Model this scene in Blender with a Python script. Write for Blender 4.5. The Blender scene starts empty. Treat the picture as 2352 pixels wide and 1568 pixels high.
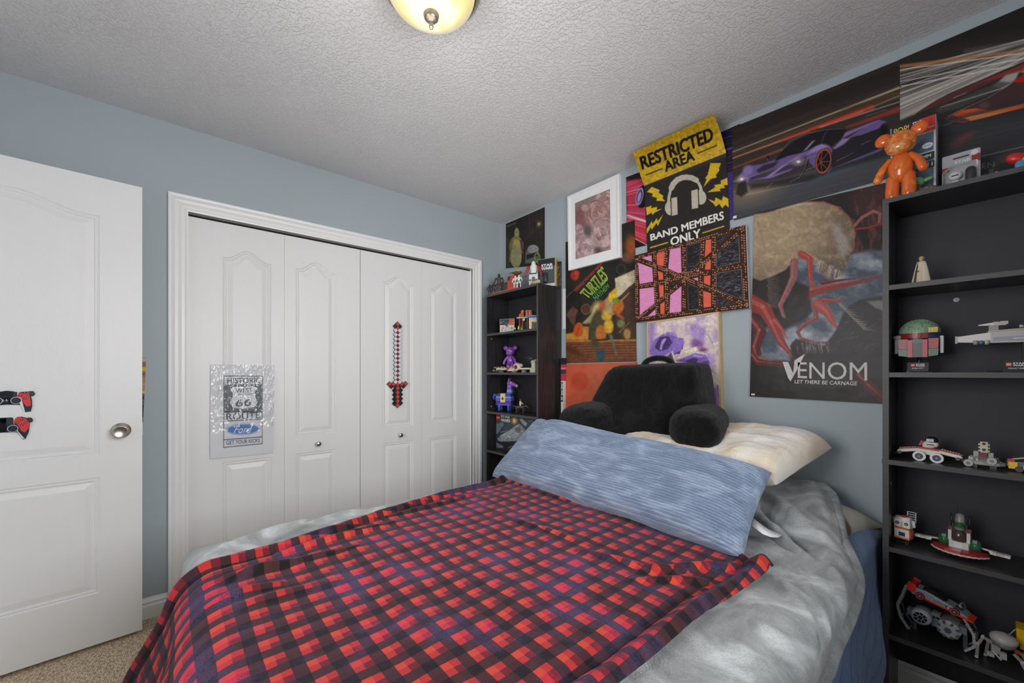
import bpy, bmesh, math, random
import numpy as np
from mathutils import Vector, Matrix, geometry

random.seed(7); np.random.seed(7)
sc = bpy.context.scene
PI = math.pi

# ------------------------------------------------------------------ camera
F_PX, Y_H, YAW = 928.2186, 855.3977, 49.5515
CAM = np.array([2.6466, -2.1448, 1.1932])
cam_d = bpy.data.cameras.new('camera'); cam = bpy.data.objects.new('camera', cam_d)
sc.collection.objects.link(cam); sc.camera = cam
cam_d.sensor_fit = 'HORIZONTAL'; cam_d.sensor_width = 36.0
cam_d.lens = F_PX / 2352 * 36.0
cam_d.shift_y = (Y_H - 784) / 2352
cam_d.clip_start = 0.02
cam.location = CAM
cam.rotation_euler = (math.radians(90), 0, math.radians(YAW))

# ------------------------------------------------------------------ view
sc.view_settings.view_transform = 'Standard'
sc.view_settings.look = 'None'
sc.view_settings.gamma = 1.0
sc.view_settings.use_curve_mapping = False
sc.view_settings.exposure = 0.17

# ------------------------------------------------------------------ world
world = bpy.data.worlds.new('daylight'); sc.world = world; world.use_nodes = True
wn = world.node_tree
for n in list(wn.nodes): wn.nodes.remove(n)
bg = wn.nodes.new('ShaderNodeBackground'); bg.inputs[0].default_value = (0.92, 0.95, 1.0, 1); bg.inputs[1].default_value = 1.0
wo = wn.nodes.new('ShaderNodeOutputWorld'); wn.links.new(bg.outputs[0], wo.inputs[0])

# ------------------------------------------------------------------ lights
def area_light(name, loc, rot, sx, sy, power, col, spread=180):
    d = bpy.data.lights.new(name, 'AREA'); d.shape = 'RECTANGLE'; d.size = sx; d.size_y = sy
    d.energy = power; d.color = col; d.spread = math.radians(spread)
    o = bpy.data.objects.new(name, d); sc.collection.objects.link(o)
    o.location = loc; o.rotation_euler = rot
    return o
RW, RD, RH = 3.06, 3.06, 2.44                 # room size
# daylight through the window in the east wall and an added south one that brightens the poster wall
area_light('window_daylight_east', (RW + 0.10, -1.50, 1.50), (0, math.radians(90), 0), 1.15, 1.5, 46, (1.0, 0.994, 0.985))
area_light('added_daylight_south', (1.75, -RD - 0.10, 1.50), (math.radians(90), 0, 0), 1.2, 1.15, 30, (1.0, 0.994, 0.985))
# the ceiling lamp
LAMP = (1.512, -1.512)
ld = bpy.data.lights.new('lamp_glow', 'POINT'); ld.energy = 1.3; ld.color = (1.0, 0.93, 0.82); ld.shadow_soft_size = 0.10
lo = bpy.data.objects.new('lamp_glow', ld); sc.collection.objects.link(lo); lo.location = (LAMP[0], LAMP[1], 2.24)

# ------------------------------------------------------------------ measuring: photo pixel -> point on a wall
_a = math.radians(YAW)
FV = np.array([-math.sin(_a), math.cos(_a)]); RV = np.array([math.cos(_a), math.sin(_a)])
def ray(u, v):
    d = FV + RV * (u - 1176) / F_PX
    return np.array([d[0], d[1], -(v - Y_H) / F_PX])
def on_x(u, v, x): d = ray(u, v); return CAM + d * ((x - CAM[0]) / d[0])
def on_y(u, v, y): d = ray(u, v); return CAM + d * ((y - CAM[1]) / d[1])
def on_z(u, v, z): d = ray(u, v); return CAM + d * ((z - CAM[2]) / d[2])
def project(P):
    w = P[..., :2] - CAM[:2]; t = w @ FV
    return 1176 + F_PX * (w @ RV) / t, Y_H - F_PX * (P[..., 2] - CAM[2]) / t

# ------------------------------------------------------------------ materials
def lin(c):
    if isinstance(c, str):
        c = c.lstrip('#'); c = [int(c[i:i+2], 16) / 255 for i in (0, 2, 4)]
    return tuple(((x / 12.92) if x <= 0.04045 else ((x + 0.055) / 1.055) ** 2.4) for x in c)
_mats = {}
def newmat(name):
    m = bpy.data.materials.new(name); m.use_nodes = True
    nt = m.node_tree; b = nt.nodes['Principled BSDF']
    return m, nt, b
def setin(b, k, v):
    if k in b.inputs: b.inputs[k].default_value = v
def N(nt, t, **kw):
    n = nt.nodes.new(t)
    for k, v in kw.items():
        if k.startswith('i_'):
            key = k[2:]; key = int(key) if key.isdigit() else key.replace('_', ' ')
            n.inputs[key].default_value = v
        else: setattr(n, k, v)
    return n
def L(nt, a, b): nt.links.new(a, b)
def mat(name, col, rough=0.5, metal=0.0, var=0.06, scale=30, bump=0.0, bscale=None, stretch=None, sheen=0.0, coat=0.0, spec=None, bdist=0.002):
    """principled surface whose tone is broken by procedural noise"""
    if name in _mats: return _mats[name]
    m, nt, b = newmat(name); c = lin(col)
    tc = N(nt, 'ShaderNodeTexCoord'); src = tc.outputs['Object']
    if stretch:
        mp = N(nt, 'ShaderNodeMapping'); mp.inputs['Scale'].default_value = stretch; L(nt, src, mp.inputs[0]); src = mp.outputs[0]
    no = N(nt, 'ShaderNodeTexNoise', i_Scale=scale, i_Detail=4.0); L(nt, src, no.inputs['Vector'])
    mx = N(nt, 'ShaderNodeMix', data_type='RGBA')
    mx.inputs[6].default_value = (*[x * (1 - var) for x in c], 1); mx.inputs[7].default_value = (*[min(1, x * (1 + var)) for x in c], 1)
    L(nt, no.outputs[0], mx.inputs[0]); L(nt, mx.outputs[2], b.inputs['Base Color'])
    setin(b, 'Roughness', rough); setin(b, 'Metallic', metal)
    if sheen: setin(b, 'Sheen Weight', sheen); setin(b, 'Sheen Roughness', 0.4)
    if coat: setin(b, 'Coat Weight', coat); setin(b, 'Coat Roughness', 0.08)
    if spec is not None: setin(b, 'Specular IOR Level', spec)
    if bump:
        nb = N(nt, 'ShaderNodeTexNoise', i_Scale=bscale or scale * 3, i_Detail=5.0); L(nt, src, nb.inputs['Vector'])
        bp = N(nt, 'ShaderNodeBump', i_Strength=bump, i_Distance=bdist); L(nt, nb.outputs[0], bp.inputs['Height']); L(nt, bp.outputs[0], b.inputs['Normal'])
    _mats[name] = m; return m
def P(col, rough=0.32):
    """glossy moulded plastic by colour"""
    return mat('plastic_' + col.strip('#') + ('' if rough == 0.32 else '_r%d' % int(rough * 100)), col, rough, var=0.04, scale=60)

# ------------------------------------------------------------------ mesh builder
class MB:
    def __init__(s): s.v = []; s.f = []; s.m = []; s.s = []; s.X = Matrix.Identity(4); s.mats = []
    def mi(s, m):
        if m is None: m = P('#888888')
        if isinstance(m, str): m = P(m)
        if m not in s.mats: s.mats.append(m)
        return s.mats.index(m)
    def add(s, vs, fs, m=None, smooth=False):
        o = len(s.v); X = s.X
        s.v += [tuple(X @ Vector(v)) for v in vs]
        k = s.mi(m)
        for f in fs: s.f.append([i + o for i in f]); s.m.append(k); s.s.append(smooth)
        return s
    def box(s, x0, y0, z0, x1, y1, z1, m=None):
        v = [(x, y, z) for x in (x0, x1) for y in (y0, y1) for z in (z0, z1)]
        return s.add(v, [(0, 1, 3, 2), (4, 6, 7, 5), (0, 4, 5, 1), (2, 3, 7, 6), (0, 2, 6, 4), (1, 5, 7, 3)], m)
    def cbox(s, c, d, m=None, rz=0, rx=0, ry=0):
        X = s.X; s.X = X @ Matrix.Translation(c) @ Matrix.Rotation(rz, 4, 'Z') @ Matrix.Rotation(ry, 4, 'Y') @ Matrix.Rotation(rx, 4, 'X')
        s.box(-d[0]/2, -d[1]/2, -d[2]/2, d[0]/2, d[1]/2, d[2]/2, m); s.X = X; return s
    def cyl(s, p0, p1, r0, r1=None, n=16, m=None, smooth=True, caps=True):
        p0 = Vector(p0); p1 = Vector(p1); r1 = r0 if r1 is None else r1
        d = (p1 - p0); q = d.to_track_quat('Z', 'Y'); L_ = d.length
        vs = []
        for k in range(n):
            a = 2 * PI * k / n; c, t = math.cos(a), math.sin(a)
            vs.append(p0 + q @ Vector((c * r0, t * r0, 0)))
        for k in range(n):
            a = 2 * PI * k / n; c, t = math.cos(a), math.sin(a)
            vs.append(p0 + q @ Vector((c * r1, t * r1, L_)))
        s.add(vs, [(k, (k + 1) % n, n + (k + 1) % n, n + k) for k in range(n)], m, smooth)
        if caps: s.add(vs, [list(range(n))[::-1], list(range(n, 2 * n))], m, False)
        return s
    def ell(s, c, r, m=None, n=20, k=12, R=None):
        if not hasattr(r, '__len__'): r = (r, r, r)
        c = Vector(c); vs = []; fs = []
        for j in range(k + 1):
            th = PI * j / k
            for i in range(n):
                ph = 2 * PI * i / n
                p = Vector((r[0] * math.sin(th) * math.cos(ph), r[1] * math.sin(th) * math.sin(ph), r[2] * math.cos(th)))
                if R is not None: p = R @ p
                vs.append(c + p)
        for j in range(k):
            for i in range(n):
                a, b = j * n + i, j * n + (i + 1) % n
                if j == 0: fs.append((a, a + n, b + n))
                elif j == k - 1: fs.append((a, a + n, b))
                else: fs.append((a, a + n, b + n, b))
        return s.add(vs, fs, m, True)
    def capsule(s, pts, rad, m=None, n=16, flat=1.0):
        """a limb of round cross-sections along points with rounded ends"""
        pts = [Vector(p) for p in pts]; out = []; R = []
        d0 = (pts[0] - pts[1]).normalized(); d1 = (pts[-1] - pts[-2]).normalized()
        for t in (1.0, .94, .75, .45): out.append(pts[0] + d0 * rad[0] * t); R.append(rad[0] * math.sqrt(max(0, 1 - t * t)) + 1e-5)
        for p, r in zip(pts, rad): out.append(p); R.append(r)
        for t in (.45, .75, .94, 1.0): out.append(pts[-1] + d1 * rad[-1] * t); R.append(rad[-1] * math.sqrt(max(0, 1 - t * t)) + 1e-5)
        return s.tube(out, R, m, n, caps=False, flat=flat)
    def tube(s, pts, rad, m=None, n=8, caps=True, smooth=True, flat=1.0):
        pts = [Vector(p) for p in pts]
        if not hasattr(rad, '__len__'): rad = [rad] * len(pts)
        vs = []; up = None
        for i, p in enumerate(pts):
            t = (pts[min(i + 1, len(pts) - 1)] - pts[max(i - 1, 0)]).normalized()
            if up is None:
                up = Vector((0, 0, 1)) if abs(t.z) < 0.9 else Vector((0, 1, 0))
            a = t.cross(up).normalized(); b = a.cross(t).normalized(); up = b
            for k in range(n):
                w = 2 * PI * k / n
                vs.append(p + a * (rad[i] * math.cos(w)) + b * (rad[i] * flat * math.sin(w)))
        fs = [(i * n + k, i * n + (k + 1) % n, (i + 1) * n + (k + 1) % n, (i + 1) * n + k) for i in range(len(pts) - 1) for k in range(n)]
        if caps: fs += [list(range(n))[::-1], list(range((len(pts) - 1) * n, len(pts) * n))]
        return s.add(vs, fs, m, smooth)
    def lathe(s, prof, m=None, n=32, c=(0, 0, 0), smooth=True):
        vs = [(c[0] + r * math.cos(2 * PI * k / n), c[1] + r * math.sin(2 * PI * k / n), c[2] + z) for r, z in prof for k in range(n)]
        fs = [(i * n + k, i * n + (k + 1) % n, (i + 1) * n + (k + 1) % n, (i + 1) * n + k) for i in range(len(prof) - 1) for k in range(n)]
        return s.add(vs, fs, m, smooth)
    def prism(s, poly, d0, d1, m=None, axis='y'):
        """polygon (a, b) extruded from d0 to d1 along axis"""
        n = len(poly)
        def p(a, b, d): return {'y': (a, d, b), 'z': (a, b, d), 'x': (d, a, b)}[axis]
        vs = [p(a, b, d0) for a, b in poly] + [p(a, b, d1) for a, b in poly]
        s.add(vs, [(k, (k + 1) % n, n + (k + 1) % n, n + k) for k in range(n)], m)
        tri = geometry.tessellate_polygon([[Vector((a, b, 0)) for a, b in poly]])
        s.add(vs, [tuple(t) for t in tri] + [tuple(i + n for i in t[::-1]) for t in tri], m)
        return s
    def brick(s, x, y, z, nx, ny, h, m, studs=True, u=0.008, face='z'):
        """building brick: nx by ny studs, h plates high, corner at x, y, z"""
        e = u * 0.02
        s.box(x + e, y + e, z + e, x + nx * u - e, y + ny * u - e, z + h * u * 0.4 - e, m)
        if studs:
            for i in range(nx):
                for j in range(ny):
                    cx, cy, cz = x + (i + .5) * u, y + (j + .5) * u, z + h * u * .4
                    s.cyl((cx, cy, cz - e), (cx, cy, cz + u * .21), u * .3, n=8, m=m, smooth=False)
        return s
    def studs_front(s, x0, x1, z0, z1, y, m, u=0.008):
        nx = max(1, round((x1 - x0) / u)); nz = max(1, round((z1 - z0) / u))
        for i in range(nx):
            for j in range(nz):
                cx = x0 + (i + .5) * (x1 - x0) / nx; cz = z0 + (j + .5) * (z1 - z0) / nz
                s.cyl((cx, y + .0004, cz), (cx, y - u * .2, cz), u * .3, n=8, m=m, smooth=False)
        return s
    def build(s, name, parent=None, bev=0, seg=2, subd=0, smooth_all=False, kind=None, label=None, bang=30):
        me = bpy.data.meshes.new(name); me.from_pydata(s.v, [], s.f)
        for m in s.mats: me.materials.append(m)
        me.polygons.foreach_set('material_index', s.m)
        me.polygons.foreach_set('use_smooth', [True] * len(s.f) if smooth_all else s.s)
        me.update(); bm = bmesh.new(); bm.from_mesh(me)
        if len(bm.verts) < 60000: bmesh.ops.remove_doubles(bm, verts=bm.verts, dist=1e-6)
        bmesh.ops.recalc_face_normals(bm, faces=bm.faces)
        bm.to_mesh(me); bm.free()
        o = bpy.data.objects.new(name, me); sc.collection.objects.link(o)
        if parent: o.parent = parent
        if bev:
            b = o.modifiers.new('bevel', 'BEVEL'); b.width = bev; b.segments = seg; b.limit_method = 'ANGLE'; b.angle_limit = math.radians(bang)
            b.harden_normals = False
        if subd:
            b = o.modifiers.new('sub', 'SUBSURF'); b.levels = subd; b.render_levels = subd
        if kind: o['kind'] = kind
        if label: o['label'] = label
        return o
def thing(name, label, cat, loc=(0, 0, 0), rz=0, group=None):
    o = bpy.data.objects.new(name, None); sc.collection.objects.link(o)
    o.empty_display_size = 0.05
    o.location = loc; o.rotation_euler = (0, 0, rz); o['label'] = label; o['category'] = cat
    if group: o['group'] = group
    return o
def tag(o, label, cat, group=None, kind=None):
    o['label'] = label; o['category'] = cat
    if group: o['group'] = group
    if kind: o['kind'] = kind
    return o
def dup(root, loc, rz=0, label=None):
    r = root.copy(); sc.collection.objects.link(r); r.location = loc; r.rotation_euler = (0, 0, rz)
    if label: r['label'] = label
    for ch in list(root.children):
        c = ch.copy(); sc.collection.objects.link(c); c.parent = r
        for g in ch.children:
            d = g.copy(); sc.collection.objects.link(d); d.parent = c
    return r
def wparent(o, p):
    """child given in world coordinates under an unrotated parent placed at p.location"""
    l = p.location
    o.data.transform(Matrix.Translation(-l)); o.parent = p; return o

# ------------------------------------------------------------------ lettering
_curves = {}
def glyphs(text, bold=0.0, shear=0.0, space=1.0):
    key = (text, bold, shear, space)
    if key in _curves: return _curves[key]
    cu = bpy.data.curves.new('t', 'FONT'); cu.body = text; cu.shear = shear; cu.space_character = space
    cu.resolution_u = 3
    o = bpy.data.objects.new('t', cu); sc.collection.objects.link(o)
    dg = bpy.context.evaluated_depsgraph_get(); me = bpy.data.meshes.new_from_object(o.evaluated_get(dg))
    v = np.array([p.co[:2] for p in me.vertices]) if len(me.vertices) else np.zeros((0, 2))
    wd, ht = (np.maximum(v.max(0) - v.min(0), 1e-6) + 2 * bold * .55) if len(v) else (1, 1)
    f = [tuple(p.vertices) for p in me.polygons]
    bpy.data.objects.remove(o); bpy.data.curves.remove(cu); bpy.data.meshes.remove(me)
    if len(v) and bold:
        offs = [(0, 0), (bold, 0), (-bold, 0), (bold * .7, bold * .7), (-bold * .7, bold * .7), (bold * .7, -bold * .7), (-bold * .7, -bold * .7)]
    else: offs = [(0, 0)]
    if len(v):
        b = bold * .55; v = (v - v.min(0) + b) / np.maximum(v.max(0) - v.min(0) + 2 * b, 1e-6)
    V = [v + np.array(o_) * .55 * sc_ for o_ in offs for sc_ in [np.array([1 / wd, 1 / ht])]] if len(v) else []
    _curves[key] = (V, f); return V, f
def fine(v, f, n=2):
    v = [tuple(p) for p in v]; f = [(q[0], q[i], q[i + 1]) for q in f for i in range(1, len(q) - 1)]
    for _ in range(n):
        mid = {}; g = []
        def m(a, b):
            k = (min(a, b), max(a, b))
            if k not in mid: mid[k] = len(v); v.append(tuple((v[a][i] + v[b][i]) / 2 for i in (0, 1)))
            return mid[k]
        for a, b, c in f: ab, bc, ca = m(a, b), m(b, c), m(c, a); g += [(a, ab, ca), (ab, b, bc), (ca, bc, c), (ab, bc, ca)]
        f = g
    return v, f
def text_quad(mb, text, tl, tr, br, bl, m, bold=0.0, shear=0.0, space=1.0):
    """text stretched over the quad of 3D corners"""
    V, f = glyphs(text, bold, shear, space)
    tl, tr, br, bl = [np.array(p, float) for p in (tl, tr, br, bl)]
    nrm = np.cross(br - bl, tl - bl); nrm = nrm / np.linalg.norm(nrm)   # the reading side
    for k, v in enumerate(V):
        s, t = v[:, :1], v[:, 1:]
        p = (bl * (1 - s) + br * s) * (1 - t) + (tl * (1 - s) + tr * s) * t + nrm * (k * .00007)
        mb.add([tuple(x) for x in p], f, m)
def text_box(mb, text, x0, z0, x1, z1, y, m, bold=0.0, shear=0.0):
    """text on a face that looks along -y"""
    text_quad(mb, text, (x0, y, z1), (x1, y, z1), (x1, y, z0), (x0, y, z0), m, bold, shear)

# ------------------------------------------------------------------ printed artwork: a fine grid carrying the printed colours
def _hash(ix, iy, seed):
    h = (ix.astype(np.int64) * 374761393 + iy.astype(np.int64) * 668265263 + seed * 1442695041) & 0x7fffffff
    h = ((h ^ (h >> 13)) * 1274126177) & 0x7fffffff
    return ((h ^ (h >> 16)) & 0xffff) / 65535.0
def vnoise(x, y, seed=0):
    ix, iy = np.floor(x), np.floor(y); fx, fy = x - ix, y - iy
    fx = fx * fx * (3 - 2 * fx); fy = fy * fy * (3 - 2 * fy)
    a = _hash(ix, iy, seed); b = _hash(ix + 1, iy, seed); c = _hash(ix, iy + 1, seed); d = _hash(ix + 1, iy + 1, seed)
    return (a * (1 - fx) + b * fx) * (1 - fy) + (c * (1 - fx) + d * fx) * fy
def fbm(x, y, seed=0, o=4):
    r = 0; a = .5
    for k in range(o): r = r + a * vnoise(x * 2 ** k, y * 2 ** k, seed + k * 17); a *= .5
    return r / (1 - .5 ** o)
def rgb(c):
    if isinstance(c, str): c = c.lstrip('#'); return np.array([int(c[i:i+2], 16) / 255 for i in (0, 2, 4)])
    return np.array(c, float)
class Art:
    def __init__(s, rows, nx, ny, base):
        """rows(t) -> (left point, right point) of the sheet at height t (0 top .. 1 bottom)"""
        T = np.linspace(0, 1, ny + 1); S = np.linspace(0, 1, nx + 1); s.nx, s.ny = nx, ny
        A = np.array([rows(t)[0] for t in T]); B = np.array([rows(t)[1] for t in T])
        s.P = A[:, None, :] * (1 - S[None, :, None]) + B[:, None, :] * S[None, :, None]
        s.U, s.V = project(s.P); s.S, s.T = np.meshgrid(S, T)
        s.C = np.ones(s.U.shape + (3,)) * rgb(base)
        s.soft = 1.2
    def mix(s, a, c):
        a = np.clip(a, 0, 1)[..., None]; s.C = s.C * (1 - a) + (rgb(c) if not isinstance(c, np.ndarray) else c) * a; return s
    def poly(s, pts, c, alpha=1.0, soft=None):
        soft = soft or s.soft; x, y = s.U, s.V; d = np.full(x.shape, 1e9); ins = np.zeros(x.shape, bool); n = len(pts)
        for i in range(n):
            x0, y0 = pts[i]; x1, y1 = pts[(i + 1) % n]
            ex, ey = x1 - x0, y1 - y0; wx, wy = x - x0, y - y0
            t = np.clip((wx * ex + wy * ey) / max(ex * ex + ey * ey, 1e-9), 0, 1)
            d = np.minimum(d, (wx - ex * t) ** 2 + (wy - ey * t) ** 2)
            cond = ((y0 > y) != (y1 > y)) & (x < (x1 - x0) * (y - y0) / ((y1 - y0) if y1 != y0 else 1e-9) + x0)
            ins ^= cond
        sd = np.sqrt(d) * np.where(ins, 1, -1)
        return s.mix(alpha * np.clip(.5 + sd / soft, 0, 1), c)
    def line(s, p0, p1, w0, w1, c, alpha=1.0, soft=None):
        soft = soft or s.soft; x, y = s.U, s.V
        ex, ey = p1[0] - p0[0], p1[1] - p0[1]; wx, wy = x - p0[0], y - p0[1]
        t = np.clip((wx * ex + wy * ey) / (ex * ex + ey * ey + 1e-9), 0, 1)
        d = np.hypot(wx - ex * t, wy - ey * t); w = (w0 + (w1 - w0) * t) / 2
        return s.mix(alpha * np.clip(.5 + (w - d) / soft, 0, 1), c)
    def path(s, pts, w, c, alpha=1.0, soft=None):
        n = len(pts) - 1
        for i in range(n):
            wa = w if not hasattr(w, '__len__') else w[0] + (w[1] - w[0]) * i / n
            wb = w if not hasattr(w, '__len__') else w[0] + (w[1] - w[0]) * (i + 1) / n
            s.line(pts[i], pts[i + 1], wa, wb, c, alpha, soft)
        return s
    def ell(s, c, rx, ry, col, rot=0, alpha=1.0, soft=None, ring=None):
        soft = soft or s.soft; a = math.radians(rot); dx, dy = s.U - c[0], s.V - c[1]
        px = dx * math.cos(a) + dy * math.sin(a); py = -dx * math.sin(a) + dy * math.cos(a)
        q = np.hypot(px / rx, py / ry); d = (1 - q) * min(rx, ry)
        if ring: d = ring / 2 - np.abs(d)
        return s.mix(alpha * np.clip(.5 + d / soft, 0, 1), col)
    def streaks(s, p0, vp, cols, n, seed, w=(.5, 3), ang=(0, 1), alpha=.8, length=(.3, 1), soft=2.0):
        pass
    def mottle(s, amp, sx, sy, seed=1, rot=0):
        a = math.radians(rot); x = s.U * math.cos(a) + s.V * math.sin(a); y = -s.U * math.sin(a) + s.V * math.cos(a)
        f = fbm(x / sx, y / sy, seed) - .5; s.C = np.clip(s.C * (1 + 2 * amp * f[..., None]), 0, 1); return s
    def noise(s, sx, sy, seed=1, rot=0, o=4):
        a = math.radians(rot); x = s.U * math.cos(a) + s.V * math.sin(a); y = -s.U * math.sin(a) + s.V * math.cos(a)
        return fbm(x / sx, y / sy, seed, o)
    def build(s, name, parent=None, rough=0.45, offset=None):
        nx, ny = s.nx, s.ny; me = bpy.data.meshes.new(name)
        P_ = s.P.reshape(-1, 3)
        idx = np.arange((nx + 1) * (ny + 1)).reshape(ny + 1, nx + 1)
        q = np.stack([idx[:-1, :-1], idx[1:, :-1], idx[1:, 1:], idx[:-1, 1:]], -1).reshape(-1, 4)
        me.vertices.add(len(P_)); me.vertices.foreach_set('co', P_.astype(np.float32).ravel())
        me.loops.add(q.size); me.loops.foreach_set('vertex_index', q.astype(np.int32).ravel())
        me.polygons.add(len(q)); me.polygons.foreach_set('loop_start', np.arange(0, q.size, 4, dtype=np.int32))
        me.update(calc_edges=True); me.validate()
        me.polygons.foreach_set('use_smooth', [True] * len(q))
        C = np.clip(s.C, 0, 1).reshape(-1, 3); C = np.where(C <= .04045, C / 12.92, ((C + .055) / 1.055) ** 2.4)
        at = me.color_attributes.new('print', 'FLOAT_COLOR', 'POINT')
        at.data.foreach_set('color', np.concatenate([C, np.ones((len(C), 1))], 1).astype(np.float32).ravel())
        me.materials.append(print_mat(rough))
        o = bpy.data.objects.new(name, me); sc.collection.objects.link(o)
        if parent: wparent(o, parent)
        return o
def print_mat(rough):
    key = 'printed_sheet_%d' % int(rough * 100)
    if key in _mats: return _mats[key]
    m, nt, b = newmat(key)
    at = N(nt, 'ShaderNodeAttribute', attribute_name='print'); L(nt, at.outputs['Color'], b.inputs['Base Color'])
    no = N(nt, 'ShaderNodeTexNoise', i_Scale=9.0, i_Detail=2.0); tc = N(nt, 'ShaderNodeTexCoord'); L(nt, tc.outputs['Object'], no.inputs['Vector'])
    bp = N(nt, 'ShaderNodeBump', i_Strength=0.25, i_Distance=0.01); L(nt, no.outputs[0], bp.inputs['Height']); L(nt, bp.outputs[0], b.inputs['Normal'])
    setin(b, 'Roughness', rough); setin(b, 'Specular IOR Level', 0.18)
    _mats[key] = m; return m
def wall_rows(y, tl, tr, br, bl):
    """sheet on the wall plane y = const from photo corners"""
    a, b, c, d = [on_y(*p, y) for p in (tl, tr, br, bl)]
    return lambda t: (a * (1 - t) + d * t, b * (1 - t) + c * t)
def sheet_text(mb, text, y, tl, tr, br, bl, m, bold=0.0, shear=0.0, space=1.0):
    text_quad(mb, text, *[on_y(*p, y) for p in (tl, tr, br, bl)], m, bold, shear, space)

# ================================================================== THE ROOM
M_WALL = mat('wall_paint_blue_grey', '#a6b1b7', 0.55, var=0.02, scale=3, bump=0.12, bscale=260, bdist=0.001)
M_TRIM = mat('trim_paint_white', '#ececec', 0.35, var=0.01, scale=8)
M_DOOR = mat('door_paint_white', '#e8e8e8', 0.38, var=0.015, scale=6, bump=0.35, bscale=90, stretch=(6, 6, .5), bdist=0.0012)
M_BLACK = mat('dark_gap', '#0c0c0d', 0.9)
def ceiling_mat():
    m, nt, b = newmat('ceiling_knockdown_texture')
    tc = N(nt, 'ShaderNodeTexCoord'); o = tc.outputs['Object']
    setin(b, 'Roughness', 0.75); b.inputs['Base Color'].default_value = (*lin('#dadadb'), 1)
    wz = N(nt, 'ShaderNodeTexNoise', i_Scale=20.0, i_Detail=2.0); L(nt, o, wz.inputs['Vector'])
    mx = N(nt, 'ShaderNodeMix', data_type='RGBA'); mx.inputs[0].default_value = 0.03; L(nt, o, mx.inputs[6]); L(nt, wz.outputs['Color'], mx.inputs[7])
    n1 = N(nt, 'ShaderNodeTexNoise', i_Scale=84.0, i_Detail=3.0, i_Roughness=0.55); L(nt, mx.outputs[2], n1.inputs['Vector'])
    r1 = N(nt, 'ShaderNodeMapRange', interpolation_type='SMOOTHSTEP'); r1.inputs[1].default_value = 0.47; r1.inputs[2].default_value = 0.56; L(nt, n1.outputs[0], r1.inputs[0])
    n2 = N(nt, 'ShaderNodeTexNoise', i_Scale=5.0, i_Detail=2.0); L(nt, o, n2.inputs['Vector'])
    r2 = N(nt, 'ShaderNodeMapRange'); r2.inputs[1].default_value = 0.3; r2.inputs[2].default_value = 0.6; r2.inputs[3].default_value = 0.55; L(nt, n2.outputs[0], r2.inputs[0])
    mu = N(nt, 'ShaderNodeMath', operation='MULTIPLY'); L(nt, r1.outputs[0], mu.inputs[0]); L(nt, r2.outputs[0], mu.inputs[1])
    bp = N(nt, 'ShaderNodeBump', i_Strength=0.85, i_Distance=0.0020); L(nt, mu.outputs[0], bp.inputs['Height']); L(nt, bp.outputs[0], b.inputs['Normal'])
    return m
def carpet_mat():
    m, nt, b = newmat('beige_loop_carpet')
    tc = N(nt, 'ShaderNodeTexCoord'); mp = N(nt, 'ShaderNodeMapping'); mp.inputs['Scale'].default_value = (1, 1.6, 1); L(nt, tc.outputs['Object'], mp.inputs[0])
    mp.inputs['Rotation'].default_value = (0, 0, 0.15)
    v = N(nt, 'ShaderNodeTexVoronoi', i_Scale=85.0); L(nt, mp.outputs[0], v.inputs['Vector']); v.inputs['Randomness'].default_value = 0.55
    cr = N(nt, 'ShaderNodeValToRGB'); cr.color_ramp.elements[0].color = (*lin('#ecd8ba'), 1); cr.color_ramp.elements[1].color = (*lin('#a48c6e'), 1)
    cr.color_ramp.elements[0].position = 0.25; cr.color_ramp.elements[1].position = 0.75
    L(nt, v.outputs['Distance'], cr.inputs[0]); L(nt, cr.outputs[0], b.inputs['Base Color']); setin(b, 'Roughness', 0.95)
    iv = N(nt, 'ShaderNodeMath', operation='SUBTRACT'); iv.inputs[0].default_value = 1.0; L(nt, v.outputs['Distance'], iv.inputs[1])
    bp = N(nt, 'ShaderNodeBump', i_Strength=0.9, i_Distance=0.005); L(nt, iv.outputs[0], bp.inputs['Height']); L(nt, bp.outputs[0], b.inputs['Normal'])
    return m
def struct(name, mb, parent=None, **k):
    return mb.build(name, parent, kind=None if parent else 'structure', **k)
T = 0.12
struct('floor', MB().box(-T, -RD - T, -0.1, RW + T, T, 0, carpet_mat()))
struct('ceiling', MB().box(-T, -RD - T, RH, RW + T, T, RH + 0.1, ceiling_mat()))
struct('wall_north', MB().box(-T, 0, 0, RW + T, T, RH, M_WALL))
OY0, OY1, OZ = -2.068, -0.298, 2.018           # closet opening
w = MB()
w.box(-T, -RD - T, 0, 0, OY0, RH, M_WALL); w.box(-T, OY1, 0, 0, 0, RH, M_WALL); w.box(-T, OY0, OZ, 0, OY1, RH, M_WALL)
struct('wall_west', w)
E0, E1, EZ0, EZ1 = -2.25, -0.75, 0.92, 2.08    # east window
w = MB(); w.box(RW, -RD - T, 0, RW + T, E0, RH, M_WALL); w.box(RW, E1, 0, RW + T, 0, RH, M_WALL)
w.box(RW, E0, 0, RW + T, E1, EZ0, M_WALL); w.box(RW, E0, EZ1, RW + T, E1, RH, M_WALL)
struct('wall_east', w)
S0, S1 = 1.15, 2.35                            # added unseen south window, door opening from DX0 to DX1
DX0, DX1, DZ = 0.20, 0.965, 2.05
w = MB(); y0, y1 = -RD - T, -RD
w.box(-T, y0, 0, DX0, y1, RH, M_WALL); w.box(DX0, y0, DZ, DX1, y1, RH, M_WALL); w.box(DX1, y0, 0, S0, y1, RH, M_WALL)
w.box(S0, y0, 0, S1, y1, EZ0, M_WALL); w.box(S0, y0, EZ1, S1, y1, RH, M_WALL); w.box(S1, y0, 0, RW + T, y1, RH, M_WALL)
struct('wall_south', w)
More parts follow.
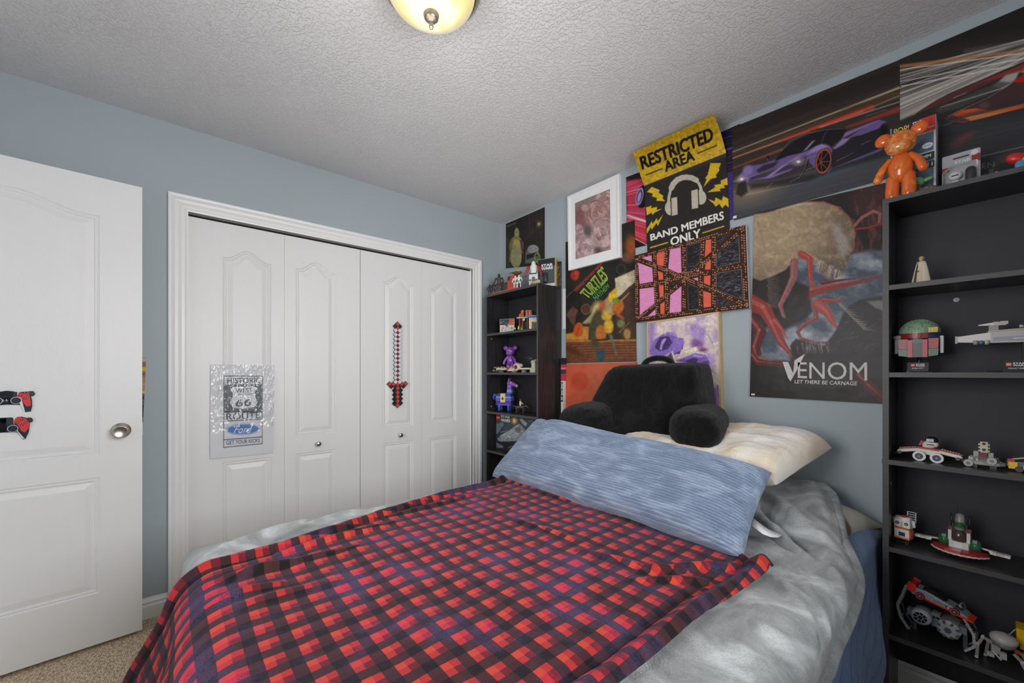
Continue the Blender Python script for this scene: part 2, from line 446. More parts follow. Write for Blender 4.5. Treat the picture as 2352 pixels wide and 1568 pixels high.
# dim hallway behind the open door and dim closet behind the bifold doors
struct('wall_hallway', MB().box(DX0 - .2, -RD - 1.0, 0, DX1 + .2, -RD - .9, RH, M_WALL))
w = MB(); w.box(-.62, OY0 - .1, 0, -.60, OY1 + .1, RH, M_WALL); w.box(-.62, OY0 - .12, 0, -T, OY0 - .1, RH, M_WALL); w.box(-.62, OY1 + .1, 0, -T, OY1 + .12, RH, M_WALL); w.box(-.62, OY0 - .1, RH - .02, -T, OY1 + .1, RH, M_WALL)
struct('wall_closet', w)

def glass_mat():
    m, nt, b = newmat('window_glass'); nt.nodes.remove(b)
    t = N(nt, 'ShaderNodeBsdfTransparent'); g = N(nt, 'ShaderNodeBsdfGlossy'); g.inputs['Roughness'].default_value = 0.02
    f = N(nt, 'ShaderNodeFresnel'); f.inputs[0].default_value = 1.45; mx = N(nt, 'ShaderNodeMixShader')
    L(nt, f.outputs[0], mx.inputs[0]); L(nt, t.outputs[0], mx.inputs[1]); L(nt, g.outputs[0], mx.inputs[2]); L(nt, mx.outputs[0], nt.nodes['Material Output'].inputs[0])
    return m
M_GLASS = glass_mat()
def window(name, sill_to, a0, a1, axis):
    """frame with one mullion and a pane, in the opening a0..a1"""
    fr = MB(); t = .05
    def bx(a, b, z0, z1, d0, d1, mb, m):
        if axis == 'x': mb.box(RW + d0, a, z0, RW + d1, b, z1, m)
        else: mb.box(a, -RD - d1, z0, b, -RD - d0, z1, m)
    bx(a0, a0 + t, EZ0, EZ1, .0, .09, fr, M_TRIM); bx(a1 - t, a1, EZ0, EZ1, .0, .09, fr, M_TRIM)
    bx(a0, a1, EZ0, EZ0 + t, .0, .09, fr, M_TRIM); bx(a0, a1, EZ1 - t, EZ1, .0, .09, fr, M_TRIM)
    c = (a0 + a1) / 2; bx(c - .02, c + .02, EZ0, EZ1, .02, .07, fr, M_TRIM)
    bx(a0 - .03, a1 + .03, EZ0 - .03, EZ0, -.04, .03, fr, M_TRIM)
    o = struct(name, fr)
    g = MB(); bx(a0 + t, a1 - t, EZ0 + t, EZ1 - t, .05, .054, g, M_GLASS); g.build('window_pane', o)
window('window_1', 0, E0, E1, 'x'); window('added_window_2', 0, S0, S1, 'y')

# closet casing: one moulded profile mitred round the opening
prof = [(-.004, -.012), (-.004, .010), (.004, .012), (.010, .009), (.022, .010), (.030, .014), (.036, .012), (.048, .014), (.056, .020), (.062, .018), (.070, .020), (.075, .018), (.075, .0)]
def casing(name, y0, y1, zt, plane):
    mb = MB(); vs = []; n = len(prof)
    for d, x in prof: vs.append(plane(y0 - d, 0, x))
    for d, x in prof: vs.append(plane(y0 - d, zt + d, x))
    for d, x in prof: vs.append(plane(y1 + d, zt + d, x))
    for d, x in prof: vs.append(plane(y1 + d, 0, x))
    mb.add(vs, [(k * n + i, k * n + i + 1, (k + 1) * n + i + 1, (k + 1) * n + i) for k in range(3) for i in range(n - 1)], M_TRIM)
    return mb
struct('trim_1', casing('', OY0, OY1, OZ, lambda a, z, d: (d, a, z)))
struct('trim_2', casing('', DX0, DX1, DZ, lambda a, z, d: (a, -RD + d, z)))
# jamb lining of the closet opening and the dark sliding track above the doors
w = MB(); w.box(-T, OY0, 0, -.002, OY0 + .004, OZ, M_TRIM); w.box(-T, OY1 - .004, 0, -.002, OY1, OZ, M_TRIM); w.box(-T, OY0, OZ - .004, -.002, OY1, OZ, M_TRIM)
struct('trim_3', w)
w = MB(); w.box(-.058, OY0 + .005, OZ - .010, -.030, OY1 - .005, OZ - .005, mat('dark_bronze_track', '#2b2826', .5, .6))
struct('trim_4', w)

# baseboards
def baseboard(name, p0, p1, nrm):
    pr = [(0, 0), (.013, 0), (.013, .062), (.010, .068), (.010, .074), (.012, .080), (.008, .090), (.004, .096), (.003, .100), (0, .100)]
    mb = MB(); vs = []
    for p in (p0, p1):
        for d, z in pr: vs.append((p[0] + nrm[0] * d, p[1] + nrm[1] * d, z))
    n = len(pr)
    mb.add(vs, [(i, (i + 1) % n, n + (i + 1) % n, n + i) for i in range(n)] + [list(range(n))[::-1], list(range(n, 2 * n))], M_TRIM)
    return struct(name, mb)
baseboard('baseboard_west', (0, -RD), (0, OY0 - .075), (1, 0))
baseboard('baseboard_north', (.0, 0), (RW, 0), (0, -1))
baseboard('baseboard_east', (RW, -RD), (RW, 0), (-1, 0))
baseboard('baseboard_south', (DX1 + .075, -RD), (RW, -RD), (0, 1))

# moulded doors with arched raised panels.  local: x along the leaf, front looks to -y
def panel_outline(x0, x1, z0, zs, hump):
    pts = [(x0, z0), (x1, z0)]
    n = 28
    for k in range(n + 1):
        t = 1 - 2 * k / n
        x = (x0 + x1) / 2 + t * (x1 - x0) / 2
        a = min(1, abs(t) / .86)
        z = zs + (hump * (0.5 + 0.5 * math.cos(PI * a)) if hump else 0)
        pts.append((x, z))
        if not hump and k == 0: pts = pts[:-1] + [(x1, zs)]; pts.append((x0, zs)); break
    return pts
def inset(pts, d):
    n = len(pts); out = []
    for i in range(n):
        p, q, r = Vector(pts[i - 1]), Vector(pts[i]), Vector(pts[(i + 1) % n])
        e0 = (q - p).normalized(); e1 = (r - q).normalized()
        n0 = Vector((-e0.y, e0.x)); n1 = Vector((-e1.y, e1.x)); m = (n0 + n1).normalized()
        k = max(.45, m.dot(n0)); out.append(tuple(q + m * (d / k)))
    return out
def leaf(W, H, z0, panels, th, m):
    mb = MB(); loops = [[(0, z0), (W, z0), (W, z0 + H), (0, z0 + H)]]
    for pn in panels: loops.append(panel_outline(*pn))
    flat = [Vector((a, 0, b)) for l in loops for a, b in l]
    tri = geometry.tessellate_polygon([[Vector((a, b, 0)) for a, b in l] for l in loops])
    mb.add(flat, tri, m)
    ring = [(0, 0), (.0025, .004), (.006, .0055), (.009, .0025), (.013, .0025), (.017, .0065), (.022, .0065), (.045, .0015)]
    for l in loops[1:]:
        pn = panels[loops.index(l) - 1]; sh = lambda d: panel_outline(pn[0] + d, pn[1] - d, pn[2] + d, pn[3] - d, pn[4])
        rs = [[(a, y, b) for a, b in sh(d)] for d, y in ring]; n = len(l)
        vs = [p for r in rs for p in r]
        mb.add(vs, [(k * n + i, k * n + (i + 1) % n, (k + 1) * n + (i + 1) % n, (k + 1) * n + i) for k in range(len(ring) - 1) for i in range(n)], m)
        lastl = sh(ring[-1][0]); t2 = geometry.tessellate_polygon([[Vector((a, b, 0)) for a, b in lastl]])
        mb.add([(a, ring[-1][1], b) for a, b in lastl], t2, m)
    o = [(0, z0), (W, z0), (W, z0 + H), (0, z0 + H)]
    vs = [(a, 0, b) for a, b in o] + [(a, th, b) for a, b in o]
    mb.add(vs, [(0, 1, 5, 4), (1, 2, 6, 5), (2, 3, 7, 6), (3, 0, 4, 7), (4, 5, 6, 7)], m)
    return mb
M_NICKEL = mat('brushed_nickel', '#b8b0a4', 0.28, 1.0, var=.05, scale=40)
M_CHROME = mat('polished_chrome', '#d8d8d8', 0.12, 1.0)
def bifold(name, y_start, knob_leaf, x0s):
    root = bpy.data.objects.new(name, None); sc.collection.objects.link(root); root['kind'] = 'structure'
    root.location = (-.024, y_start, 0); root.rotation_euler = (0, 0, PI / 2)
    for k in range(2):
        a0, a1 = x0s[k]
        mb = leaf(.4415, 1.983, .018, [(a0, a1, .815, 1.817, .052), (a0, a1, .20, .708, 0)], .034, M_DOOR)
        mb_o = mb.build('door_leaf', root); mb_o.location = (k * .4425, 0, 0)
        if k == knob_leaf:
            cx = .181 if k else .272
            kb = MB(); prof_k = [(0, .0), (.008, .0), (.008, .010), (.007, .014), (.013, .020), (.016, .026), (.015, .031), (.010, .034), (0, .035)]
            kb.lathe(prof_k, M_CHROME, 24); kb.v = [(cx + a, -c, .757 + b) for a, b, c in kb.v]
            kb.build('knob', mb_o, smooth_all=True)
        # pivot pin
        pn = MB().cyl((.06 if k == 0 else .38, .017, 2.000), (.06 if k == 0 else .38, .017, 2.010), .004, n=8, m=M_CHROME); pn.build('pivot_pin', mb_o)
    return root
bifold('door_2', OY0 + .003, 1, [(.147, .374), (.0605, .290)])
bifold('door_3', OY0 + .003 + .887, 0, [(.150, .377), (.062, .297)])

# entry door standing open against the west wall
root = bpy.data.objects.new('door_1', None); sc.collection.objects.link(root); root['kind'] = 'structure'
hx, hy = .138 + .058 * .762, -2.233 - .998 * .762
root.location = (hx, hy, 0); root.rotation_euler = (0, 0, math.radians(93.33))
DOOR1 = root
lf = leaf(.762, 2.025, .016, [(.137, .625, .839, 1.874, .050), (.137, .625, .236, .738, 0)], .035, M_DOOR).build('door_leaf', root, bev=.0012)
kb = MB(); prof_k = [(0, .0), (.034, .0), (.034, .004), (.031, .008), (.016, .010), (.0135, .014), (.0135, .030), (.019, .036), (.026, .044), (.0285, .053), (.0275, .060), (.0235, .065), (.0225, .0645), (.010, .062), (0, .0612)]
kb.lathe(prof_k, M_NICKEL, 40); kb.v = [(.762 - .070 + a, -c, .935 + b) for a, b, c in kb.v]
kb.build('door_knob', root, smooth_all=True)
lt = MB().box(.762 - .0005, .008, .905, .7635, .027, .965, M_NICKEL); lt.build('latch_plate', root)
for hz in (.25, 1.05, 1.80):
    MB().cyl((-.004, .0, hz - .045), (-.004, .0, hz + .045), .007, n=12, m=M_NICKEL).build('hinge', root)

# ------------------------------------------------------------------ ceiling lamp
lamp = thing('ceiling_lamp', 'round flush ceiling lamp with pale yellow glass bowl and nickel finial', 'ceiling lamp', (LAMP[0], LAMP[1], RH))
mb = MB().lathe([(0, 0), (.158, 0), (.162, -.006), (.158, -.014), (.161, -.020), (.154, -.030), (.156, -.036), (.146, -.044), (.138, -.048), (0, -.048)], M_NICKEL, 64)
mb.build('lamp_base', lamp, smooth_all=True)
def bowl_mat():
    m, nt, b = newmat('lit_alabaster_glass')
    tc = N(nt, 'ShaderNodeTexCoord'); no = N(nt, 'ShaderNodeTexNoise', i_Scale=7.0, i_Detail=3.0, i_Distortion=1.5); L(nt, tc.outputs['Object'], no.inputs['Vector'])
    cr = N(nt, 'ShaderNodeValToRGB'); cr.color_ramp.elements[0].color = (*lin('#e9d88f'), 1); cr.color_ramp.elements[1].color = (*lin('#e9e4c8'), 1)
    cr.color_ramp.elements[0].position = .4; cr.color_ramp.elements[1].position = .62
    L(nt, no.outputs[0], cr.inputs[0]); L(nt, cr.outputs[0], b.inputs['Base Color']); L(nt, cr.outputs[0], b.inputs['Emission Color'])
    setin(b, 'Emission Strength', 0.16); setin(b, 'Roughness', 0.15)
    return m
def arc(r, d, z, n=22, th=.004):
    o = [(r * math.sin(PI / 2 * (1 - k / n)), z - d * math.sqrt(max(0, 1 - math.sin(PI / 2 * (1 - k / n)) ** 2))) for k in range(n + 1)]
    return o
mb = MB().lathe([(.132, -.040)] + [(.138 * math.cos(PI / 2 * k / 22), -.044 - .076 * math.sin(PI / 2 * k / 22) ** 1.0) for k in range(22)] + [(0, -.120)], bowl_mat(), 64)
mb.build('glass_bowl', lamp, smooth_all=True)
mb = MB().lathe([(0, -.116), (.023, -.118), (.0245, -.122), (.021, -.127), (.0225, -.131), (.017, -.137), (.0085, -.141), (.0062, -.144), (.0062, -.151), (.0075, -.156), (.006, -.162), (0, -.164)], mat('aged_nickel', '#8a8378', .38, .9), 32)
mb.build('finial', lamp, smooth_all=True)
lamp_bulb_clear = True

# ================================================================== THE BED
BX0, BX1, BY0, BY1, BTOP = 0.905, 2.395, -0.03, -2.10, 0.600
def sstep(a, b, x):
    t = np.clip((x - a) / (b - a), 0, 1); return t * t * (3 - 2 * t)
def fleece_mat(name, c0, c1, c2, scale=5.0, bump=0.5, fine=420, sheen=0.35, stretch=(1, 1, 1), dist=0.004):
    m, nt, b = newmat(name)
    tc = N(nt, 'ShaderNodeTexCoord'); mp = N(nt, 'ShaderNodeMapping'); mp.inputs['Scale'].default_value = stretch; L(nt, tc.outputs['Object'], mp.inputs[0])
    n1 = N(nt, 'ShaderNodeTexNoise', i_Scale=scale, i_Detail=6.0, i_Roughness=0.6, i_Distortion=1.2); L(nt, mp.outputs[0], n1.inputs['Vector'])
    cr = N(nt, 'ShaderNodeValToRGB'); e = cr.color_ramp.elements; e[0].position = .34; e[1].position = .68
    e[0].color = (*lin(c0), 1); e[1].color = (*lin(c2), 1); k = e.new(.5); k.color = (*lin(c1), 1)
    L(nt, n1.outputs[0], cr.inputs[0])
    n2 = N(nt, 'ShaderNodeTexNoise', i_Scale=fine, i_Detail=3.0); L(nt, tc.outputs['Object'], n2.inputs['Vector'])
    mx = N(nt, 'ShaderNodeMix', data_type='RGBA', blend_type='OVERLAY'); mx.inputs[0].default_value = .35
    L(nt, cr.outputs[0], mx.inputs[6]); L(nt, n2.outputs[0], mx.inputs[7]); L(nt, mx.outputs[2], b.inputs['Base Color'])
    setin(b, 'Roughness', 0.9); setin(b, 'Sheen Weight', sheen); setin(b, 'Sheen Roughness', .45); setin(b, 'Specular IOR Level', .15)
    ad = N(nt, 'ShaderNodeMath', operation='MULTIPLY_ADD'); ad.inputs[1].default_value = 2.5; L(nt, n1.outputs[0], ad.inputs[0]); L(nt, n2.outputs[0], ad.inputs[2])
    bp = N(nt, 'ShaderNodeBump', i_Strength=bump, i_Distance=dist); L(nt, ad.outputs[0], bp.inputs['Height']); L(nt, bp.outputs[0], b.inputs['Normal'])
    return m
def grid_obj(name, P_, m, parent=None, uv=None, thick=0.0, offset=0.0):
    ny, nx = P_.shape[:2]; me = bpy.data.meshes.new(name)
    idx = np.arange(nx * ny).reshape(ny, nx)
    q = np.stack([idx[:-1, :-1], idx[:-1, 1:], idx[1:, 1:], idx[1:, :-1]], -1).reshape(-1, 4)
    me.from_pydata([tuple(map(float, p)) for p in P_.reshape(-1, 3)], [], q.tolist())
    me.polygons.foreach_set('use_smooth', [True] * len(q))
    if uv is not None:
        ul = me.uv_layers.new(name='cloth'); vi = np.zeros(len(me.loops), int); me.loops.foreach_get('vertex_index', vi)
        ul.data.foreach_set('uv', uv.reshape(-1, 2)[vi].astype(np.float32).ravel())
    me.materials.append(m); me.update()
    o = bpy.data.objects.new(name, me); sc.collection.objects.link(o)
    if parent: o.parent = parent
    if thick:
        md = o.modifiers.new('thickness', 'SOLIDIFY'); md.thickness = thick; md.offset = offset
    return o
def grid_normals(P_):
    du = np.gradient(P_, axis=1); dv = np.gradient(P_, axis=0); n = np.cross(du, dv)
    return n / np.maximum(np.linalg.norm(n, axis=-1, keepdims=True), 1e-9)
def over(a, lo, hi, r):
    """coordinate across an edge: position and how far it has dropped"""
    e = np.maximum(a - hi, 0); f = np.maximum(lo - a, 0)
    def one(e): return np.where(e < r * PI / 2, r * np.sin(e / r), r), np.where(e < r * PI / 2, r * (1 - np.cos(np.minimum(e / r, PI / 2))), r + e - r * PI / 2)
    pe, de = one(e); pf, df = one(f)
    return np.clip(a, lo, hi) + pe - pf, de, df
def head_bump(x, y):
    """pillows that lie under the blankets at the head"""
    return .125 * sstep(-.62, -.30, y) * sstep(1.02, 1.15, x) * (1 - sstep(2.18, 2.40, x)) + .02 * np.sin(x * 5) * sstep(-.7, -.3, y)
def drape(A, B, top, r, flare=0.06, bulge=0.0):
    lo, hi = BX0 + r, BX1 - r
    x, dr, dl = over(A, lo, hi, r); yb = BY1 + r
    e = np.maximum(yb - B, 0); py = np.where(e < r * PI / 2, r * np.sin(e / r), r); df = np.where(e < r * PI / 2, r * (1 - np.cos(np.minimum(e / r, PI / 2))), r + e - r * PI / 2)
    y = np.maximum(B, yb) - py
    side = np.maximum(dr, dl)
    z = top + head_bump(np.clip(x, lo, hi), y) * (1 - sstep(0, .25, side)) - np.maximum(side, df)
    x = x + flare * dr - flare * dl; y = y - flare * df * 1.0
    return np.stack([x, y, z], -1)
def ridge(A, B, p0, p1, w, h):
    ex, ey = p1[0] - p0[0], p1[1] - p0[1]; wx, wy = A - p0[0], B - p0[1]
    t = np.clip((wx * ex + wy * ey) / (ex * ex + ey * ey), 0, 1); d = np.hypot(wx - ex * t, wy - ey * t)
    return h * np.exp(-(d / w) ** 2) * np.sin(PI * np.clip(t, .06, .94)) ** .5

bed = thing('bed', 'queen bed standing with its head against the poster wall', 'bed', (0, 0, 0))
mb = MB().box(BX0 + .03, BY1 + .05, .09, BX1 - .03, BY0, .30, mat('bed_base_fabric', '#5c5f66', .9))
mb.build('bed_base', bed, bev=.015)
mb = MB().box(BX0 + .015, BY1 + .03, .302, BX1 - .015, BY0, .588, mat('mattress_ticking', '#dcdcda', .9))
mb.build('mattress', bed, bev=.05, seg=4)
for x in (BX0 + .12, BX1 - .12):
    for y in (BY0 - .12, BY1 + .15): MB().cyl((x, y, 0), (x, y, .092), .028, n=16, m=mat('bed_leg_black', '#17171a', .5)).build('leg', bed)

# ---- blue quilt hanging down the right side
def quilt_mat():
    m, nt, b = newmat('quilted_blue_cotton')
    b.inputs['Base Color'].default_value = (*lin('#66799a'), 1); setin(b, 'Roughness', .8); setin(b, 'Sheen Weight', .15)
    uv = N(nt, 'ShaderNodeUVMap', uv_map='cloth')
    no = N(nt, 'ShaderNodeTexNoise', i_Scale=14.0, i_Detail=4.0); L(nt, uv.outputs[0], no.inputs['Vector'])
    cr = N(nt, 'ShaderNodeValToRGB'); cr.color_ramp.elements[0].color = (*lin('#6480ac'), 1); cr.color_ramp.elements[1].color = (*lin('#7e94bc'), 1)
    L(nt, no.outputs[0], cr.inputs[0])
    sp = N(nt, 'ShaderNodeSeparateXYZ'); L(nt, uv.outputs[0], sp.inputs[0])
    def M(op, a, b_):
        n = N(nt, 'ShaderNodeMath', operation=op)
        for i, q in enumerate((a, b_)):
            if isinstance(q, (int, float)): n.inputs[i].default_value = q
            else: L(nt, q, n.inputs[i])
        return n.outputs[0]
    fr = M('FRACT', M('DIVIDE', M('ADD', sp.outputs[0], M('MULTIPLY', sp.outputs[1], .5)), .062), 0.0)
    seam = M('ADD', M('LESS_THAN', fr, .035), M('GREATER_THAN', fr, .965)); dash = M('GREATER_THAN', M('FRACT', M('DIVIDE', sp.outputs[1], .006), 0.0), .45)
    wide = M('ADD', M('LESS_THAN', fr, .10), M('GREATER_THAN', fr, .90))
    mw = N(nt, 'ShaderNodeMix', data_type='RGBA'); mw.inputs[7].default_value = (*lin('#4d6084'), 1); L(nt, M('MULTIPLY', wide, .55), mw.inputs[0]); L(nt, cr.outputs[0], mw.inputs[6])
    ms = N(nt, 'ShaderNodeMix', data_type='RGBA'); ms.inputs[7].default_value = (*lin('#a9b8d2'), 1); L(nt, M('MULTIPLY', seam, dash), ms.inputs[0]); L(nt, mw.outputs[2], ms.inputs[6]); L(nt, ms.outputs[2], b.inputs['Base Color'])
    n2 = N(nt, 'ShaderNodeTexNoise', i_Scale=50.0, i_Detail=3.0); L(nt, uv.outputs[0], n2.inputs['Vector'])
    bp = N(nt, 'ShaderNodeBump', i_Strength=.5, i_Distance=.004); L(nt, n2.outputs[0], bp.inputs['Height']); L(nt, bp.outputs[0], b.inputs['Normal'])
    return m
A, B = np.meshgrid(np.linspace(BX0 + .02, BX1 + .50, 300), np.linspace(-.055, BY1 - .40, 420))
Pq = drape(A, B, BTOP, .065, flare=0.0)
drop = np.maximum(A - BX1, 0)
hem = .42 - .22 * (1 - sstep(-.55, -.10, B)) * 0                  # hangs to about 12 cm off the floor
Pq[..., 0] += .030 * np.sin(PI * np.clip((drop - .14) / .36, 0, 1)) ** 1.5 - .19 * sstep(-.30, -.02, B) * sstep(.20, .5, drop) - .012 * sstep(.0, .03, drop)
Pq[..., 0] += .012 * np.sin(B * 16 + 2 * fbm(A * 3, B * 3, 4)) * sstep(.05, .4, drop)
Pq[..., 0] = np.where(B > -.30, np.minimum(Pq[..., 0], 2.400), Pq[..., 0])
Nq = grid_normals(Pq)
if Nq[10, 10, 2] < 0: Nq = -Nq
uq = (A + .5 * B) / .062; wq = (A - B * .35)
st = np.abs((uq % 1) - .5) * 2
Pq = Pq + Nq * ((1 - st ** 6) * .0055 * sstep(.06, .14, drop) + .004 * (fbm(A * 26, B * 26, 9) - .5) * sstep(.06, .14, drop))[..., None]
quilt = grid_obj('quilt', Pq, quilt_mat(), uv=np.stack([A, B], -1), thick=.006, offset=-1)
tag(quilt, 'dusty blue quilt with diagonal stitching hanging down the right side of the bed', 'quilt')

# ---- grey fleece blanket over the bed
M_GREY = fleece_mat('grey_fleece', '#7e8283', '#a1a6a7', '#cfd4d6', scale=6.5, bump=.7, fine=330)  # pale patches put the sheen of the brushed nap into the colour
nA, nB = 520, 640
S, T_ = np.meshgrid(np.linspace(0, 1, nA), np.linspace(0, 1, nB))
B = -.06 + (BY1 - .33 + .06) * T_
a_hi = np.interp(-B, [.05, .14, .27, .38, .46, .53, .60, .68, .80, .95, 1.5, 2.6], [2.215, 2.26, 2.302, 2.338, 2.365, 2.405, 2.445, 2.47, 2.487, 2.51, 2.53, 2.53]) + .004 * np.sin(B * 23)
a_lo = BX0 - .30 + 0 * B
A = a_lo + (a_hi - a_lo) * S
Pg = drape(A, B, BTOP + .012, .062, flare=.05)
Ng = grid_normals(Pg)
if Ng[10, nA // 2, 2] < 0: Ng = -Ng
def U(u, v, z=.64): p = on_z(u, v, z); return (p[0], p[1])
h = .012 * (fbm(A * 5, B * 5, 3) - .5) + .006 * (fbm(A * 14 + 3, B * 10, 5) - .5)
fold = 0
for p0, p1, w_, hh in [(U(1745, 1150, .68), U(1880, 1205, .68), .022, .020), (U(1735, 1180, .66), U(1870, 1265, .66), .018, .020), (U(1740, 1200, .65), U(1960, 1300, .62), .020, .014),
                       (U(1745, 1166, .68), U(1850, 1238, .66), .010, -.020), (U(1738, 1192, .66), U(1840, 1250, .66), .008, -.014),
                       (U(1860, 1110, .72), U(1905, 1240, .68), .030, .022), (U(1900, 1130, .70), U(1925, 1260, .64), .020, .016),
                       (U(1780, 1310), U(1880, 1420), .018, .012), (U(1800, 1330), U(1860, 1360), .014, .010), (U(1850, 1330), U(1930, 1420), .016, .010), (U(1700, 1400), U(1800, 1440), .02, .010),
                       (U(1890, 1270), U(1955, 1350), .016, .012), (U(1650, 1450), U(1760, 1500), .024, .009), (U(1820, 1460), U(1900, 1500), .02, .009),
                       (U(520, 1262, .60), U(760, 1190, .60), .020, .012), (U(640, 1240, .60), U(900, 1150, .60), .014, .010), (U(800, 1180, .6), U(1050, 1120, .6), .016, .010)]:
    fold = fold + ridge(A, B, p0, p1, w_, hh)
edge = a_hi - A
h = h + 1.35 * fold + .011 * np.exp(-((edge - .016) / .012) ** 2) - .003 * np.exp(-((edge - .036) / .004) ** 2)
Pg = Pg + Ng * h[..., None]
grey = grid_obj('fleece_blanket', Pg, M_GREY, uv=np.stack([A, B], -1), thick=.007, offset=-1)
tag(grey, 'light grey fleece blanket spread over the whole bed under the plaid throw', 'blanket')

# ---- red and black plaid throw
def plaid_mat():
    m, nt, b = newmat('red_black_plaid_fleece')
    uv = N(nt, 'ShaderNodeUVMap', uv_map='cloth'); sp = N(nt, 'ShaderNodeSeparateXYZ'); L(nt, uv.outputs[0], sp.inputs[0])
    def M(op, a, b_=None, v=None):
        n = N(nt, 'ShaderNodeMath', operation=op)
        if hasattr(a, 'links') or hasattr(a, 'is_linked'): L(nt, a, n.inputs[0])
        else: n.inputs[0].default_value = a
        if b_ is not None:
            if hasattr(b_, 'is_linked'): L(nt, b_, n.inputs[1])
            else: n.inputs[1].default_value = b_
        return n.outputs[0]
    def stripe(src, per, off):
        f = M('FRACT', M('MULTIPLY_ADD' if False else 'ADD', M('DIVIDE', src, per), off))
        cr = N(nt, 'ShaderNodeValToRGB'); cr.color_ramp.interpolation = 'CONSTANT'; e = cr.color_ramp.elements
        e[0].position = 0; e[0].color = (1, 1, 1, 1); e[1].position = .30; e[1].color = (.76, .76, .76, 1)
        k = e.new(.585); k.color = (0, 0, 0, 1)
        L(nt, f, cr.inputs[0]); return cr.outputs[0]
    sx = stripe(sp.outputs[0], .062, .1); sy = stripe(sp.outputs[1], .062, .3)
    both = M('MULTIPLY', sx, sy); either = M('MAXIMUM', sx, sy)
    m1 = N(nt, 'ShaderNodeMix', data_type='RGBA'); m1.inputs[6].default_value = (*lin('#1d1a1b'), 1); m1.inputs[7].default_value = (*lin('#452828'), 1); L(nt, either, m1.inputs[0])
    cr = N(nt, 'ShaderNodeValToRGB'); cr.color_ramp.interpolation = 'CONSTANT'; e = cr.color_ramp.elements
    e[0].position = 0; e[0].color = (*lin('#6c2129'), 1); e[1].position = .65; e[1].color = (*lin('#9c2a2e'), 1)
    k = e.new(.72); k.color = (*lin('#b03230'), 1); k = e.new(.9); k.color = (*lin('#c44832'), 1); L(nt, both, cr.inputs[0])
    g = M('GREATER_THAN', both, .1)
    m2 = N(nt, 'ShaderNodeMix', data_type='RGBA'); L(nt, g, m2.inputs[0]); L(nt, m1.outputs[2], m2.inputs[6]); L(nt, cr.outputs[0], m2.inputs[7])
    # brushed nap: sheen of pile lying the other way, coloured in as pink and blue tints
    n1 = N(nt, 'ShaderNodeTexNoise', i_Scale=6.0, i_Detail=5.0, i_Roughness=.65); L(nt, uv.outputs[0], n1.inputs['Vector'])
    nf = N(nt, 'ShaderNodeTexNoise', i_Scale=330.0, i_Detail=3.0); L(nt, uv.outputs[0], nf.inputs['Vector'])
    mr = N(nt, 'ShaderNodeMapRange', interpolation_type='SMOOTHSTEP'); mr.inputs[1].default_value = .47; mr.inputs[2].default_value = .66; L(nt, n1.outputs[0], mr.inputs[0])
    nap = M('MULTIPLY', mr.outputs[0], M('MINIMUM', M('MAXIMUM', M('SUBTRACT', M('MULTIPLY', nf.outputs[0], 3.2), 1.0), 0.0), 1.0))
    tint = N(nt, 'ShaderNodeMix', data_type='RGBA'); tint.inputs[6].default_value = (*lin('#4a4268'), 1); tint.inputs[7].default_value = (*lin('#cc3052'), 1); L(nt, g, tint.inputs[0])
    m3 = N(nt, 'ShaderNodeMix', data_type='RGBA'); L(nt, nap, m3.inputs[0]); L(nt, m2.outputs[2], m3.inputs[6]); L(nt, tint.outputs[2], m3.inputs[7])
    L(nt, m3.outputs[2], b.inputs['Base Color'])
    setin(b, 'Roughness', .85); setin(b, 'Sheen Weight', .12); setin(b, 'Sheen Roughness', .5); setin(b, 'Specular IOR Level', .12); b.inputs['Sheen Tint'].default_value = (.8, .6, .9, 1)
    bp = N(nt, 'ShaderNodeBump', i_Strength=.55, i_Distance=.003); L(nt, nf.outputs[0], bp.inputs['Height']); L(nt, bp.outputs[0], b.inputs['Normal'])
    return m
nA, nB = 460, 560
S, T_ = np.meshgrid(np.linspace(0, 1, nA), np.linspace(0, 1, nB))
# outline of the throw on the bed, in metres: left edge x(y), right edge x(y), upper edge y(x)
yk = [-.60, -.84, -1.19, -1.52, -1.73, -1.86, -2.00, -2.10, -2.6]
xl = [.985, 1.005, 1.015, 1.090, 1.135, 1.165, 1.170, 1.175, 1.18]
xr = [2.255, 2.250, 2.222, 2.215, 2.205, 2.200, 2.205, 2.20, 2.19]
ytop = -.815 + .09 * np.exp(-((S - .0) / .12) ** 2) * 0 + .03 * np.sin(S * 3.1) + .02 * np.sin(S * 17)
ybot = -2.60
B = ytop + (ybot - ytop) * T_
XL = np.interp(-B, [-v for v in yk], xl); XR = np.interp(-B, [-v for v in yk], xr)
A = XL + (XR - XL) * S
r = .085
Pp = drape(A, B, BTOP + .012, .062, flare=.05)
dz = np.maximum(BY1 + r - B, 0)
fl = sstep(.05, .45, dz)
Pp[..., 1] -= fl * (.10 + .03 * np.sin(A * 22)) ; Pp[..., 0] -= fl * (.11 * (1 - sstep(0, .30, S)))
Np_ = grid_normals(Pp)
if Np_[10, nA // 2, 2] < 0: Np_ = -Np_
h = .016 + .016 * (fbm(A * 4 + 7, B * 4, 13) - .5) + .005 * (fbm(A * 11, B * 16, 15) - .5)
eL = A - XL; eR = XR - A; eT = (ytop - B)
h = h + .016 * np.exp(-((eL - .018) / .016) ** 2) + .018 * np.exp(-((eR - .020) / .018) ** 2) + .010 * np.exp(-((eT - .016) / .014) ** 2)
h = h - .010 * np.exp(-((eR - .06) / .014) ** 2) - .008 * np.exp(-((eL - .05) / .012) ** 2)
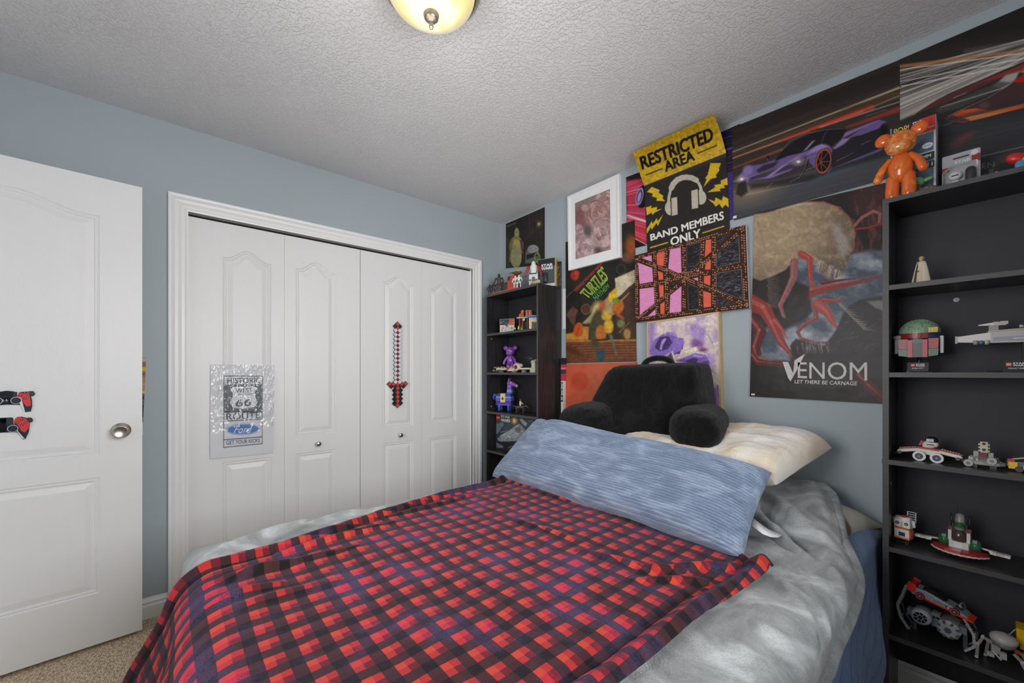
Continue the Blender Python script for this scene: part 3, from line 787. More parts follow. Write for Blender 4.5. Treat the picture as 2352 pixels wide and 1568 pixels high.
for p0, p1, w_, hh in [(U(480, 1390), U(640, 1340), .016, .020), (U(470, 1340), U(700, 1290), .012, .016), (U(520, 1330), U(820, 1255), .012, .014), (U(560, 1390), U(760, 1330), .02, .012),
                       (U(640, 1270), U(900, 1200), .013, .016), (U(1480, 1310), U(1690, 1296), .014, .022), (U(1460, 1330), U(1640, 1330), .012, .014), (U(1330, 1260), U(1560, 1320), .014, .012),
                       (U(1150, 1180), U(1330, 1240), .014, .010), (U(880, 1190), U(1100, 1130), .014, .014), (U(1700, 1300), U(1750, 1300), .02, .018), (U(900, 1260), U(1000, 1500), .05, .006), (U(1150, 1300), U(1260, 1520), .05, .006)]:
    h = h + ridge(A, B, p0, p1, w_, hh)
h = np.maximum(h, .010) * (1 - .3 * fl) + fl * .012 * np.sin(A * 30 + B * 3)
Pp = Pp + Np_ * h[..., None]
throw = grid_obj('plaid_throw', Pp, plaid_mat(), uv=np.stack([A, B], -1), thick=.008, offset=-1)
tag(throw, 'red and black checked fleece throw spread over the bed and hanging over its foot', 'throw blanket')

# ------------------------------------------------------------------ pillows
def pillow_grid(BL, BR, TR, TL, front, back, nu=120, nv=90, pw=2.6, pinch=.05, cord=None, lump=0.0, seed=1, hump=None):
    BL, BR, TR, TL = [np.array(p, float) for p in (BL, BR, TR, TL)]
    nrm = np.cross(BR - BL, TL - BL); nrm /= np.linalg.norm(nrm)
    if nrm[1] > 0 and abs(nrm[1]) > abs(nrm[2]) * .5: nrm = -nrm
    if nrm[2] < 0 and abs(nrm[2]) > abs(nrm[1]): nrm = -nrm
    def side(sign, T_):
        s, t = np.meshgrid(.5 - .5 * np.cos(np.linspace(0, PI, nu)) if cord is None else (lambda q: q)(np.linspace(0, 1, nu)), np.linspace(0, 1, nv) if cord is not None else .5 - .5 * np.cos(np.linspace(0, PI, nv)))
        a, b = 2 * s - 1, 2 * t - 1
        ss = s + pinch * a * -1 * (1 - b ** 2) * np.abs(a) ** 3 * .5; tt = t + pinch * b * -1 * (1 - a ** 2) * np.abs(b) ** 3 * .9
        P_ = (BL * (1 - ss[..., None]) + BR * ss[..., None]) * (1 - tt[..., None]) + (TL * (1 - ss[..., None]) + TR * ss[..., None]) * tt[..., None]
        f = np.clip((1 - np.abs(a) ** pw) * (1 - np.abs(b) ** pw), 0, 1) ** .55
        if hump is not None: f = f * hump(s, t)
        f = f * (1 + lump * (fbm(s * 5 + seed, t * 4, seed) - .5) * 2)
        hgt = f * T_
        if cord is not None:
            n_r, dep = cord; wv = t * n_r + .45 * (fbm(s * 6, t * 5, seed + 3) - .5)
            rid = np.abs(np.sin(PI * wv)) ** .6; hgt = hgt + sign * 0 + dep * rid * np.clip(f * 6, 0.15, 1) * (.75 + .5 * fbm(s * 60, t * 60, seed + 5))
        return P_ + sign * nrm * hgt[..., None], s, t
    return side(1, front), side(-1, back)
def pillow(name, m, *a, parent=None, **k):
    (F_, s, t), (K_, _, _) = pillow_grid(*a, **k); ny, nx = F_.shape[:2]
    vs = np.concatenate([F_.reshape(-1, 3), K_.reshape(-1, 3)]); idx = np.arange(nx * ny).reshape(ny, nx)
    q = np.stack([idx[:-1, :-1], idx[:-1, 1:], idx[1:, 1:], idx[1:, :-1]], -1).reshape(-1, 4)
    q2 = q[:, ::-1] + nx * ny
    ring = list(idx[0, :]) + list(idx[1:, -1]) + list(idx[-1, -2::-1]) + list(idx[-2:0:-1, 0]); n = len(ring)
    q3 = np.array([(ring[i], ring[i] + nx * ny, ring[(i + 1) % n] + nx * ny, ring[(i + 1) % n]) for i in range(n)])
    me = bpy.data.meshes.new(name); me.from_pydata(vs.tolist(), [], np.concatenate([q, q2, q3]).tolist())
    me.polygons.foreach_set('use_smooth', [True] * len(me.polygons)); me.materials.append(m)
    ul = me.uv_layers.new(name='cloth'); vi = np.zeros(len(me.loops), int); me.loops.foreach_get('vertex_index', vi)
    uvs = np.stack([s, t], -1).reshape(-1, 2); uvs = np.concatenate([uvs, uvs]); ul.data.foreach_set('uv', uvs[vi].astype(np.float32).ravel())
    bm = bmesh.new(); bm.from_mesh(me); bmesh.ops.remove_doubles(bm, verts=bm.verts, dist=2e-5); bmesh.ops.recalc_face_normals(bm, faces=bm.faces); bm.to_mesh(me); bm.free()
    o = bpy.data.objects.new(name, me); sc.collection.objects.link(o)
    if parent: o.parent = parent
    return o
M_CORD = fleece_mat('slate_blue_corduroy_plush', '#73839d', '#8191ab', '#a2b0c6', scale=7, bump=.6, fine=380, stretch=(.8, 2.6, 2.6), sheen=.35, dist=.003)
bl, br = (.905, -.80, .630), (2.175, -.835, .625)
tl, tr = (.905, -.45, .905), (2.150, -.500, .835)
body = thing('body_pillow', 'long slate blue corduroy plush pillow leaning across the bed in front of the black backrest', 'pillow', (0, 0, 0))
def hump(s, t): return .9 + .25 * np.exp(-((s - .22) / .2) ** 2) + .15 * np.exp(-((s - .75) / .2) ** 2) - .35 * np.exp(-(((s - .10) / .03) ** 2 + ((t - 1) / .25) ** 2))
cover = pillow('pillow_cover', M_CORD, bl, br, tr, tl, .085, .045, nu=220, nv=560, pw=7, pinch=.02, cord=(33, .0090), lump=.12, seed=4, hump=hump, parent=body)
# care label sticking out of its right end
lab = MB(); pts = [on_z(1731, 1190, .70), on_z(1765, 1215, .672), on_z(1783, 1222, .662), on_z(1797, 1229, .655)]
bot = [on_z(1727, 1207, .68), on_z(1752, 1226, .668), on_z(1770, 1233, .658), on_z(1787, 1234, .652)]
vs = [tuple(p) for p in pts] + [tuple(p) for p in bot]
lab.add(vs, [(i, i + 1, 5 + i, 4 + i) for i in range(3)], mat('white_satin_label', '#eef0f2', .4), True)
o = lab.build('care_label', body); md = o.modifiers.new('s', 'SOLIDIFY'); md.thickness = .0008
tx = MB()
for k in range(5):
    a = .12 + k * .16
    q = [np.array(vs[0]) * (1 - a) + np.array(vs[4]) * a, np.array(vs[1]) * (1 - a) + np.array(vs[5]) * a, np.array(vs[1]) * (1 - a - .06) + np.array(vs[5]) * (a + .06), np.array(vs[0]) * (1 - a - .06) + np.array(vs[4]) * (a + .06)]
    q = [p + np.array([0, 0, .0012]) for p in q]
    s0 = [q[0] * .8 + q[1] * .2, q[0] * .15 + q[1] * .85, q[3] * .15 + q[2] * .85, q[3] * .8 + q[2] * .2]
    tx.add([tuple(p) for p in s0], [(0, 1, 2, 3)], P('#9aa0a8'))
tx.build('label_print', body)

# black plush backrest with two arms and a carrying loop
M_BLACKFUR = fleece_mat('black_plush', '#050506', '#09090a', '#18181a', scale=9, bump=.9, fine=300, sheen=.14, dist=.006)
rest = thing('backrest_pillow', 'black plush reading backrest with two stubby arms propped against the wall', 'pillow', (0, 0, 0))
def blob(poly_front, y_front, y_back, top_y, name, rad=.05):
    pass
# back cushion: rounded slab, narrow at the top, spreading to the left below
mb = MB(); prof_b = []
def rounded(poly, rr, k=6):
    out = []; n = len(poly)
    for i in range(n):
        p, q, r_ = Vector(poly[i - 1]), Vector(poly[i]), Vector(poly[(i + 1) % n])
        a = (p - q).normalized(); b = (r_ - q).normalized(); rr_ = rr[i] if hasattr(rr, '__len__') else rr
        s0 = q + a * rr_; s1 = q + b * rr_
        for j in range(k + 1):
            t = j / k; out.append(tuple((s0 * (1 - t) + q * t) * (1 - t) + (q * (1 - t) + s1 * t) * t))
    return out
outl = rounded([(1.09, .70), (1.84, .70), (1.815, 1.00), (1.775, 1.245), (1.30, 1.235), (1.15, .98)], [.06, .05, .06, .045, .06, .12], 7)
cx0, cz0 = 1.50, .98
lay = [(-.110, .90), (-.130, .965), (-.165, .99), (-.24, 1.0), (-.30, .99), (-.335, .965), (-.352, .90), (-.360, .62), (-.362, .25)]
n = len(outl); vs = []
for y, k in lay:
    for a, b in outl: vs.append((cx0 + (a - cx0) * k, y + .10 * (b - .9) * 1.0, cz0 + (b - cz0) * k))
mb.add(vs, [(i * n + j, i * n + (j + 1) % n, (i + 1) * n + (j + 1) % n, (i + 1) * n + j) for i in range(len(lay) - 1) for j in range(n)] + [list(range(n))[::-1], list(range((len(lay) - 1) * n, len(lay) * n))], M_BLACKFUR, True)
o = mb.build('back_cushion', rest, subd=1, smooth_all=True)
tex = bpy.data.textures.new('plush', 'CLOUDS'); tex.noise_scale = .02
def fuzz(o, s=.008):
    d = o.modifiers.new('fuzz', 'DISPLACE'); d.texture = tex; d.strength = s; d.mid_level = .5
fuzz(o)
for (px, pz, rx, rz, y0_, y1_, nm) in [(1.285, .930, .140, .115, -.14, -.50, 'arm'), (1.745, .962, .122, .098, -.10, -.44, 'arm')]:
    m2 = MB(); rings = []
    prf = [(0, .35), (.02, .7), (.06, .93), (.12, 1.0), (.22, 1.02), (.29, .98), (.33, .90), (.352, .72), (.360, .45), (.361, .2)]
    n = 32; vs = []
    for d, k in prf:
        for j in range(n):
            a = 2 * PI * j / n; ca, sa = math.cos(a), math.sin(a)
            ca = math.copysign(abs(ca) ** .85, ca); sa = math.copysign(abs(sa) ** .85, sa)
            vs.append((px + (d * .26 if px > 1.5 else -d * .22) + rx * k * ca, y0_ - d, pz + rz * k * sa - d * .06))
    m2.add(vs, [(i * n + j, i * n + (j + 1) % n, (i + 1) * n + (j + 1) % n, (i + 1) * n + j) for i in range(len(prf) - 1) for j in range(n)] + [list(range(n))[::-1], list(range((len(prf) - 1) * n, len(prf) * n))], M_BLACKFUR, True)
    o = m2.build(nm, rest, subd=2, smooth_all=True); fuzz(o, .007)
lp = MB().capsule([(1.46, -.205, 1.235), (1.48, -.205, 1.262), (1.54, -.205, 1.272), (1.60, -.205, 1.262), (1.62, -.205, 1.235)], [.016] * 5, M_BLACKFUR, 12)
o = lp.build('carrying_loop', rest, subd=1); fuzz(o, .005)

# cream faux-fur pillow behind
def cream_mat():
    m, nt, b = newmat('cream_tan_faux_fur')
    tc = N(nt, 'ShaderNodeTexCoord'); mp = N(nt, 'ShaderNodeMapping'); mp.inputs['Scale'].default_value = (6, 2, 2); L(nt, tc.outputs['Object'], mp.inputs[0])
    n1 = N(nt, 'ShaderNodeTexNoise', i_Scale=1.3, i_Detail=3.0, i_Distortion=1.0); L(nt, mp.outputs[0], n1.inputs['Vector'])
    cr = N(nt, 'ShaderNodeValToRGB'); e = cr.color_ramp.elements; e[0].position = .38; e[0].color = (*lin('#d8c4ac'), 1); e[1].position = .65; e[1].color = (*lin('#ece9e6'), 1)
    k = e.new(.5); k.color = (*lin('#e8dccb'), 1); L(nt, n1.outputs[0], cr.inputs[0]); L(nt, cr.outputs[0], b.inputs['Base Color'])
    setin(b, 'Roughness', .9); setin(b, 'Sheen Weight', .3)
    n2 = N(nt, 'ShaderNodeTexNoise', i_Scale=160.0, i_Detail=4.0); L(nt, tc.outputs['Object'], n2.inputs['Vector'])
    bp = N(nt, 'ShaderNodeBump', i_Strength=.55, i_Distance=.005); L(nt, n2.outputs[0], bp.inputs['Height']); L(nt, bp.outputs[0], b.inputs['Normal'])
    return m
M_CREAM = cream_mat()
o = pillow('fur_pillow', M_CREAM, (1.42, -.52, .755), (2.15, -.46, .785), (2.250, -.14, .895), (1.42, -.13, .86), .100, .030, nu=110, nv=80, pw=11, pinch=.01, lump=.24, seed=21)
tag(o, 'cream and tan faux fur pillow lying behind the right arm of the black backrest', 'pillow')
# patterned pillow squeezed under the blankets
def sham_mat():
    m, nt, b = newmat('brown_white_pillowcase')
    tc = N(nt, 'ShaderNodeTexCoord'); n1 = N(nt, 'ShaderNodeTexNoise', i_Scale=5.0, i_Detail=2.0, i_Distortion=.6); L(nt, tc.outputs['Object'], n1.inputs['Vector'])
    cr = N(nt, 'ShaderNodeValToRGB'); e = cr.color_ramp.elements; e[0].position = .47; e[0].color = (*lin('#7c6650'), 1); e[1].position = .54; e[1].color = (*lin('#d6d0c6'), 1)
    L(nt, n1.outputs[0], cr.inputs[0]); L(nt, cr.outputs[0], b.inputs['Base Color']); setin(b, 'Roughness', .85)
    return m
o = pillow('bed_pillow', sham_mat(), (1.75, -.46, .625), (2.33, -.36, .620), (2.400, -.05, .600), (1.75, -.05, .68), .085, .008, nu=70, nv=50, pw=3, pinch=.04, lump=.1, seed=8)
tag(o, 'brown and white patterned pillow poking out from under the blankets at the bed corner', 'pillow')

# ================================================================== PICTURES AND POSTERS
def crop(ox, oy, k): return lambda x, y: (ox + x * k, oy + y * k)
def pts(f, s):
    v = [float(t) for t in s.split()]; return [f(v[i], v[i + 1]) for i in range(0, len(v), 2)]
M_WHITE_INK = mat('ink_white', '#e8e6e0', .5, var=.12, scale=120)
M_BLACK_INK = mat('ink_black', '#1e1b19', .5)
def poster(name, label, cat, y, tl, tr, br, bl, nx, ny, base):
    a = Art(wall_rows(y, tl, tr, br, bl), nx, ny, base)
    c = on_y(*bl, y); t = thing(name, label, cat, (c[0], y, c[2]))
    return a, t
def lettering(mb, parent, name='lettering'):
    o = mb.build(name); wparent(o, parent); return o

# ---- dark science fiction poster in the corner
a, t = poster('film_poster', 'dark poster with a golden upright form and a grey dome above the corner bookcase', 'poster', -.003, (1162, 514), (1251, 475.5), (1251, 608), (1162, 616), 90, 120, '#2c2826')
Z = crop(1100, 440, .1913)
a.poly(pts(Z, '325 560 480 520 480 900 325 900'), '#3d3c30', .8, 12)
a.poly(pts(Z, '540 300 790 190 790 600 560 560'), '#332b29', .9, 6)
for x in (600, 640, 690, 745): a.line(Z(x, 230), Z(x + 10, 560), 1.6, 1.2, '#4a3c36', .7)
a.ell(Z(722, 388), 5, 6, '#8f8a4c', soft=6, alpha=.8); a.ell(Z(722, 388), 1.4, 1.6, '#e6e08a')
a.line(Z(722, 420), Z(560, 560), 1, .8, '#5e5036', .6); a.line(Z(722, 420), Z(745, 560), 1, .8, '#5e5036', .6)
a.ell(Z(455, 500), 5.5, 13, '#8d8b62'); a.ell(Z(450, 660), 16, 24, '#7e7a4a'); a.ell(Z(450, 650), 9, 15, '#a8905a'); a.ell(Z(445, 780), 13, 26, '#8e8c68')
a.line(Z(395, 600), Z(370, 840), 5, 3, '#6e6c40'); a.line(Z(505, 590), Z(530, 740), 5, 3, '#5e3038')
a.poly(pts(Z, '555 860 560 720 620 640 680 650 720 740 720 860'), '#5d625c'); a.ell(Z(650, 690), 13, 10, '#8a9088'); a.poly(pts(Z, '570 760 700 720 705 770 575 815'), '#23242a')
a.ell(Z(700, 790), 6, 10, '#7c9a3c', ring=2.2, soft=2)
a.mottle(.14, 6, 6, 3)
a.build('sheet', t)
mb = MB(); sheet_text(mb, 'THE FORCE AWAKENS', -.0036, *pts(Z, '335 410 440 365 440 385 335 430'), mat('ink_gold', '#8a7a5a', .5)); lettering(mb, t)

# ---- white framed rose print
Z = crop(1280, 380, .18707)
o4 = pts(Z, '122 382 758 98 772 1125 135 1290'); i4 = pts(Z, '218 462 645 288 655 1030 225 1150')
c = on_y(*o4[3], -.024); t = thing('framed_print', 'large white framed print of dusty pink roses hanging just under the ceiling', 'picture', (c[0], 0, c[2]))
def frame_mesh(o4, d, w, m, yb=-.001):
    """picture frame: outer corners on plane y = -d, border width w"""
    O = [on_y(*p, -d) for p in o4]; cen = sum(O) / 4
    I = []
    for k in range(4):
        p, q, r_ = O[k - 1], O[k], O[(k + 1) % 4]
        e0 = (p - q) / np.linalg.norm(p - q); e1 = (r_ - q) / np.linalg.norm(r_ - q); I.append(q + (e0 + e1) * w)
    mb = MB(); back = lambda P_, y: [(p[0], y, p[2]) for p in P_]
    vs = back(O, yb) + back(O, -d) + back(I, -d) + back(I, -d + .006)
    mb.add(vs, [(r * 4 + k, r * 4 + (k + 1) % 4, (r + 1) * 4 + (k + 1) % 4, (r + 1) * 4 + k) for r in range(3) for k in range(4)] + [(3, 2, 1, 0), (12, 13, 14, 15)], m)
    return mb
M_FRAME_W = mat('white_frame_paint', '#f0f0f0', .3)
o = frame_mesh(o4, .026, .018, M_FRAME_W).build('frame', bev=.001); wparent(o, t)
a = Art(wall_rows(-.0215, *i4), 110, 170, '#8b7c7b')
def rose(a, c, R, dark, mid, light, seed, sq=1.0, tilt=0, n=9):
    rnd = random.Random(seed)
    a.ell(c, R, R * sq, mid, tilt, soft=R * .25)
    for ring, (rf, cnt) in enumerate(((.80, 7), (.62, 6), (.45, 5), (.30, 4), (.15, 3))):
        for k in range(cnt):
            w_ = 2 * PI * k / cnt + seed + ring * .7 + rnd.uniform(-.2, .2); rx, ry = R * (.20 + .42 * rf), R * (.12 + .22 * rf)
            cx, cy = c[0] + math.cos(w_) * R * rf * .72, c[1] + math.sin(w_) * R * rf * .72 * sq; tn = math.degrees(w_) + 90 + rnd.uniform(-12, 12)
            a.ell((cx - math.cos(w_) * R * .05, cy - math.sin(w_) * R * .05), rx * 1.04, ry * 1.1, dark, tn, alpha=.85, soft=R * .07)
            a.ell((cx, cy), rx, ry, light if (k + ring) % 2 else mid, tn, alpha=.95, soft=R * .06)
            a.ell((cx - math.cos(w_) * ry * .45, cy - math.sin(w_) * ry * .45), rx * .7, ry * .4, mid, tn, alpha=.7, soft=R * .08)
    for k in range(16):
        a0 = rnd.uniform(0, 6.28); r0 = R * rnd.uniform(.25, .95); s = rnd.uniform(.5, 1.1); P_ = []
        for j in range(6): w_ = a0 + s * j / 5; P_.append((c[0] + r0 * math.cos(w_), c[1] + r0 * math.sin(w_) * sq))
        a.path(P_, (R * .07, R * .02), light if k % 2 else dark, .7, R * .05)
D, Mi, Li = '#7d5c5c', '#a98887', '#c9aead'
a.ell(Z(560, 300), 30, 22, '#9a8786', soft=14); a.ell(Z(290, 640), 16, 26, '#8a5f5f', soft=10)
rose(a, Z(590, 420), 24, D, Mi, Li, 3); rose(a, Z(480, 590), 27, '#7a5250', '#a5807c', '#c09e98', 8, 1.2, 20)
rose(a, Z(560, 830), 33, D, '#b09290', '#ccb2b0', 5, 1.15); rose(a, Z(335, 1010), 25, D, '#b39796', '#cdb6b4', 9, 1.25); rose(a, Z(262, 800), 12, D, Mi, Li, 2, 1.3)
a.ell(Z(340, 522), 8.5, 7.5, '#b59a98', soft=4); a.ell(Z(380, 800), 9, 12, '#5c4c50', soft=8, alpha=.8); a.ell(Z(500, 1040), 8, 7, '#54464a', soft=8, alpha=.8)
a.mottle(.10, 5, 5, 2); a.build('print', t, .35)

# ---- cartoon film poster: dark diagonal with green and red lettering
a, t = poster('film_poster', 'brown film poster with a tilted green and yellow title below the white frame', 'poster', -.0045, (1299, 556), (1458, 505), (1462, 830), (1300, 834), 150, 260, '#332d28')
Z = crop(1280, 580, .2361)
a.poly(pts(Z, '80 -110 760 -330 760 165 240 690 80 720'), '#2c2a26')
a.ell(Z(690, 50), 15, 10, '#6a4b40', soft=10); a.ell(Z(660, 55), 6, 6, '#7d5548', ring=2, soft=2); a.ell(Z(720, -60), 14, 24, '#a0562c', soft=12, alpha=.9)
a.ell(Z(170, 222), 10, 11, '#a83529', soft=3); a.ell(Z(190, 195), 6, 5, '#c4493a', soft=3)
a.path(pts(Z, '80 440 240 290 400 130 440 95'), 1.6, '#7a6248', .8)
a.ell(Z(620, 160), 10, 11, '#4c443c', ring=1.6, soft=2); a.ell(Z(280, 550), 11.5, 12, '#54392c', soft=1.5); a.ell(Z(280, 550), 11, 11.5, '#7a5a45', ring=1.6, soft=1.6)
a.poly(pts(Z, '240 690 480 440 750 165 755 290 690 350 590 430 560 600 330 700'), '#a8946e', 1, 3)
a.poly(pts(Z, '560 250 755 165 755 290 600 430 575 430'), '#c9bda2', 1, 3); a.poly(pts(Z, '500 400 580 330 582 425 500 500'), '#d9ac3a', 1, 3)
a.poly(pts(Z, '760 290 775 860 620 860 560 700 600 440 690 340'), '#4a372c', 1, 3)
a.poly(pts(Z, '80 700 240 700 560 640 640 860 80 860'), '#3a2e25', .9, 6); a.ell(Z(400, 570), 16, 22, '#c8b27a', soft=10); a.ell(Z(440, 520), 8, 12, '#b4623a', soft=6)
a.poly(pts(Z, '80 790 140 780 260 720 310 720 300 860 80 860'), '#c4883a', 1, 5); a.ell(Z(205, 750), 11, 17, '#c25a26', 12, soft=2); a.path(pts(Z, '185 810 200 760 225 700'), 1.4, '#8e3a18', .7)
a.poly(pts(Z, '90 600 150 520 205 560 180 620 170 720 130 680'), '#6a4840', 1, 3)
a.poly(pts(Z, '80 850 775 845 775 1060 80 1080'), '#6e4430', 1, 4)
for k in range(14): a.line(Z(90 + k * 20, 868 + k * 12), Z(770, 850 + k * 13), .9, 1.3, '#a8693c' if k % 2 else '#553324', .7, 2)
a.line(Z(80, 862), Z(775, 850), 3, 3, '#d09c50', .8, 3); a.line(Z(90, 930), Z(250, 1000), 14, 2, '#4c2a20', .6, 8)
# plain stand-in shapes where the drawn heroes stand
a.ell(Z(390, 740), 17, 44, '#4a4432', 6, soft=5); a.ell(Z(425, 790), 12, 20, '#b86c2c', soft=4); a.ell(Z(500, 715), 11, 17, '#d2a634', soft=4); a.ell(Z(480, 620), 12, 10, '#c9a23a', soft=4)
a.poly(pts(Z, '380 950 460 950 450 1050 385 1050'), '#2f4c5c', 1, 4); a.line(Z(380, 850), Z(490, 845), 4, 4, '#33302c', 1, 2); a.line(Z(520, 810), Z(575, 980), 7, 4, '#5a6a60', .9, 3)
a.ell(Z(590, 530), 13, 17, '#b9642c', 20, soft=4); a.ell(Z(570, 470), 8, 7, '#6d8a34', soft=3); a.line(Z(620, 470), Z(700, 390), 4, 2, '#c98a50', .9, 2); a.line(Z(560, 580), Z(640, 640), 8, 6, '#a85028', .9, 3)
a.ell(Z(620, 690), 9, 9, '#6a7a4c', soft=4); a.path(pts(Z, '600 780 640 740 700 680'), 2, '#8a6a3c', .9); a.ell(Z(680, 790), 8, 12, '#a5824c', soft=4); a.line(Z(660, 850), Z(690, 950), 2.5, 2, '#7a5a38', .9)
a.mottle(.16, 7, 7, 4); a.mottle(.10, 2.5, 2.5, 6)
a.build('sheet', t, .28)
mb = MB(); G1, G2, RD1 = mat('ink_green', '#4f9a3c', .5, var=.2), mat('ink_yellow_green', '#c8c83c', .5), mat('ink_red', '#c0302c', .5)
sheet_text(mb, 'TEENAGE MUTANT NINJA', -.0052, *pts(Z, '165 368 425 98 445 118 188 392'), RD1, bold=.03)
sheet_text(mb, 'TURTLES', -.0050, *pts(Z, '214 392 436 124 500 262 300 452'), G2, bold=.06)
sheet_text(mb, 'TURTLES', -.0056, *pts(Z, '224 396 436 136 490 258 300 440'), mat('ink_leaf_green', '#5c9c34', .5), bold=.0)
sheet_text(mb, 'MUTANT', -.0052, *pts(Z, '320 388 452 262 478 298 350 428'), G1, bold=.03)
sheet_text(mb, 'MAYHEM', -.0052, *pts(Z, '345 432 488 300 508 340 378 472'), G1, bold=.03)
lettering(mb, t)

# ---- orange board below it
Z = crop(1280, 580, .2361)
c = on_y(1297, 960, -.014); t = thing('poster_board', 'plain orange painted board under the brown film poster, half hidden by the black backrest', 'board', (c[0], 0, c[2]))
o4 = [(1296, 836), (1462, 832), (1462, 950), (1296, 968)]
O = [on_y(*p, -.012) for p in o4]
mb = MB().add([tuple(p) for p in O] + [(p[0], -.001, p[2]) for p in O], [(0, 1, 5, 4), (1, 2, 6, 5), (2, 3, 7, 6), (3, 0, 4, 7), (4, 5, 6, 7), (0, 3, 2, 1)], mat('orange_board', '#cf5c3c', .5)); wparent(mb.build('board'), t)
a = Art(wall_rows(-.0125, *o4), 90, 70, '#cf5f42')
a.poly(pts(Z, '270 1130 400 1100 520 1120 540 1200 480 1300 420 1420 290 1420 260 1280'), '#c8684c', .8, 8); a.ell(Z(220, 1250), 20, 22, '#c24a32', 30, alpha=.7, soft=6); a.ell(Z(400, 1180), 26, 18, '#c46a4e', ring=1.2, alpha=.7)
a.mottle(.07, 12, 12, 8); a.build('paint', t)

# ---- hockey stick and a strip of white card beside the corner bookcase
t = thing('hockey_stick', 'black pink and white taped hockey stick standing between the corner bookcase and the orange board', 'hockey stick', (.722, -.03, 0))
mb = MB(); segs = [(0, .02, '#1c1c20'), (.02, .90, '#1c1c20'), (.90, 1.135, '#e6e6e6'), (1.135, 1.16, '#c4405c'), (1.16, 1.185, '#c4405c'), (1.185, 1.215, '#3a4450'), (1.215, 1.228, '#e08098'), (1.228, 1.25, '#c83c60')]
for z0, z1, c in segs: mb.box(-.010, -.014, z0, .010, .014, z1, P(c, .45))
wp = mb.build('shaft', t)
mb = MB().box(-.0125, -.0165, 1.25, .0125, .0165, 1.295, mat('black_grip_tape', '#202226', .9, bump=.5)); mb.build('tape_knob', t)
mb = MB(); text_quad(mb, 'CCM', (.009, -.0146, 1.13), (.009, -.0146, .99), (-.009, -.0146, .99), (-.009, -.0146, 1.13), P('#18181a'), bold=.05); mb.build('lettering', t)
t = MB().box(0, 0, 0, .030, .0008, .285, mat('white_card', '#dfe1e4', .5)).build('card_strip'); t.location = (.690, -.0030, 1.503)
tag(t, 'narrow white strip of card on the wall beside the brown film poster', 'card')

# ---- red and pink racing poster behind the restricted area poster
a, t = poster('racing_poster', 'narrow red and pink poster of speed streaks and a car wheel beside the white frame', 'poster', -.0035, (1437.7, 407), (1500, 384), (1500, 559), (1440, 574.5), 70, 170, '#3a1c28')
Z = crop(1280, 380, .18707)
a.poly(pts(Z, '840 150 1100 60 1100 980 860 850'), '#b0384a', 1, 10)
rnd = random.Random(4)
for k in range(46):
    y = rnd.uniform(170, 900); c = rnd.choice(['#e04a50', '#c82c44', '#f07088', '#8a2440', '#f0a0b0', '#5c1c30', '#d83c78'])
    a.line(Z(840, y), Z(1110, y - 40 + (y - 420) * .45), rnd.uniform(1, 4), rnd.uniform(.6, 3), c, rnd.uniform(.4, .9), 2.5)
a.poly(pts(Z, '840 130 1100 40 1100 150 850 190'), '#2a1c22', 1, 6); a.poly(pts(Z, '860 870 1100 980 1100 1100 850 1100'), '#231c20', 1, 4)
a.ell(Z(1050, 380), 15, 27, '#17131a', 12); a.ell(Z(1010, 380), 7, 18, '#9a7ac0', 12, ring=2.5); a.ell(Z(1008, 385), 4, 13, '#c2b0dc', 12, alpha=.8); a.line(Z(870, 850), Z(1100, 975), 1.5, 1.5, '#f0b0b4')
a.line(Z(860, 610), Z(1100, 690), 4, 6, '#f0d8e4', .8, 4); a.line(Z(900, 540), Z(1090, 590), 3, 5, '#a04898', .7, 5)
a.build('sheet', t, .3)
mb = MB(); sheet_text(mb, 'I', -.0041, *pts(Z, '862 1018 914 998 914 1018 862 1036'), M_WHITE_INK); lettering(mb, t)

# ---- restricted area poster, its top curling off the wall
Lk = [(0, 1454, 350), (.16, 1466, 388), (.30, 1480, 428), (1, 1488, 600)]
Rk = [(0, 1640, 262), (.16, 1655, 303), (.30, 1668, 350), (1, 1677, 548)]
def band_xy(t):
    ts = [k[0] for k in Lk]
    return (np.interp(t, ts, [k[1] for k in Lk]), np.interp(t, ts, [k[2] for k in Lk])), (np.interp(t, ts, [k[1] for k in Rk]), np.interp(t, ts, [k[2] for k in Rk]))
def band_y(t, off=0): return -.0065 - .165 * max(0, (.34 - t) / .34) ** 1.5 - off
def band_rows(t): l, r_ = band_xy(t); return on_y(*l, band_y(t)), on_y(*r_, band_y(t))
a = Art(band_rows, 200, 250, '#2f2b29'); Z = crop(1280, 380, .18707)
c = on_y(1488, 600, -.007); t = thing('music_poster', 'black and yellow restricted area poster with white headphones, its top curling off the wall', 'poster', (c[0], -.007, c[2]))
a.poly([(1440, 340), (1640, 240), (1690, 300), (1690, 342), (1479, 427), (1470, 440)], '#d0a92c')
n_ = a.noise(5, 5, 3); ym = (a.V < 427 - (a.U - 1479) * .4)
a.C = np.where(ym[..., None], a.C * (0.78 + .42 * n_[..., None]), a.C)
a.line((1484, 402), (1521, 387), 2.6, 2.6, '#2b2621'); a.line((1603, 352), (1646, 334), 2.6, 2.6, '#2b2621')
Y1 = '#d8b428'
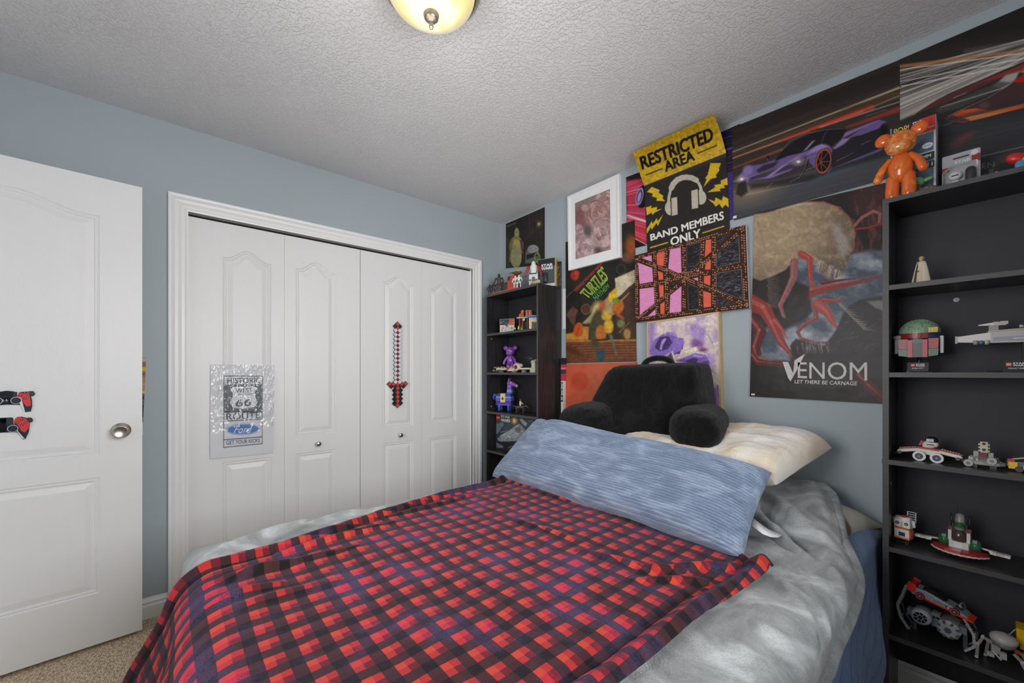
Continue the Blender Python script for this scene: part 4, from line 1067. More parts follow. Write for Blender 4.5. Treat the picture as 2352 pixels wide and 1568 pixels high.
for s in ['1100 325 1160 262 1258 300 1245 335 1305 372 1290 400 1330 440 1215 432 1225 400 1160 378 1175 345', '1088 515 1160 490 1150 525 1225 505 1218 545 1285 532 1190 582 1170 610 1160 580 1100 612',
          '1098 780 1160 680 1170 715 1225 645 1232 685 1300 600 1235 742 1220 705 1160 788 1150 755 1098 838', '1855 85 1880 -30 2010 -30 1985 35 1990 60 1945 120 1960 145 1885 165 1795 265 1835 165 1815 158 1855 100 1840 90',
          '2005 185 2095 145 2100 240 2045 240 2060 275 1995 285 2005 315 1845 328 1940 265 1925 240 2010 225', '1845 408 1930 440 1945 392 2020 430 2035 372 2105 410 2112 525 2065 480 2025 525 1990 470 1945 505 1920 470']:
    a.poly(pts(Z, s), Y1)
W_ = '#c4bdae'
a.path(pts(Z, '1365 445 1372 380 1392 300 1420 235 1465 185 1520 155 1590 148 1650 160 1700 180 1735 215 1757 260 1772 320'), 6.5, W_)
a.path(pts(Z, '1400 275 1425 225 1475 175 1530 150 1590 143 1650 152 1705 178'), 12.5, W_)
a.path(pts(Z, '1440 240 1480 205 1540 180 1600 172 1640 180'), 1.2, '#8d867a', .6)
a.ell(Z(1385, 525), 12, 16, W_, -8); a.poly(pts(Z, '1398 400 1470 385 1478 600 1405 618'), W_); a.poly(pts(Z, '1390 400 1400 398 1408 612 1396 612'), '#2f2b29')
a.ell(Z(1755, 390), 14, 17, W_, -8); a.poly(pts(Z, '1645 310 1722 288 1730 520 1652 535'), W_); a.poly(pts(Z, '1724 288 1735 286 1745 500 1733 505'), '#2f2b29')
a.line(Z(1145, 1008), Z(1355, 945), 2.6, 2.6, Y1); a.line(Z(1785, 828), Z(2045, 745), 2.6, 2.6, Y1)
a.mottle(.10, 3, 3, 11); a.mottle(.06, 14, 14, 12)
a.build('sheet', t, .38)
def band_point(u, v, off):
    best = None
    for tt in np.linspace(0, 1, 101):
        l, r_ = band_xy(tt); s = (u - l[0]) / (r_[0] - l[0]); vv = l[1] * (1 - s) + r_[1] * s
        if best is None or abs(vv - v) < best[0]: best = (abs(vv - v), tt)
    return on_y(u, v, band_y(best[1], off))
def band_text(mb, s, q, m, bold):
    V, f0 = glyphs(s, bold); tl, tr, br, bl = [np.array(p) for p in q]
    for k, v in enumerate(V):
        v, f = fine(v, f0, n=1)
        P_ = [(bl * (1 - a_) + br * a_) * (1 - b_) + (tl * (1 - a_) + tr * a_) * b_ for a_, b_ in v]
        mb.add([tuple(band_point(p[0], p[1], .0014 + k * .0001)) for p in P_], f, m)
mb = MB(); band_text(mb, 'RESTRICTED', [(1468, 360), (1634, 290), (1640, 323), (1475, 391)], M_BLACK_INK, .07); band_text(mb, 'AREA', [(1523, 372), (1591, 343), (1597, 368), (1528, 396)], M_BLACK_INK, .07)
band_text(mb, 'BAND MEMBERS', pts(Z, '1138 845 2040 555 2050 662 1146 928'), M_WHITE_INK, .06); band_text(mb, 'ONLY', pts(Z, '1385 885 1755 772 1765 885 1392 990'), M_WHITE_INK, .06)
lettering(mb, t)

# ---- beaded board of pink, red and black shards
Z = crop(1440, 500, .16584)
o4 = pts(Z, '105 525 1640 95 1690 1250 130 1450')
c = on_y(*o4[3], -.03); t = thing('beaded_art_board', 'wide canvas of pink, red and black shards divided by rows of copper beads', 'artwork', (c[0], 0, c[2]))
O = [on_y(*p, -.031) for p in o4]
mb = MB().add([tuple(p) for p in O] + [(p[0], -.008, p[2]) for p in O], [(0, 1, 5, 4), (1, 2, 6, 5), (2, 3, 7, 6), (3, 0, 4, 7), (4, 5, 6, 7), (0, 3, 2, 1)], mat('canvas_edge', '#d8d8da', .7)); wparent(mb.build('canvas'), t)
a = Art(wall_rows(-.0315, *o4), 210, 180, '#3c2117')
PK, RE, BK = '#de8fbe', '#e0624c', '#232024'
sh = [(PK, '205 560 340 515 348 610'), (RE, '410 485 525 470 510 665 490 672 415 650'), (PK, '595 435 745 405 757 775 730 775 572 705'), (BK, '830 385 1015 340 1003 620 830 770'), (RE, '1092 308 1168 296 1168 470 1075 550'), (BK, '1245 250 1420 215 1245 400'),
      (PK, '152 620 352 695 362 885 175 918'), (RE, '425 735 500 762 503 855 440 862'), (RE, '1088 630 1165 580 1160 715 1080 720'), (BK, '1245 480 1545 235 1560 610 1245 685'), (PK, '175 985 372 960 385 1190 178 1365'),
      (RE, '442 935 508 930 508 1075 455 1115'), (RE, '1068 808 1158 795 1150 940 1062 905'), (BK, '1245 770 1580 715 1605 1130 1240 995'), (PK, '285 1365 395 1265 400 1350'), (RE, '460 1195 523 1155 520 1330 465 1335'), (PK, '600 1070 755 945 752 1300 588 1320'),
      (BK, '845 910 985 970 990 1260 855 1275'), (RE, '1055 1010 1165 1045 1165 1230 1062 1245'), (BK, '1245 1075 1490 1185 1250 1225'), (BK, '580 800 650 830 580 850'), (BK, '580 920 740 875 600 1000'), (PK, '910 840 985 825 985 878'), (PK, '950 750 1000 712 998 742')]
for c_, s in sh:
    p = pts(Z, s); k = [(x, y) for x, y in p]
    cx, cy = sum(x for x, _ in k) / len(k), sum(y for _, y in k) / len(k)
    if c_ == BK: a.poly([(cx + (x - cx) * 1.05, cy + (y - cy) * 1.04) for x, y in k], '#8d7a80')
    a.poly(k, c_)
    rnd = random.Random(int(cx)); x0, x1 = min(x for x, _ in k), max(x for x, _ in k); y0, y1 = min(y for _, y in k), max(y for _, y in k)
    inside = lambda x, y: sum(((k[i][1] > y) != (k[i - 1][1] > y)) and (x < (k[i - 1][0] - k[i][0]) * (y - k[i][1]) / (k[i - 1][1] - k[i][1] + 1e-9) + k[i][0]) for i in range(len(k))) % 2
    for _ in range(int((x1 - x0) * (y1 - y0) / (14 if c_ == BK else 60))):
        x, y = rnd.uniform(x0, x1), rnd.uniform(y0, y1)
        if c_ == BK and x < 1620: 
            if rnd.random() < .7: continue
        dx, dy = rnd.uniform(3, 8), rnd.uniform(-4, -1)
        if inside(x, y) and inside(x + dx, y + dy): a.line((x, y), (x + dx, y + dy), .5, .3, {BK: '#a0a0a8', PK: '#f2c8de', RE: '#f5a090'}[c_], .7, .7)
a.build('paint', t, .5)
rows = ['130 560 1630 120', '130 560 140 1420', '150 1400 1680 1215', '1600 150 1650 1230', '385 480 395 960 425 1340', '540 445 540 780 560 1320', '790 400 795 800 790 1280', '1050 320 1030 800 1020 1260', '1205 250 1205 700 1205 1240',
        '170 950 620 885', '860 800 1160 760', '1200 735 1640 655', '150 1390 620 1010 1240 480 1600 165', '150 570 620 760 1200 1010 1650 1210', '540 860 800 830', '620 800 900 760']
M_BEAD = mat('copper_beads', '#a9795a', .35, .35, var=.35, scale=90); M_BEAD2 = mat('dark_copper_beads', '#5c3524', .35, .3, var=.35, scale=90)
mb = MB(); rnd = random.Random(2)
for s in rows:
    p = [on_y(*q, -.033) for q in pts(Z, s)]
    for q0, q1 in zip(p, p[1:]):
        d = q1 - q0; Ln = np.linalg.norm(d); n = max(1, int(Ln / .0125))
        ang = math.atan2(d[2], d[0])
        for off in (-.0048, .0048):
            for k in range(n):
                w_ = q0 + d * ((k + .5 + (.25 if off > 0 else -.1)) / n); px, pz = w_[0] - math.sin(ang) * off, w_[2] + math.cos(ang) * off
                R = Matrix.Rotation(-ang + rnd.uniform(-.3, .3), 3, 'Y')
                mb.ell((px, -.0335, pz), (.0062, .0030, .0042), rnd.choice([M_BEAD, M_BEAD, M_BEAD2]), 7, 5, R)
o = mb.build('bead_rows', kind='stuff'); wparent(o, t)

# ---- purple rose canvas in a thin wooden frame
Z = crop(1440, 700, .2168)
o4 = pts(Z, '212 182 972 70 1004 1132 218 1250')
c = on_y(*o4[3], -.03); t = thing('rose_painting', 'canvas painting of purple roses in a thin pale wood frame behind the black backrest', 'painting', (c[0], 0, c[2]))
M_PINE = mat('pale_pine', '#c9ae84', .5, var=.1, scale=20, stretch=(1, 1, 8))
o = frame_mesh(o4, .034, .008, M_PINE).build('frame'); wparent(o, t)
i4 = pts(Z, '228 198 958 90 985 1112 232 1228')
a = Art(wall_rows(-.0335, *i4), 150, 210, '#d8c4c0')
nz = a.noise(16, 22, 5, 20); a.mix(np.clip((nz - .50) * 4, 0, .9), '#b9a0cc'); nz = a.noise(9, 20, 9, 80); a.mix(np.clip((nz - .58) * 5, 0, .8), '#e8d9d0')
a.poly(pts(Z, '225 180 300 190 290 600 225 640'), '#8a6fb8', .8, 12); a.poly(pts(Z, '660 200 830 240 820 470 700 430'), '#a084c6', .8, 8); a.ell(Z(740, 410), 13, 9, '#8a5a96', soft=8); a.ell(Z(810, 475), 10, 5, '#7c4070', soft=5, alpha=.8)
a.poly(pts(Z, '590 500 740 440 745 480 660 510'), '#ece0c8', 1, 3)
V_ = ('#3c2a58', '#7a5cae', '#a98fd6')
def petal(s, c_, al=1, so=1.6): a.poly(pts(Z, s), c_, al, so)
petal('240 480 300 360 420 285 520 300 545 360 500 460 420 560 330 580 262 540', '#8468b6'); petal('300 430 350 340 440 330 480 400 430 470 350 490 300 460', '#4a3468')
petal('345 470 365 380 400 350 420 360 380 430 370 480', '#a48cd0'); petal('430 300 520 300 540 350 500 330', '#a68ed4'); petal('262 545 340 570 470 490 440 545 340 590 290 575', '#b09ada')
petal('500 350 600 350 605 410 560 500 500 535 480 470', '#8e72c0'); petal('500 520 560 520 600 400 590 470', '#56407c'); petal('420 560 470 500 500 600 440 620', '#4a4450', .9)
petal('520 590 650 540 720 510 830 530 880 600 870 720 800 760 700 640 600 610', '#7e62b2'); petal('620 590 700 560 760 570 720 640 650 610', '#4a3468'); petal('700 520 820 540 790 560 700 545', '#a690d6'); petal('780 610 870 640 850 720 800 740', '#9c82cc')
petal('800 740 880 700 915 790 880 860 810 880', '#8468b6'); petal('800 870 900 850 860 910 800 905', '#2e2038'); petal('760 640 800 600 870 590 850 640', '#5c4488'); petal('800 900 960 860 980 1110 800 1120', '#6e56a0', .85, 14)
petal('830 480 920 540 890 620 860 580', '#ac96c8', .8, 5); a.line(Z(960, 850), Z(970, 980), 1.5, 1, '#4a3858'); a.line(Z(855, 310), Z(925, 440), 1.6, .6, '#8e86a8'); petal('380 200 470 180 460 260 400 320', '#d8c8c8', .9, 6)
rnd = random.Random(5)
for k in range(70): x, y = rnd.uniform(250, 900), rnd.uniform(250, 1050); a.line(Z(x, y), Z(x + rnd.uniform(-40, 50), y + rnd.uniform(-30, 60)), 1.2, .4, rnd.choice(['#c3b2e2', '#6a4f9a', '#e6dae0']), .35, 1.2)
a.mottle(.14, 4, 6, 7); a.build('canvas', t, .6)

# ---- poster with a violet edge, half hidden behind the purple car poster
a, t = poster('racing_poster', 'sliver of a dark violet poster between the restricted area poster and the purple car poster', 'poster', -.003, (1650, 306), (1700, 284), (1700, 498), (1650, 514), 40, 150, '#221c2c')
for k in range(30): y = 300 + k * 7.5; a.line((1650, y + 6), (1700, y - 8), 1.2, 1.2, ['#5a3a8c', '#2c2040', '#7a58b4', '#40306a'][k % 4], .8, 2)
a.line((1660, 345), (1685, 338), 2, 2, '#8a6ab0', .8); a.poly([(1650, 400), (1700, 390), (1700, 500), (1650, 514)], '#4e3a8c', .7, 6)
a.build('sheet', t, .3)

# ---- purple sports car poster
Z = crop(1640, 130, .2424)
a, t = poster('car_poster', 'wide dark poster of a purple sports car with orange wheels under red light streaks', 'poster', -.006, (1681, 293.5), (2066.5, 137), (2066.5, 402), (1685.5, 506), 260, 190, '#3a3431')
rnd = random.Random(12)
def streak(x0, y0, x1, y1, w0, w1, c_, al=.8, so=2.5): a.line(Z(x0, y0), Z(x1, y1), w0 * .2424, w1 * .2424, c_, al, so)
for k in range(60):
    y = rnd.uniform(650, 980); d = rnd.uniform(560, 700) * (1 - (980 - y) * .0001)
    streak(150, y - 0, 1780, y - d, rnd.uniform(4, 20), rnd.uniform(4, 40), rnd.choice(['#4a3c33', '#2b2725', '#5a4434', '#322d2c', '#3f3a38']), .5, 6)
a.poly(pts(Z, '170 640 1780 -10 1780 200 170 820'), '#2c2725', .55, 30)
a.poly(pts(Z, '150 1290 700 1130 1000 1080 1780 860 1780 1330 150 1600'), '#4b4a4c', 1, 30); a.poly(pts(Z, '150 1430 1780 1050 1780 1330 150 1600'), '#434348', .8, 30)
for k in range(40): y = rnd.uniform(1150, 1550); streak(150, y, 1780, y - 420, 6, 10, rnd.choice(['#5a5a5e', '#3c3c42', '#54504e', '#485468']), .4, 4)
streak(900, 1190, 1700, 900, 30, 50, '#4a5c78', .8, 10); streak(960, 1120, 1500, 1000, 30, 20, '#3e5458', .7, 8)
a.ell(Z(340, 1300), 55, 22, '#8a7a68', -14, alpha=.75, soft=38); a.ell(Z(420, 1240), 30, 10, '#a89880', -14, alpha=.6, soft=22)
streak(170, 905, 1780, 285, 8, 14, '#c4bd96', .85); streak(900, 620, 1780, 285, 3, 22, '#b8a88a', .6); streak(170, 965, 900, 700, 9, 20, '#d08860', .9); streak(640, 795, 1500, 480, 16, 44, '#c83a2c', .9, 6); streak(1000, 670, 1780, 420, 10, 10, '#d2c8b8', .6); streak(900, 690, 1400, 520, 8, 30, '#e0503a', .8, 4)
streak(180, 1055, 640, 880, 10, 26, '#a04a32', .8, 4); streak(1200, 690, 1780, 490, 20, 50, '#9a3a34', .85, 6); streak(1300, 560, 1780, 360, 4, 14, '#a09080', .7); streak(1200, 500, 1780, 330, 8, 14, '#6c5038', .8, 4)
BDY, DK, LT = '#6f5a92', '#211d22', '#a692c4'
a.poly(pts(Z, '330 1200 870 1130 1000 1110 1560 900 1640 860 1640 950 1100 1090 900 1180 350 1260'), '#2a2728', .8, 10)
a.poly(pts(Z, '215 1180 250 1110 330 1035 470 1015 640 950 860 890 1000 818 1095 842 1130 900 1210 800 1300 750 1450 650 1560 598 1625 612 1650 700 1650 840 1560 900 1110 1060 1080 1100 960 1060 870 960 770 1060 560 1150 330 1198'), BDY, 1, 2.5)
a.poly(pts(Z, '570 995 640 900 760 800 900 735 1060 680 1245 668 1255 720 1190 790 1110 850 1060 820 960 850 850 905 700 940'), DK, 1, 2.5)
a.poly(pts(Z, '1120 900 1160 850 1290 770 1540 690 1600 660 1645 760 1640 850 1540 885 1110 1060'), '#2a262d', 1, 3); a.poly(pts(Z, '1125 870 1215 778 1290 775 1230 830 1150 875'), LT, .8, 4); a.poly(pts(Z, '1240 720 1500 620 1570 600 1300 730 1215 775'), '#8f76b4', .9, 3)
a.poly(pts(Z, '330 1190 350 1140 480 1090 700 1020 880 940 860 1050 700 1130 540 1170'), '#3a3340', .8, 5); a.poly(pts(Z, '480 1150 620 1050 800 940 870 905 700 1010 520 1150'), LT, .9, 3); a.poly(pts(Z, '360 1170 560 1120 740 1060 720 1080 540 1150'), '#8a74b0', .9, 3)
a.poly(pts(Z, '400 1080 470 1025 620 990 560 1050 430 1100'), '#2c2733', .9, 4); a.poly(pts(Z, '840 900 930 800 960 790 880 880'), '#b4aebc', .8, 3); a.poly(pts(Z, '870 930 960 850 1020 825 1080 850 960 900'), LT, .8, 4)
a.ell(Z(320, 1075), 12, 11, '#8e7ab6', -30, alpha=.8, soft=6)
a.path(pts(Z, '640 890 720 800 860 735 1060 690 1240 680'), 1.0, '#8d8794', .8); a.path(pts(Z, '1020 810 1050 730 1080 700'), 1, '#77717c', .8)
a.ell(Z(1040, 990), 19, 30, '#171417', 12); a.ell(Z(1038, 990), 16, 27, '#b8563c', 12, ring=2.6)
for k in range(7):
    w_ = k * .9; a.line(Z(1010, 1000), Z(1038 + 62 * math.cos(w_), 990 + 105 * math.sin(w_)), 1.6, 1.2, '#b0523a', .95)
a.ell(Z(1610, 700), 11, 17, '#191619', 12); a.ell(Z(1610, 700), 9, 15, '#3a2e34', 12, ring=1.5)
a.poly(pts(Z, '820 1120 900 960 900 1000 880 1060 800 1140 710 1190'), '#26232a', .9, 3); a.path(pts(Z, '720 1185 800 1150 860 1060 885 970'), .9, '#a8a0aa', .7)
for x, y in ((800, 995), (262, 1160)): a.ell(Z(x, y), 12, 8, '#c8bcae', -12, alpha=.6, soft=10); a.ell(Z(x, y), 4, 2.6, '#ffffff', -12, soft=2)
a.line(Z(300, 1150), Z(1000, 930), .8, .6, '#d0c4b8', .6); a.line(Z(170, 1185), Z(270, 1160), .8, .8, '#d0c4b8', .7); a.poly(pts(Z, '230 1200 300 1170 320 1280 260 1330 205 1300'), '#231f20', .8, 6)
for s in ('1160 990 1320 910', '1375 745 1470 715', '1400 830 1480 795', '870 1075 950 1045', '500 1240 560 1190', '1440 565 1630 500', '300 1310 870 1190'): q = pts(Z, s); a.line(q[0], q[1], 1.0, .6, '#b8b0b4', .7)
a.ell(Z(512, 955), 3.2, 4, '#1f1b20'); a.line(Z(505, 960), Z(512, 1000), 1, 1, '#6a5a80')
a.build('sheet', t, .3)
mb = MB(); sheet_text(mb, 'I', -.0066, *pts(Z, '180 1512 214 1504 214 1528 180 1536'), M_WHITE_INK); lettering(mb, t)

# ---- red sports car poster
Z = crop(2030, 0, .2105)
a, t = poster('car_poster', 'poster of a red sports car nose under white light streaks above the right bookcase', 'poster', -.0045, (2066, 136.5), (2420, -14), (2420, 392), (2066, 452), 220, 260, '#2b2927')
rnd = random.Random(3)
def st(x0, y0, x1, y1, w0, w1, c_, al=.85, so=1.6): a.line(Z(x0, y0), Z(x1, y1), w0 * .2105, w1 * .2105, c_, al, so)
a.poly(pts(Z, '170 600 1900 250 1900 700 170 760'), '#35302f', .8, 14)
a.poly(pts(Z, '170 1000 1900 560 1900 700 1000 900 320 1260 170 1320'), '#8f8780', 1, 8)
for k in range(90):
    f = rnd.random(); y0 = 760 + f * 540; y1 = y0 - (330 + f * 330) * (1560 / 1355)
    st(175, y0, 1730, y1, rnd.uniform(2, 14), rnd.uniform(6, 20), rnd.choice(['#c4beb8', '#4a4644', '#8f8882', '#2e2b2a', '#d8d2cc', '#6a6460']), rnd.uniform(.5, .95))
st(175, 725, 1900, 500, 34, 26, '#b07850', .9, 5); st(180, 760, 1900, 530, 8, 14, '#e4d2b8', .9); st(175, 890, 1730, 600, 6, 16, '#e0dcd8'); st(190, 940, 1730, 660, 12, 20, '#d4ccc8'); st(900, 560, 1900, 420, 50, 60, '#6a6462', .6, 12)
a.poly(pts(Z, '315 1262 420 1190 700 1020 1030 880 1480 690 1900 520 1900 1400 170 1500 170 1330'), '#34302f', 1, 2)
a.poly(pts(Z, '320 1255 600 1070 1030 900 1540 690 1560 730 1100 930 700 1110'), '#5a3434', 1, 3); a.poly(pts(Z, '950 930 1540 690 1640 660 1640 720 1480 770 1300 840'), '#8e3a34', .9, 3); a.poly(pts(Z, '1400 890 1640 740 1900 660 1900 900 1560 900 1440 910'), '#b8201a', 1, 3); a.poly(pts(Z, '1480 780 1600 700 1660 720 1520 800'), '#d8703c', .9, 4)
a.poly(pts(Z, '1265 880 1330 820 1485 775 1440 860 1330 960 1180 950'), '#a8a8a4', 1, 5); a.poly(pts(Z, '560 1190 1000 1000 1260 890 1400 900 1200 1010 800 1190 600 1230'), '#4a4a48', .8, 6); st(620, 1170, 1300, 960, 8, 14, '#b4b0ac', .7); st(760, 1070, 900, 1010, 6, 4, '#c8c4c0', .8)
a.path(pts(Z, '320 1255 460 1150 700 1020 1030 880 1440 700 1900 510'), 1.2, '#b8b4b0', .8); a.path(pts(Z, '1400 900 1300 970 1150 1060 840 1200 700 1270'), 1.1, '#c8b0a8', .8)
a.poly(pts(Z, '860 1200 1160 1060 1420 900 1900 880 1900 1130 1300 1170 1000 1210'), '#4a3436', 1, 4); a.ell(Z(1100, 1150), 12, 8, '#5e4844', soft=8)
a.poly(pts(Z, '740 1260 860 1200 1000 1180 1160 1200 1530 1130 1900 1080 1900 1150 1530 1175 945 1320 860 1290'), '#d4542c', 1, 3); a.poly(pts(Z, '860 1270 1150 1230 1500 1160 1200 1250 950 1315'), '#e8a058', .9, 6)
a.poly(pts(Z, '670 1290 740 1250 850 1290 940 1320 900 1335 720 1325'), '#7a3a34', 1, 2); a.path(pts(Z, '670 1290 720 1325 900 1335'), 1.3, '#c88078', .8)
a.poly(pts(Z, '170 1340 1000 1330 1900 1160 1900 1900 170 1900'), '#3e3f44', .9, 16); a.ell(Z(860, 1520), 26, 7, '#8a3c3a', -32, alpha=.9, soft=10); a.ell(Z(1330, 1760), 60, 12, '#5c5854', -16, alpha=.6, soft=16)
for k in range(24): y = rnd.uniform(1400, 1850); st(170, y, 1900, y - 420, 6, 10, rnd.choice(['#4c4d52', '#34353a']), .5, 4)
st(560, 1385, 750, 1342, 3, 2, '#a8a8ac'); Z2 = crop(2000, 230, .1658)
a.line(Z2(1480, 790), Z2(2123, 640), 1.6, 1.6, '#9a9a9c', .8); a.poly(pts(Z2, '1480 1060 1560 1010 1620 1000 1620 1040 1500 1110'), '#6a6a6e', .8); a.poly(pts(Z2, '1630 965 1700 945 1705 1010 1632 1025'), '#77777a', .8)
a.build('sheet', t, .3)
mb = MB(); sheet_text(mb, 'EEN', -.0051, *pts(Z2, '1462 885 1715 850 1715 925 1466 955'), mat('ink_grey', '#77787a', .5)); lettering(mb, t)

# ---- stormy film poster
Z = crop(1700, 440, .3188)
a, t = poster('film_poster', 'tall film poster of stormy clouds, a tan mass and red tendrils above the bed', 'poster', -.0075, (1732, 490), (2040, 418), (2040, 928), (1722, 910), 210, 330, '#322b2b')
cl = a.noise(44, 30, 31, 20, 5); sky = rgb('#4a5362') * (1 - np.clip((cl - .34) * 2.2, 0, 1))[..., None] + rgb('#b4bac2') * np.clip((cl - .34) * 2.2, 0, 1)[..., None]
C0 = a.C.copy(); a.C = sky.copy()
msk = Art.__new__(Art); msk.U, msk.V, msk.C, msk.soft = a.U, a.V, np.zeros_like(sky), 6
msk.poly(pts(Z, '380 500 500 440 640 560 820 430 1040 420 1040 780 900 800 800 830 700 1000 640 1130 500 1120 380 1090 360 1230 250 1210 100 1170 110 1030 230 960 320 1000 430 940 520 860 500 700 400 640'), '#ffffff', 1, 10)
a.C = C0 * (1 - msk.C) + sky * msk.C
a.ell(Z(950, 60), 50, 42, '#4c3334', alpha=.9, soft=20); nz = a.noise(10, 30, 3); a.mix(np.clip((nz - .55) * 4, 0, .6) * (a.V < 580) * (a.U > 1955), '#7a4a48')
# tan weathered mass
tan = [(100, 165), (200, 150), (330, 110), (480, 72), (600, 78), (700, 110), (780, 180), (828, 290), (820, 400), (770, 520), (735, 595), (660, 640), (600, 600), (540, 520), (460, 465), (390, 490), (330, 560), (250, 600), (150, 640), (90, 620), (90, 400)]
a.poly([Z(*p) for p in tan], '#8f7c66', 1, 4)
g = np.clip((a.U - 1830) / 130, 0, 1) * .55 + np.clip((a.V - 560) / 90, 0, 1) * .5
ins = Art.__new__(Art); ins.U, ins.V, ins.C, ins.soft = a.U, a.V, np.zeros_like(sky), 3; ins.poly([Z(*p) for p in tan], '#ffffff', 1, 4)
mk = ins.C[..., 0]; n1 = a.noise(14, 14, 8); n2 = a.noise(1.6, 1.6, 9)
a.mix(mk * np.clip(.7 - g, 0, 1), '#b39d7e'); a.mix(mk * np.clip(g - .15, 0, .8), '#473c37'); a.mix(mk * np.clip((n1 - .5) * 2, 0, .5), '#c2ad8c'); a.mix(mk * np.clip((n2 - .55) * 3, 0, .6) * g, '#b8a898')
a.poly(pts(Z, '640 210 700 230 770 330 790 420 750 470 700 400 670 300'), '#a8a29c', .75, 10)
a.path(pts(Z, '440 78 600 72 720 115 800 200 830 300 815 420'), 2.2, '#b8604c', .8, 2.5); a.path(pts(Z, '300 130 420 90 520 90'), 4, '#c9bfb4', .6, 5)
for x0, y0, x1, y1 in ((130, 220, 180, 420), (360, 330, 500, 300), (250, 450, 420, 420), (430, 300, 380, 420)): a.line(Z(x0, y0), Z(x1, y1), 4, 2, '#8a765e', .45, 5)
rnd = random.Random(9)
for k in range(60):                                     # pale scratches hanging off the lower rim of the mass
    f = k / 59; x = 500 + 240 * f; y = 455 + 130 * f + rnd.uniform(-10, 10); a.line(Z(x, y), Z(x - 20 + rnd.uniform(-5, 10), y + rnd.uniform(40, 90)), 1.6, .3, rnd.choice(['#b8aa98', '#7a6c60', '#d6cfc4']), .7, 1)
R1, R2, R3 = '#8c3430', '#5c2826', '#a8443c'
def tend(s, w0, w1, c_, al=1): q = pts(Z, s); a.path(q, (w0 * .3188, w1 * .3188), c_, al, 2.4); a.path([(x - w0 * .05, y - w0 * .06) for x, y in q], (w0 * .10, .5), '#c47264', .5, 2)
tend('90 930 150 1010 110 1130 130 1210 260 1240 400 1250', 80, 50, R2); tend('80 800 180 850 240 960 300 1090 350 1150 395 1212', 120, 8, R1); tend('250 930 300 990 340 1055', 40, 6, R3); tend('440 450 500 480 505 600 520 690', 50, 26, R3)
tend('390 510 385 620 330 740 290 820 310 890 365 935', 60, 12, '#8a5a5c'); tend('400 800 520 720 650 690 820 660 1025 610', 90, 6, R1); tend('590 655 700 640 830 625', 30, 5, R2); tend('600 780 700 790 750 760', 40, 5, R1)
tend('560 820 630 870 670 940 705 995', 90, 10, R3); tend('545 862 548 910 460 960 415 1010 440 1060 560 1088 690 1085 770 1080', 34, 10, '#7d4042'); tend('825 245 880 185 960 140 1010 160 1000 220', 22, 20, '#9c6460'); tend('830 270 930 260 1030 225', 16, 16, R1)
a.poly(pts(Z, '320 800 400 660 500 680 490 820 520 860 440 930 330 960'), '#2a2527', .9, 6)
a.poly(pts(Z, '690 1000 760 840 860 780 1040 750 1040 1200 640 1200 600 1120'), '#292325', 1, 5); a.poly(pts(Z, '910 790 1040 780 1040 860 980 840'), '#8d8a86', .8, 4); a.poly(pts(Z, '360 1110 400 1060 640 1120 680 1200 380 1200'), '#2a2425', .95, 5)
for k in range(34): f = k / 33; x = 700 + 190 * f; y = 800 + 190 * f; a.line(Z(x, y), Z(x + rnd.uniform(40, 90), y + rnd.uniform(-5, 15)), 2.2, .4, '#a89e92', .6, 1)
for k in range(26): x = rnd.uniform(400, 640); a.line(Z(x, 1080 + rnd.uniform(0, 50)), Z(x + rnd.uniform(0, 20), 1165), 2.2, .4, '#a89e92', .55, 1)
for k in range(26): y = 600 + k * 9; a.line(Z(190 + rnd.uniform(0, 20), y), Z(270 + rnd.uniform(0, 30), y + 14), 1.6, .5, '#a09080', .5, 1)
for k in range(60): x, y = rnd.uniform(640, 1030), rnd.uniform(900, 1190); a.line(Z(x, y), Z(x + rnd.uniform(20, 90), y - rnd.uniform(10, 80)), .8, .3, rnd.choice(['#8a8480', '#5c3a38', '#6a6460']), .6, 1)
a.poly(pts(Z, '100 1190 230 1160 340 1220 200 1215'), '#7c7c7e', .8, 5)
a.poly(pts(Z, '60 1230 1040 1200 1040 1560 60 1500'), '#2a2424', .82, 16); tend('860 1330 930 1400 1040 1500', 60, 70, '#5e2422', .9); tend('90 1180 130 1230 300 1250', 46, 30, R2, .9)
a.mottle(.12, 5, 5, 41); a.build('sheet', t, .3)
mb = MB(); SV = mat('ink_silver', '#c8c8c6', .4, var=.35, scale=60); RS = mat('ink_rust', '#7c3a38', .5)
for y_, m_, d in ((-.0081, RS, 4), (-.0086, SV, 0)):
    sheet_text(mb, 'ENOM', y_, *pts(Z, f'{415+d} {1228+d} {915+d} {1228+d} {915+d} {1362+d} {415+d} {1342+d}'), m_, bold=.0)
    q = pts(Z, f'{305+d} {1225+d} {345+d} {1226+d} {382+d} {1310+d} {392+d} {1215+d} {468+d} {1166+d} {400+d} {1300+d} {362+d} {1366+d} {345+d} {1340+d}')
    mb.prism([(on_y(u, v, y_)[0], on_y(u, v, y_)[2]) for u, v in q], y_, y_ + .0003, m_)
sheet_text(mb, 'LET THERE BE CARNAGE', -.0084, *pts(Z, '392 1355 845 1368 845 1396 392 1380'), M_WHITE_INK, bold=.01, shear=.15)
sheet_text(mb, 'I', -.0084, *pts(Z, '80 1454 106 1455 106 1466 80 1465'), M_WHITE_INK)
lettering(mb, t)

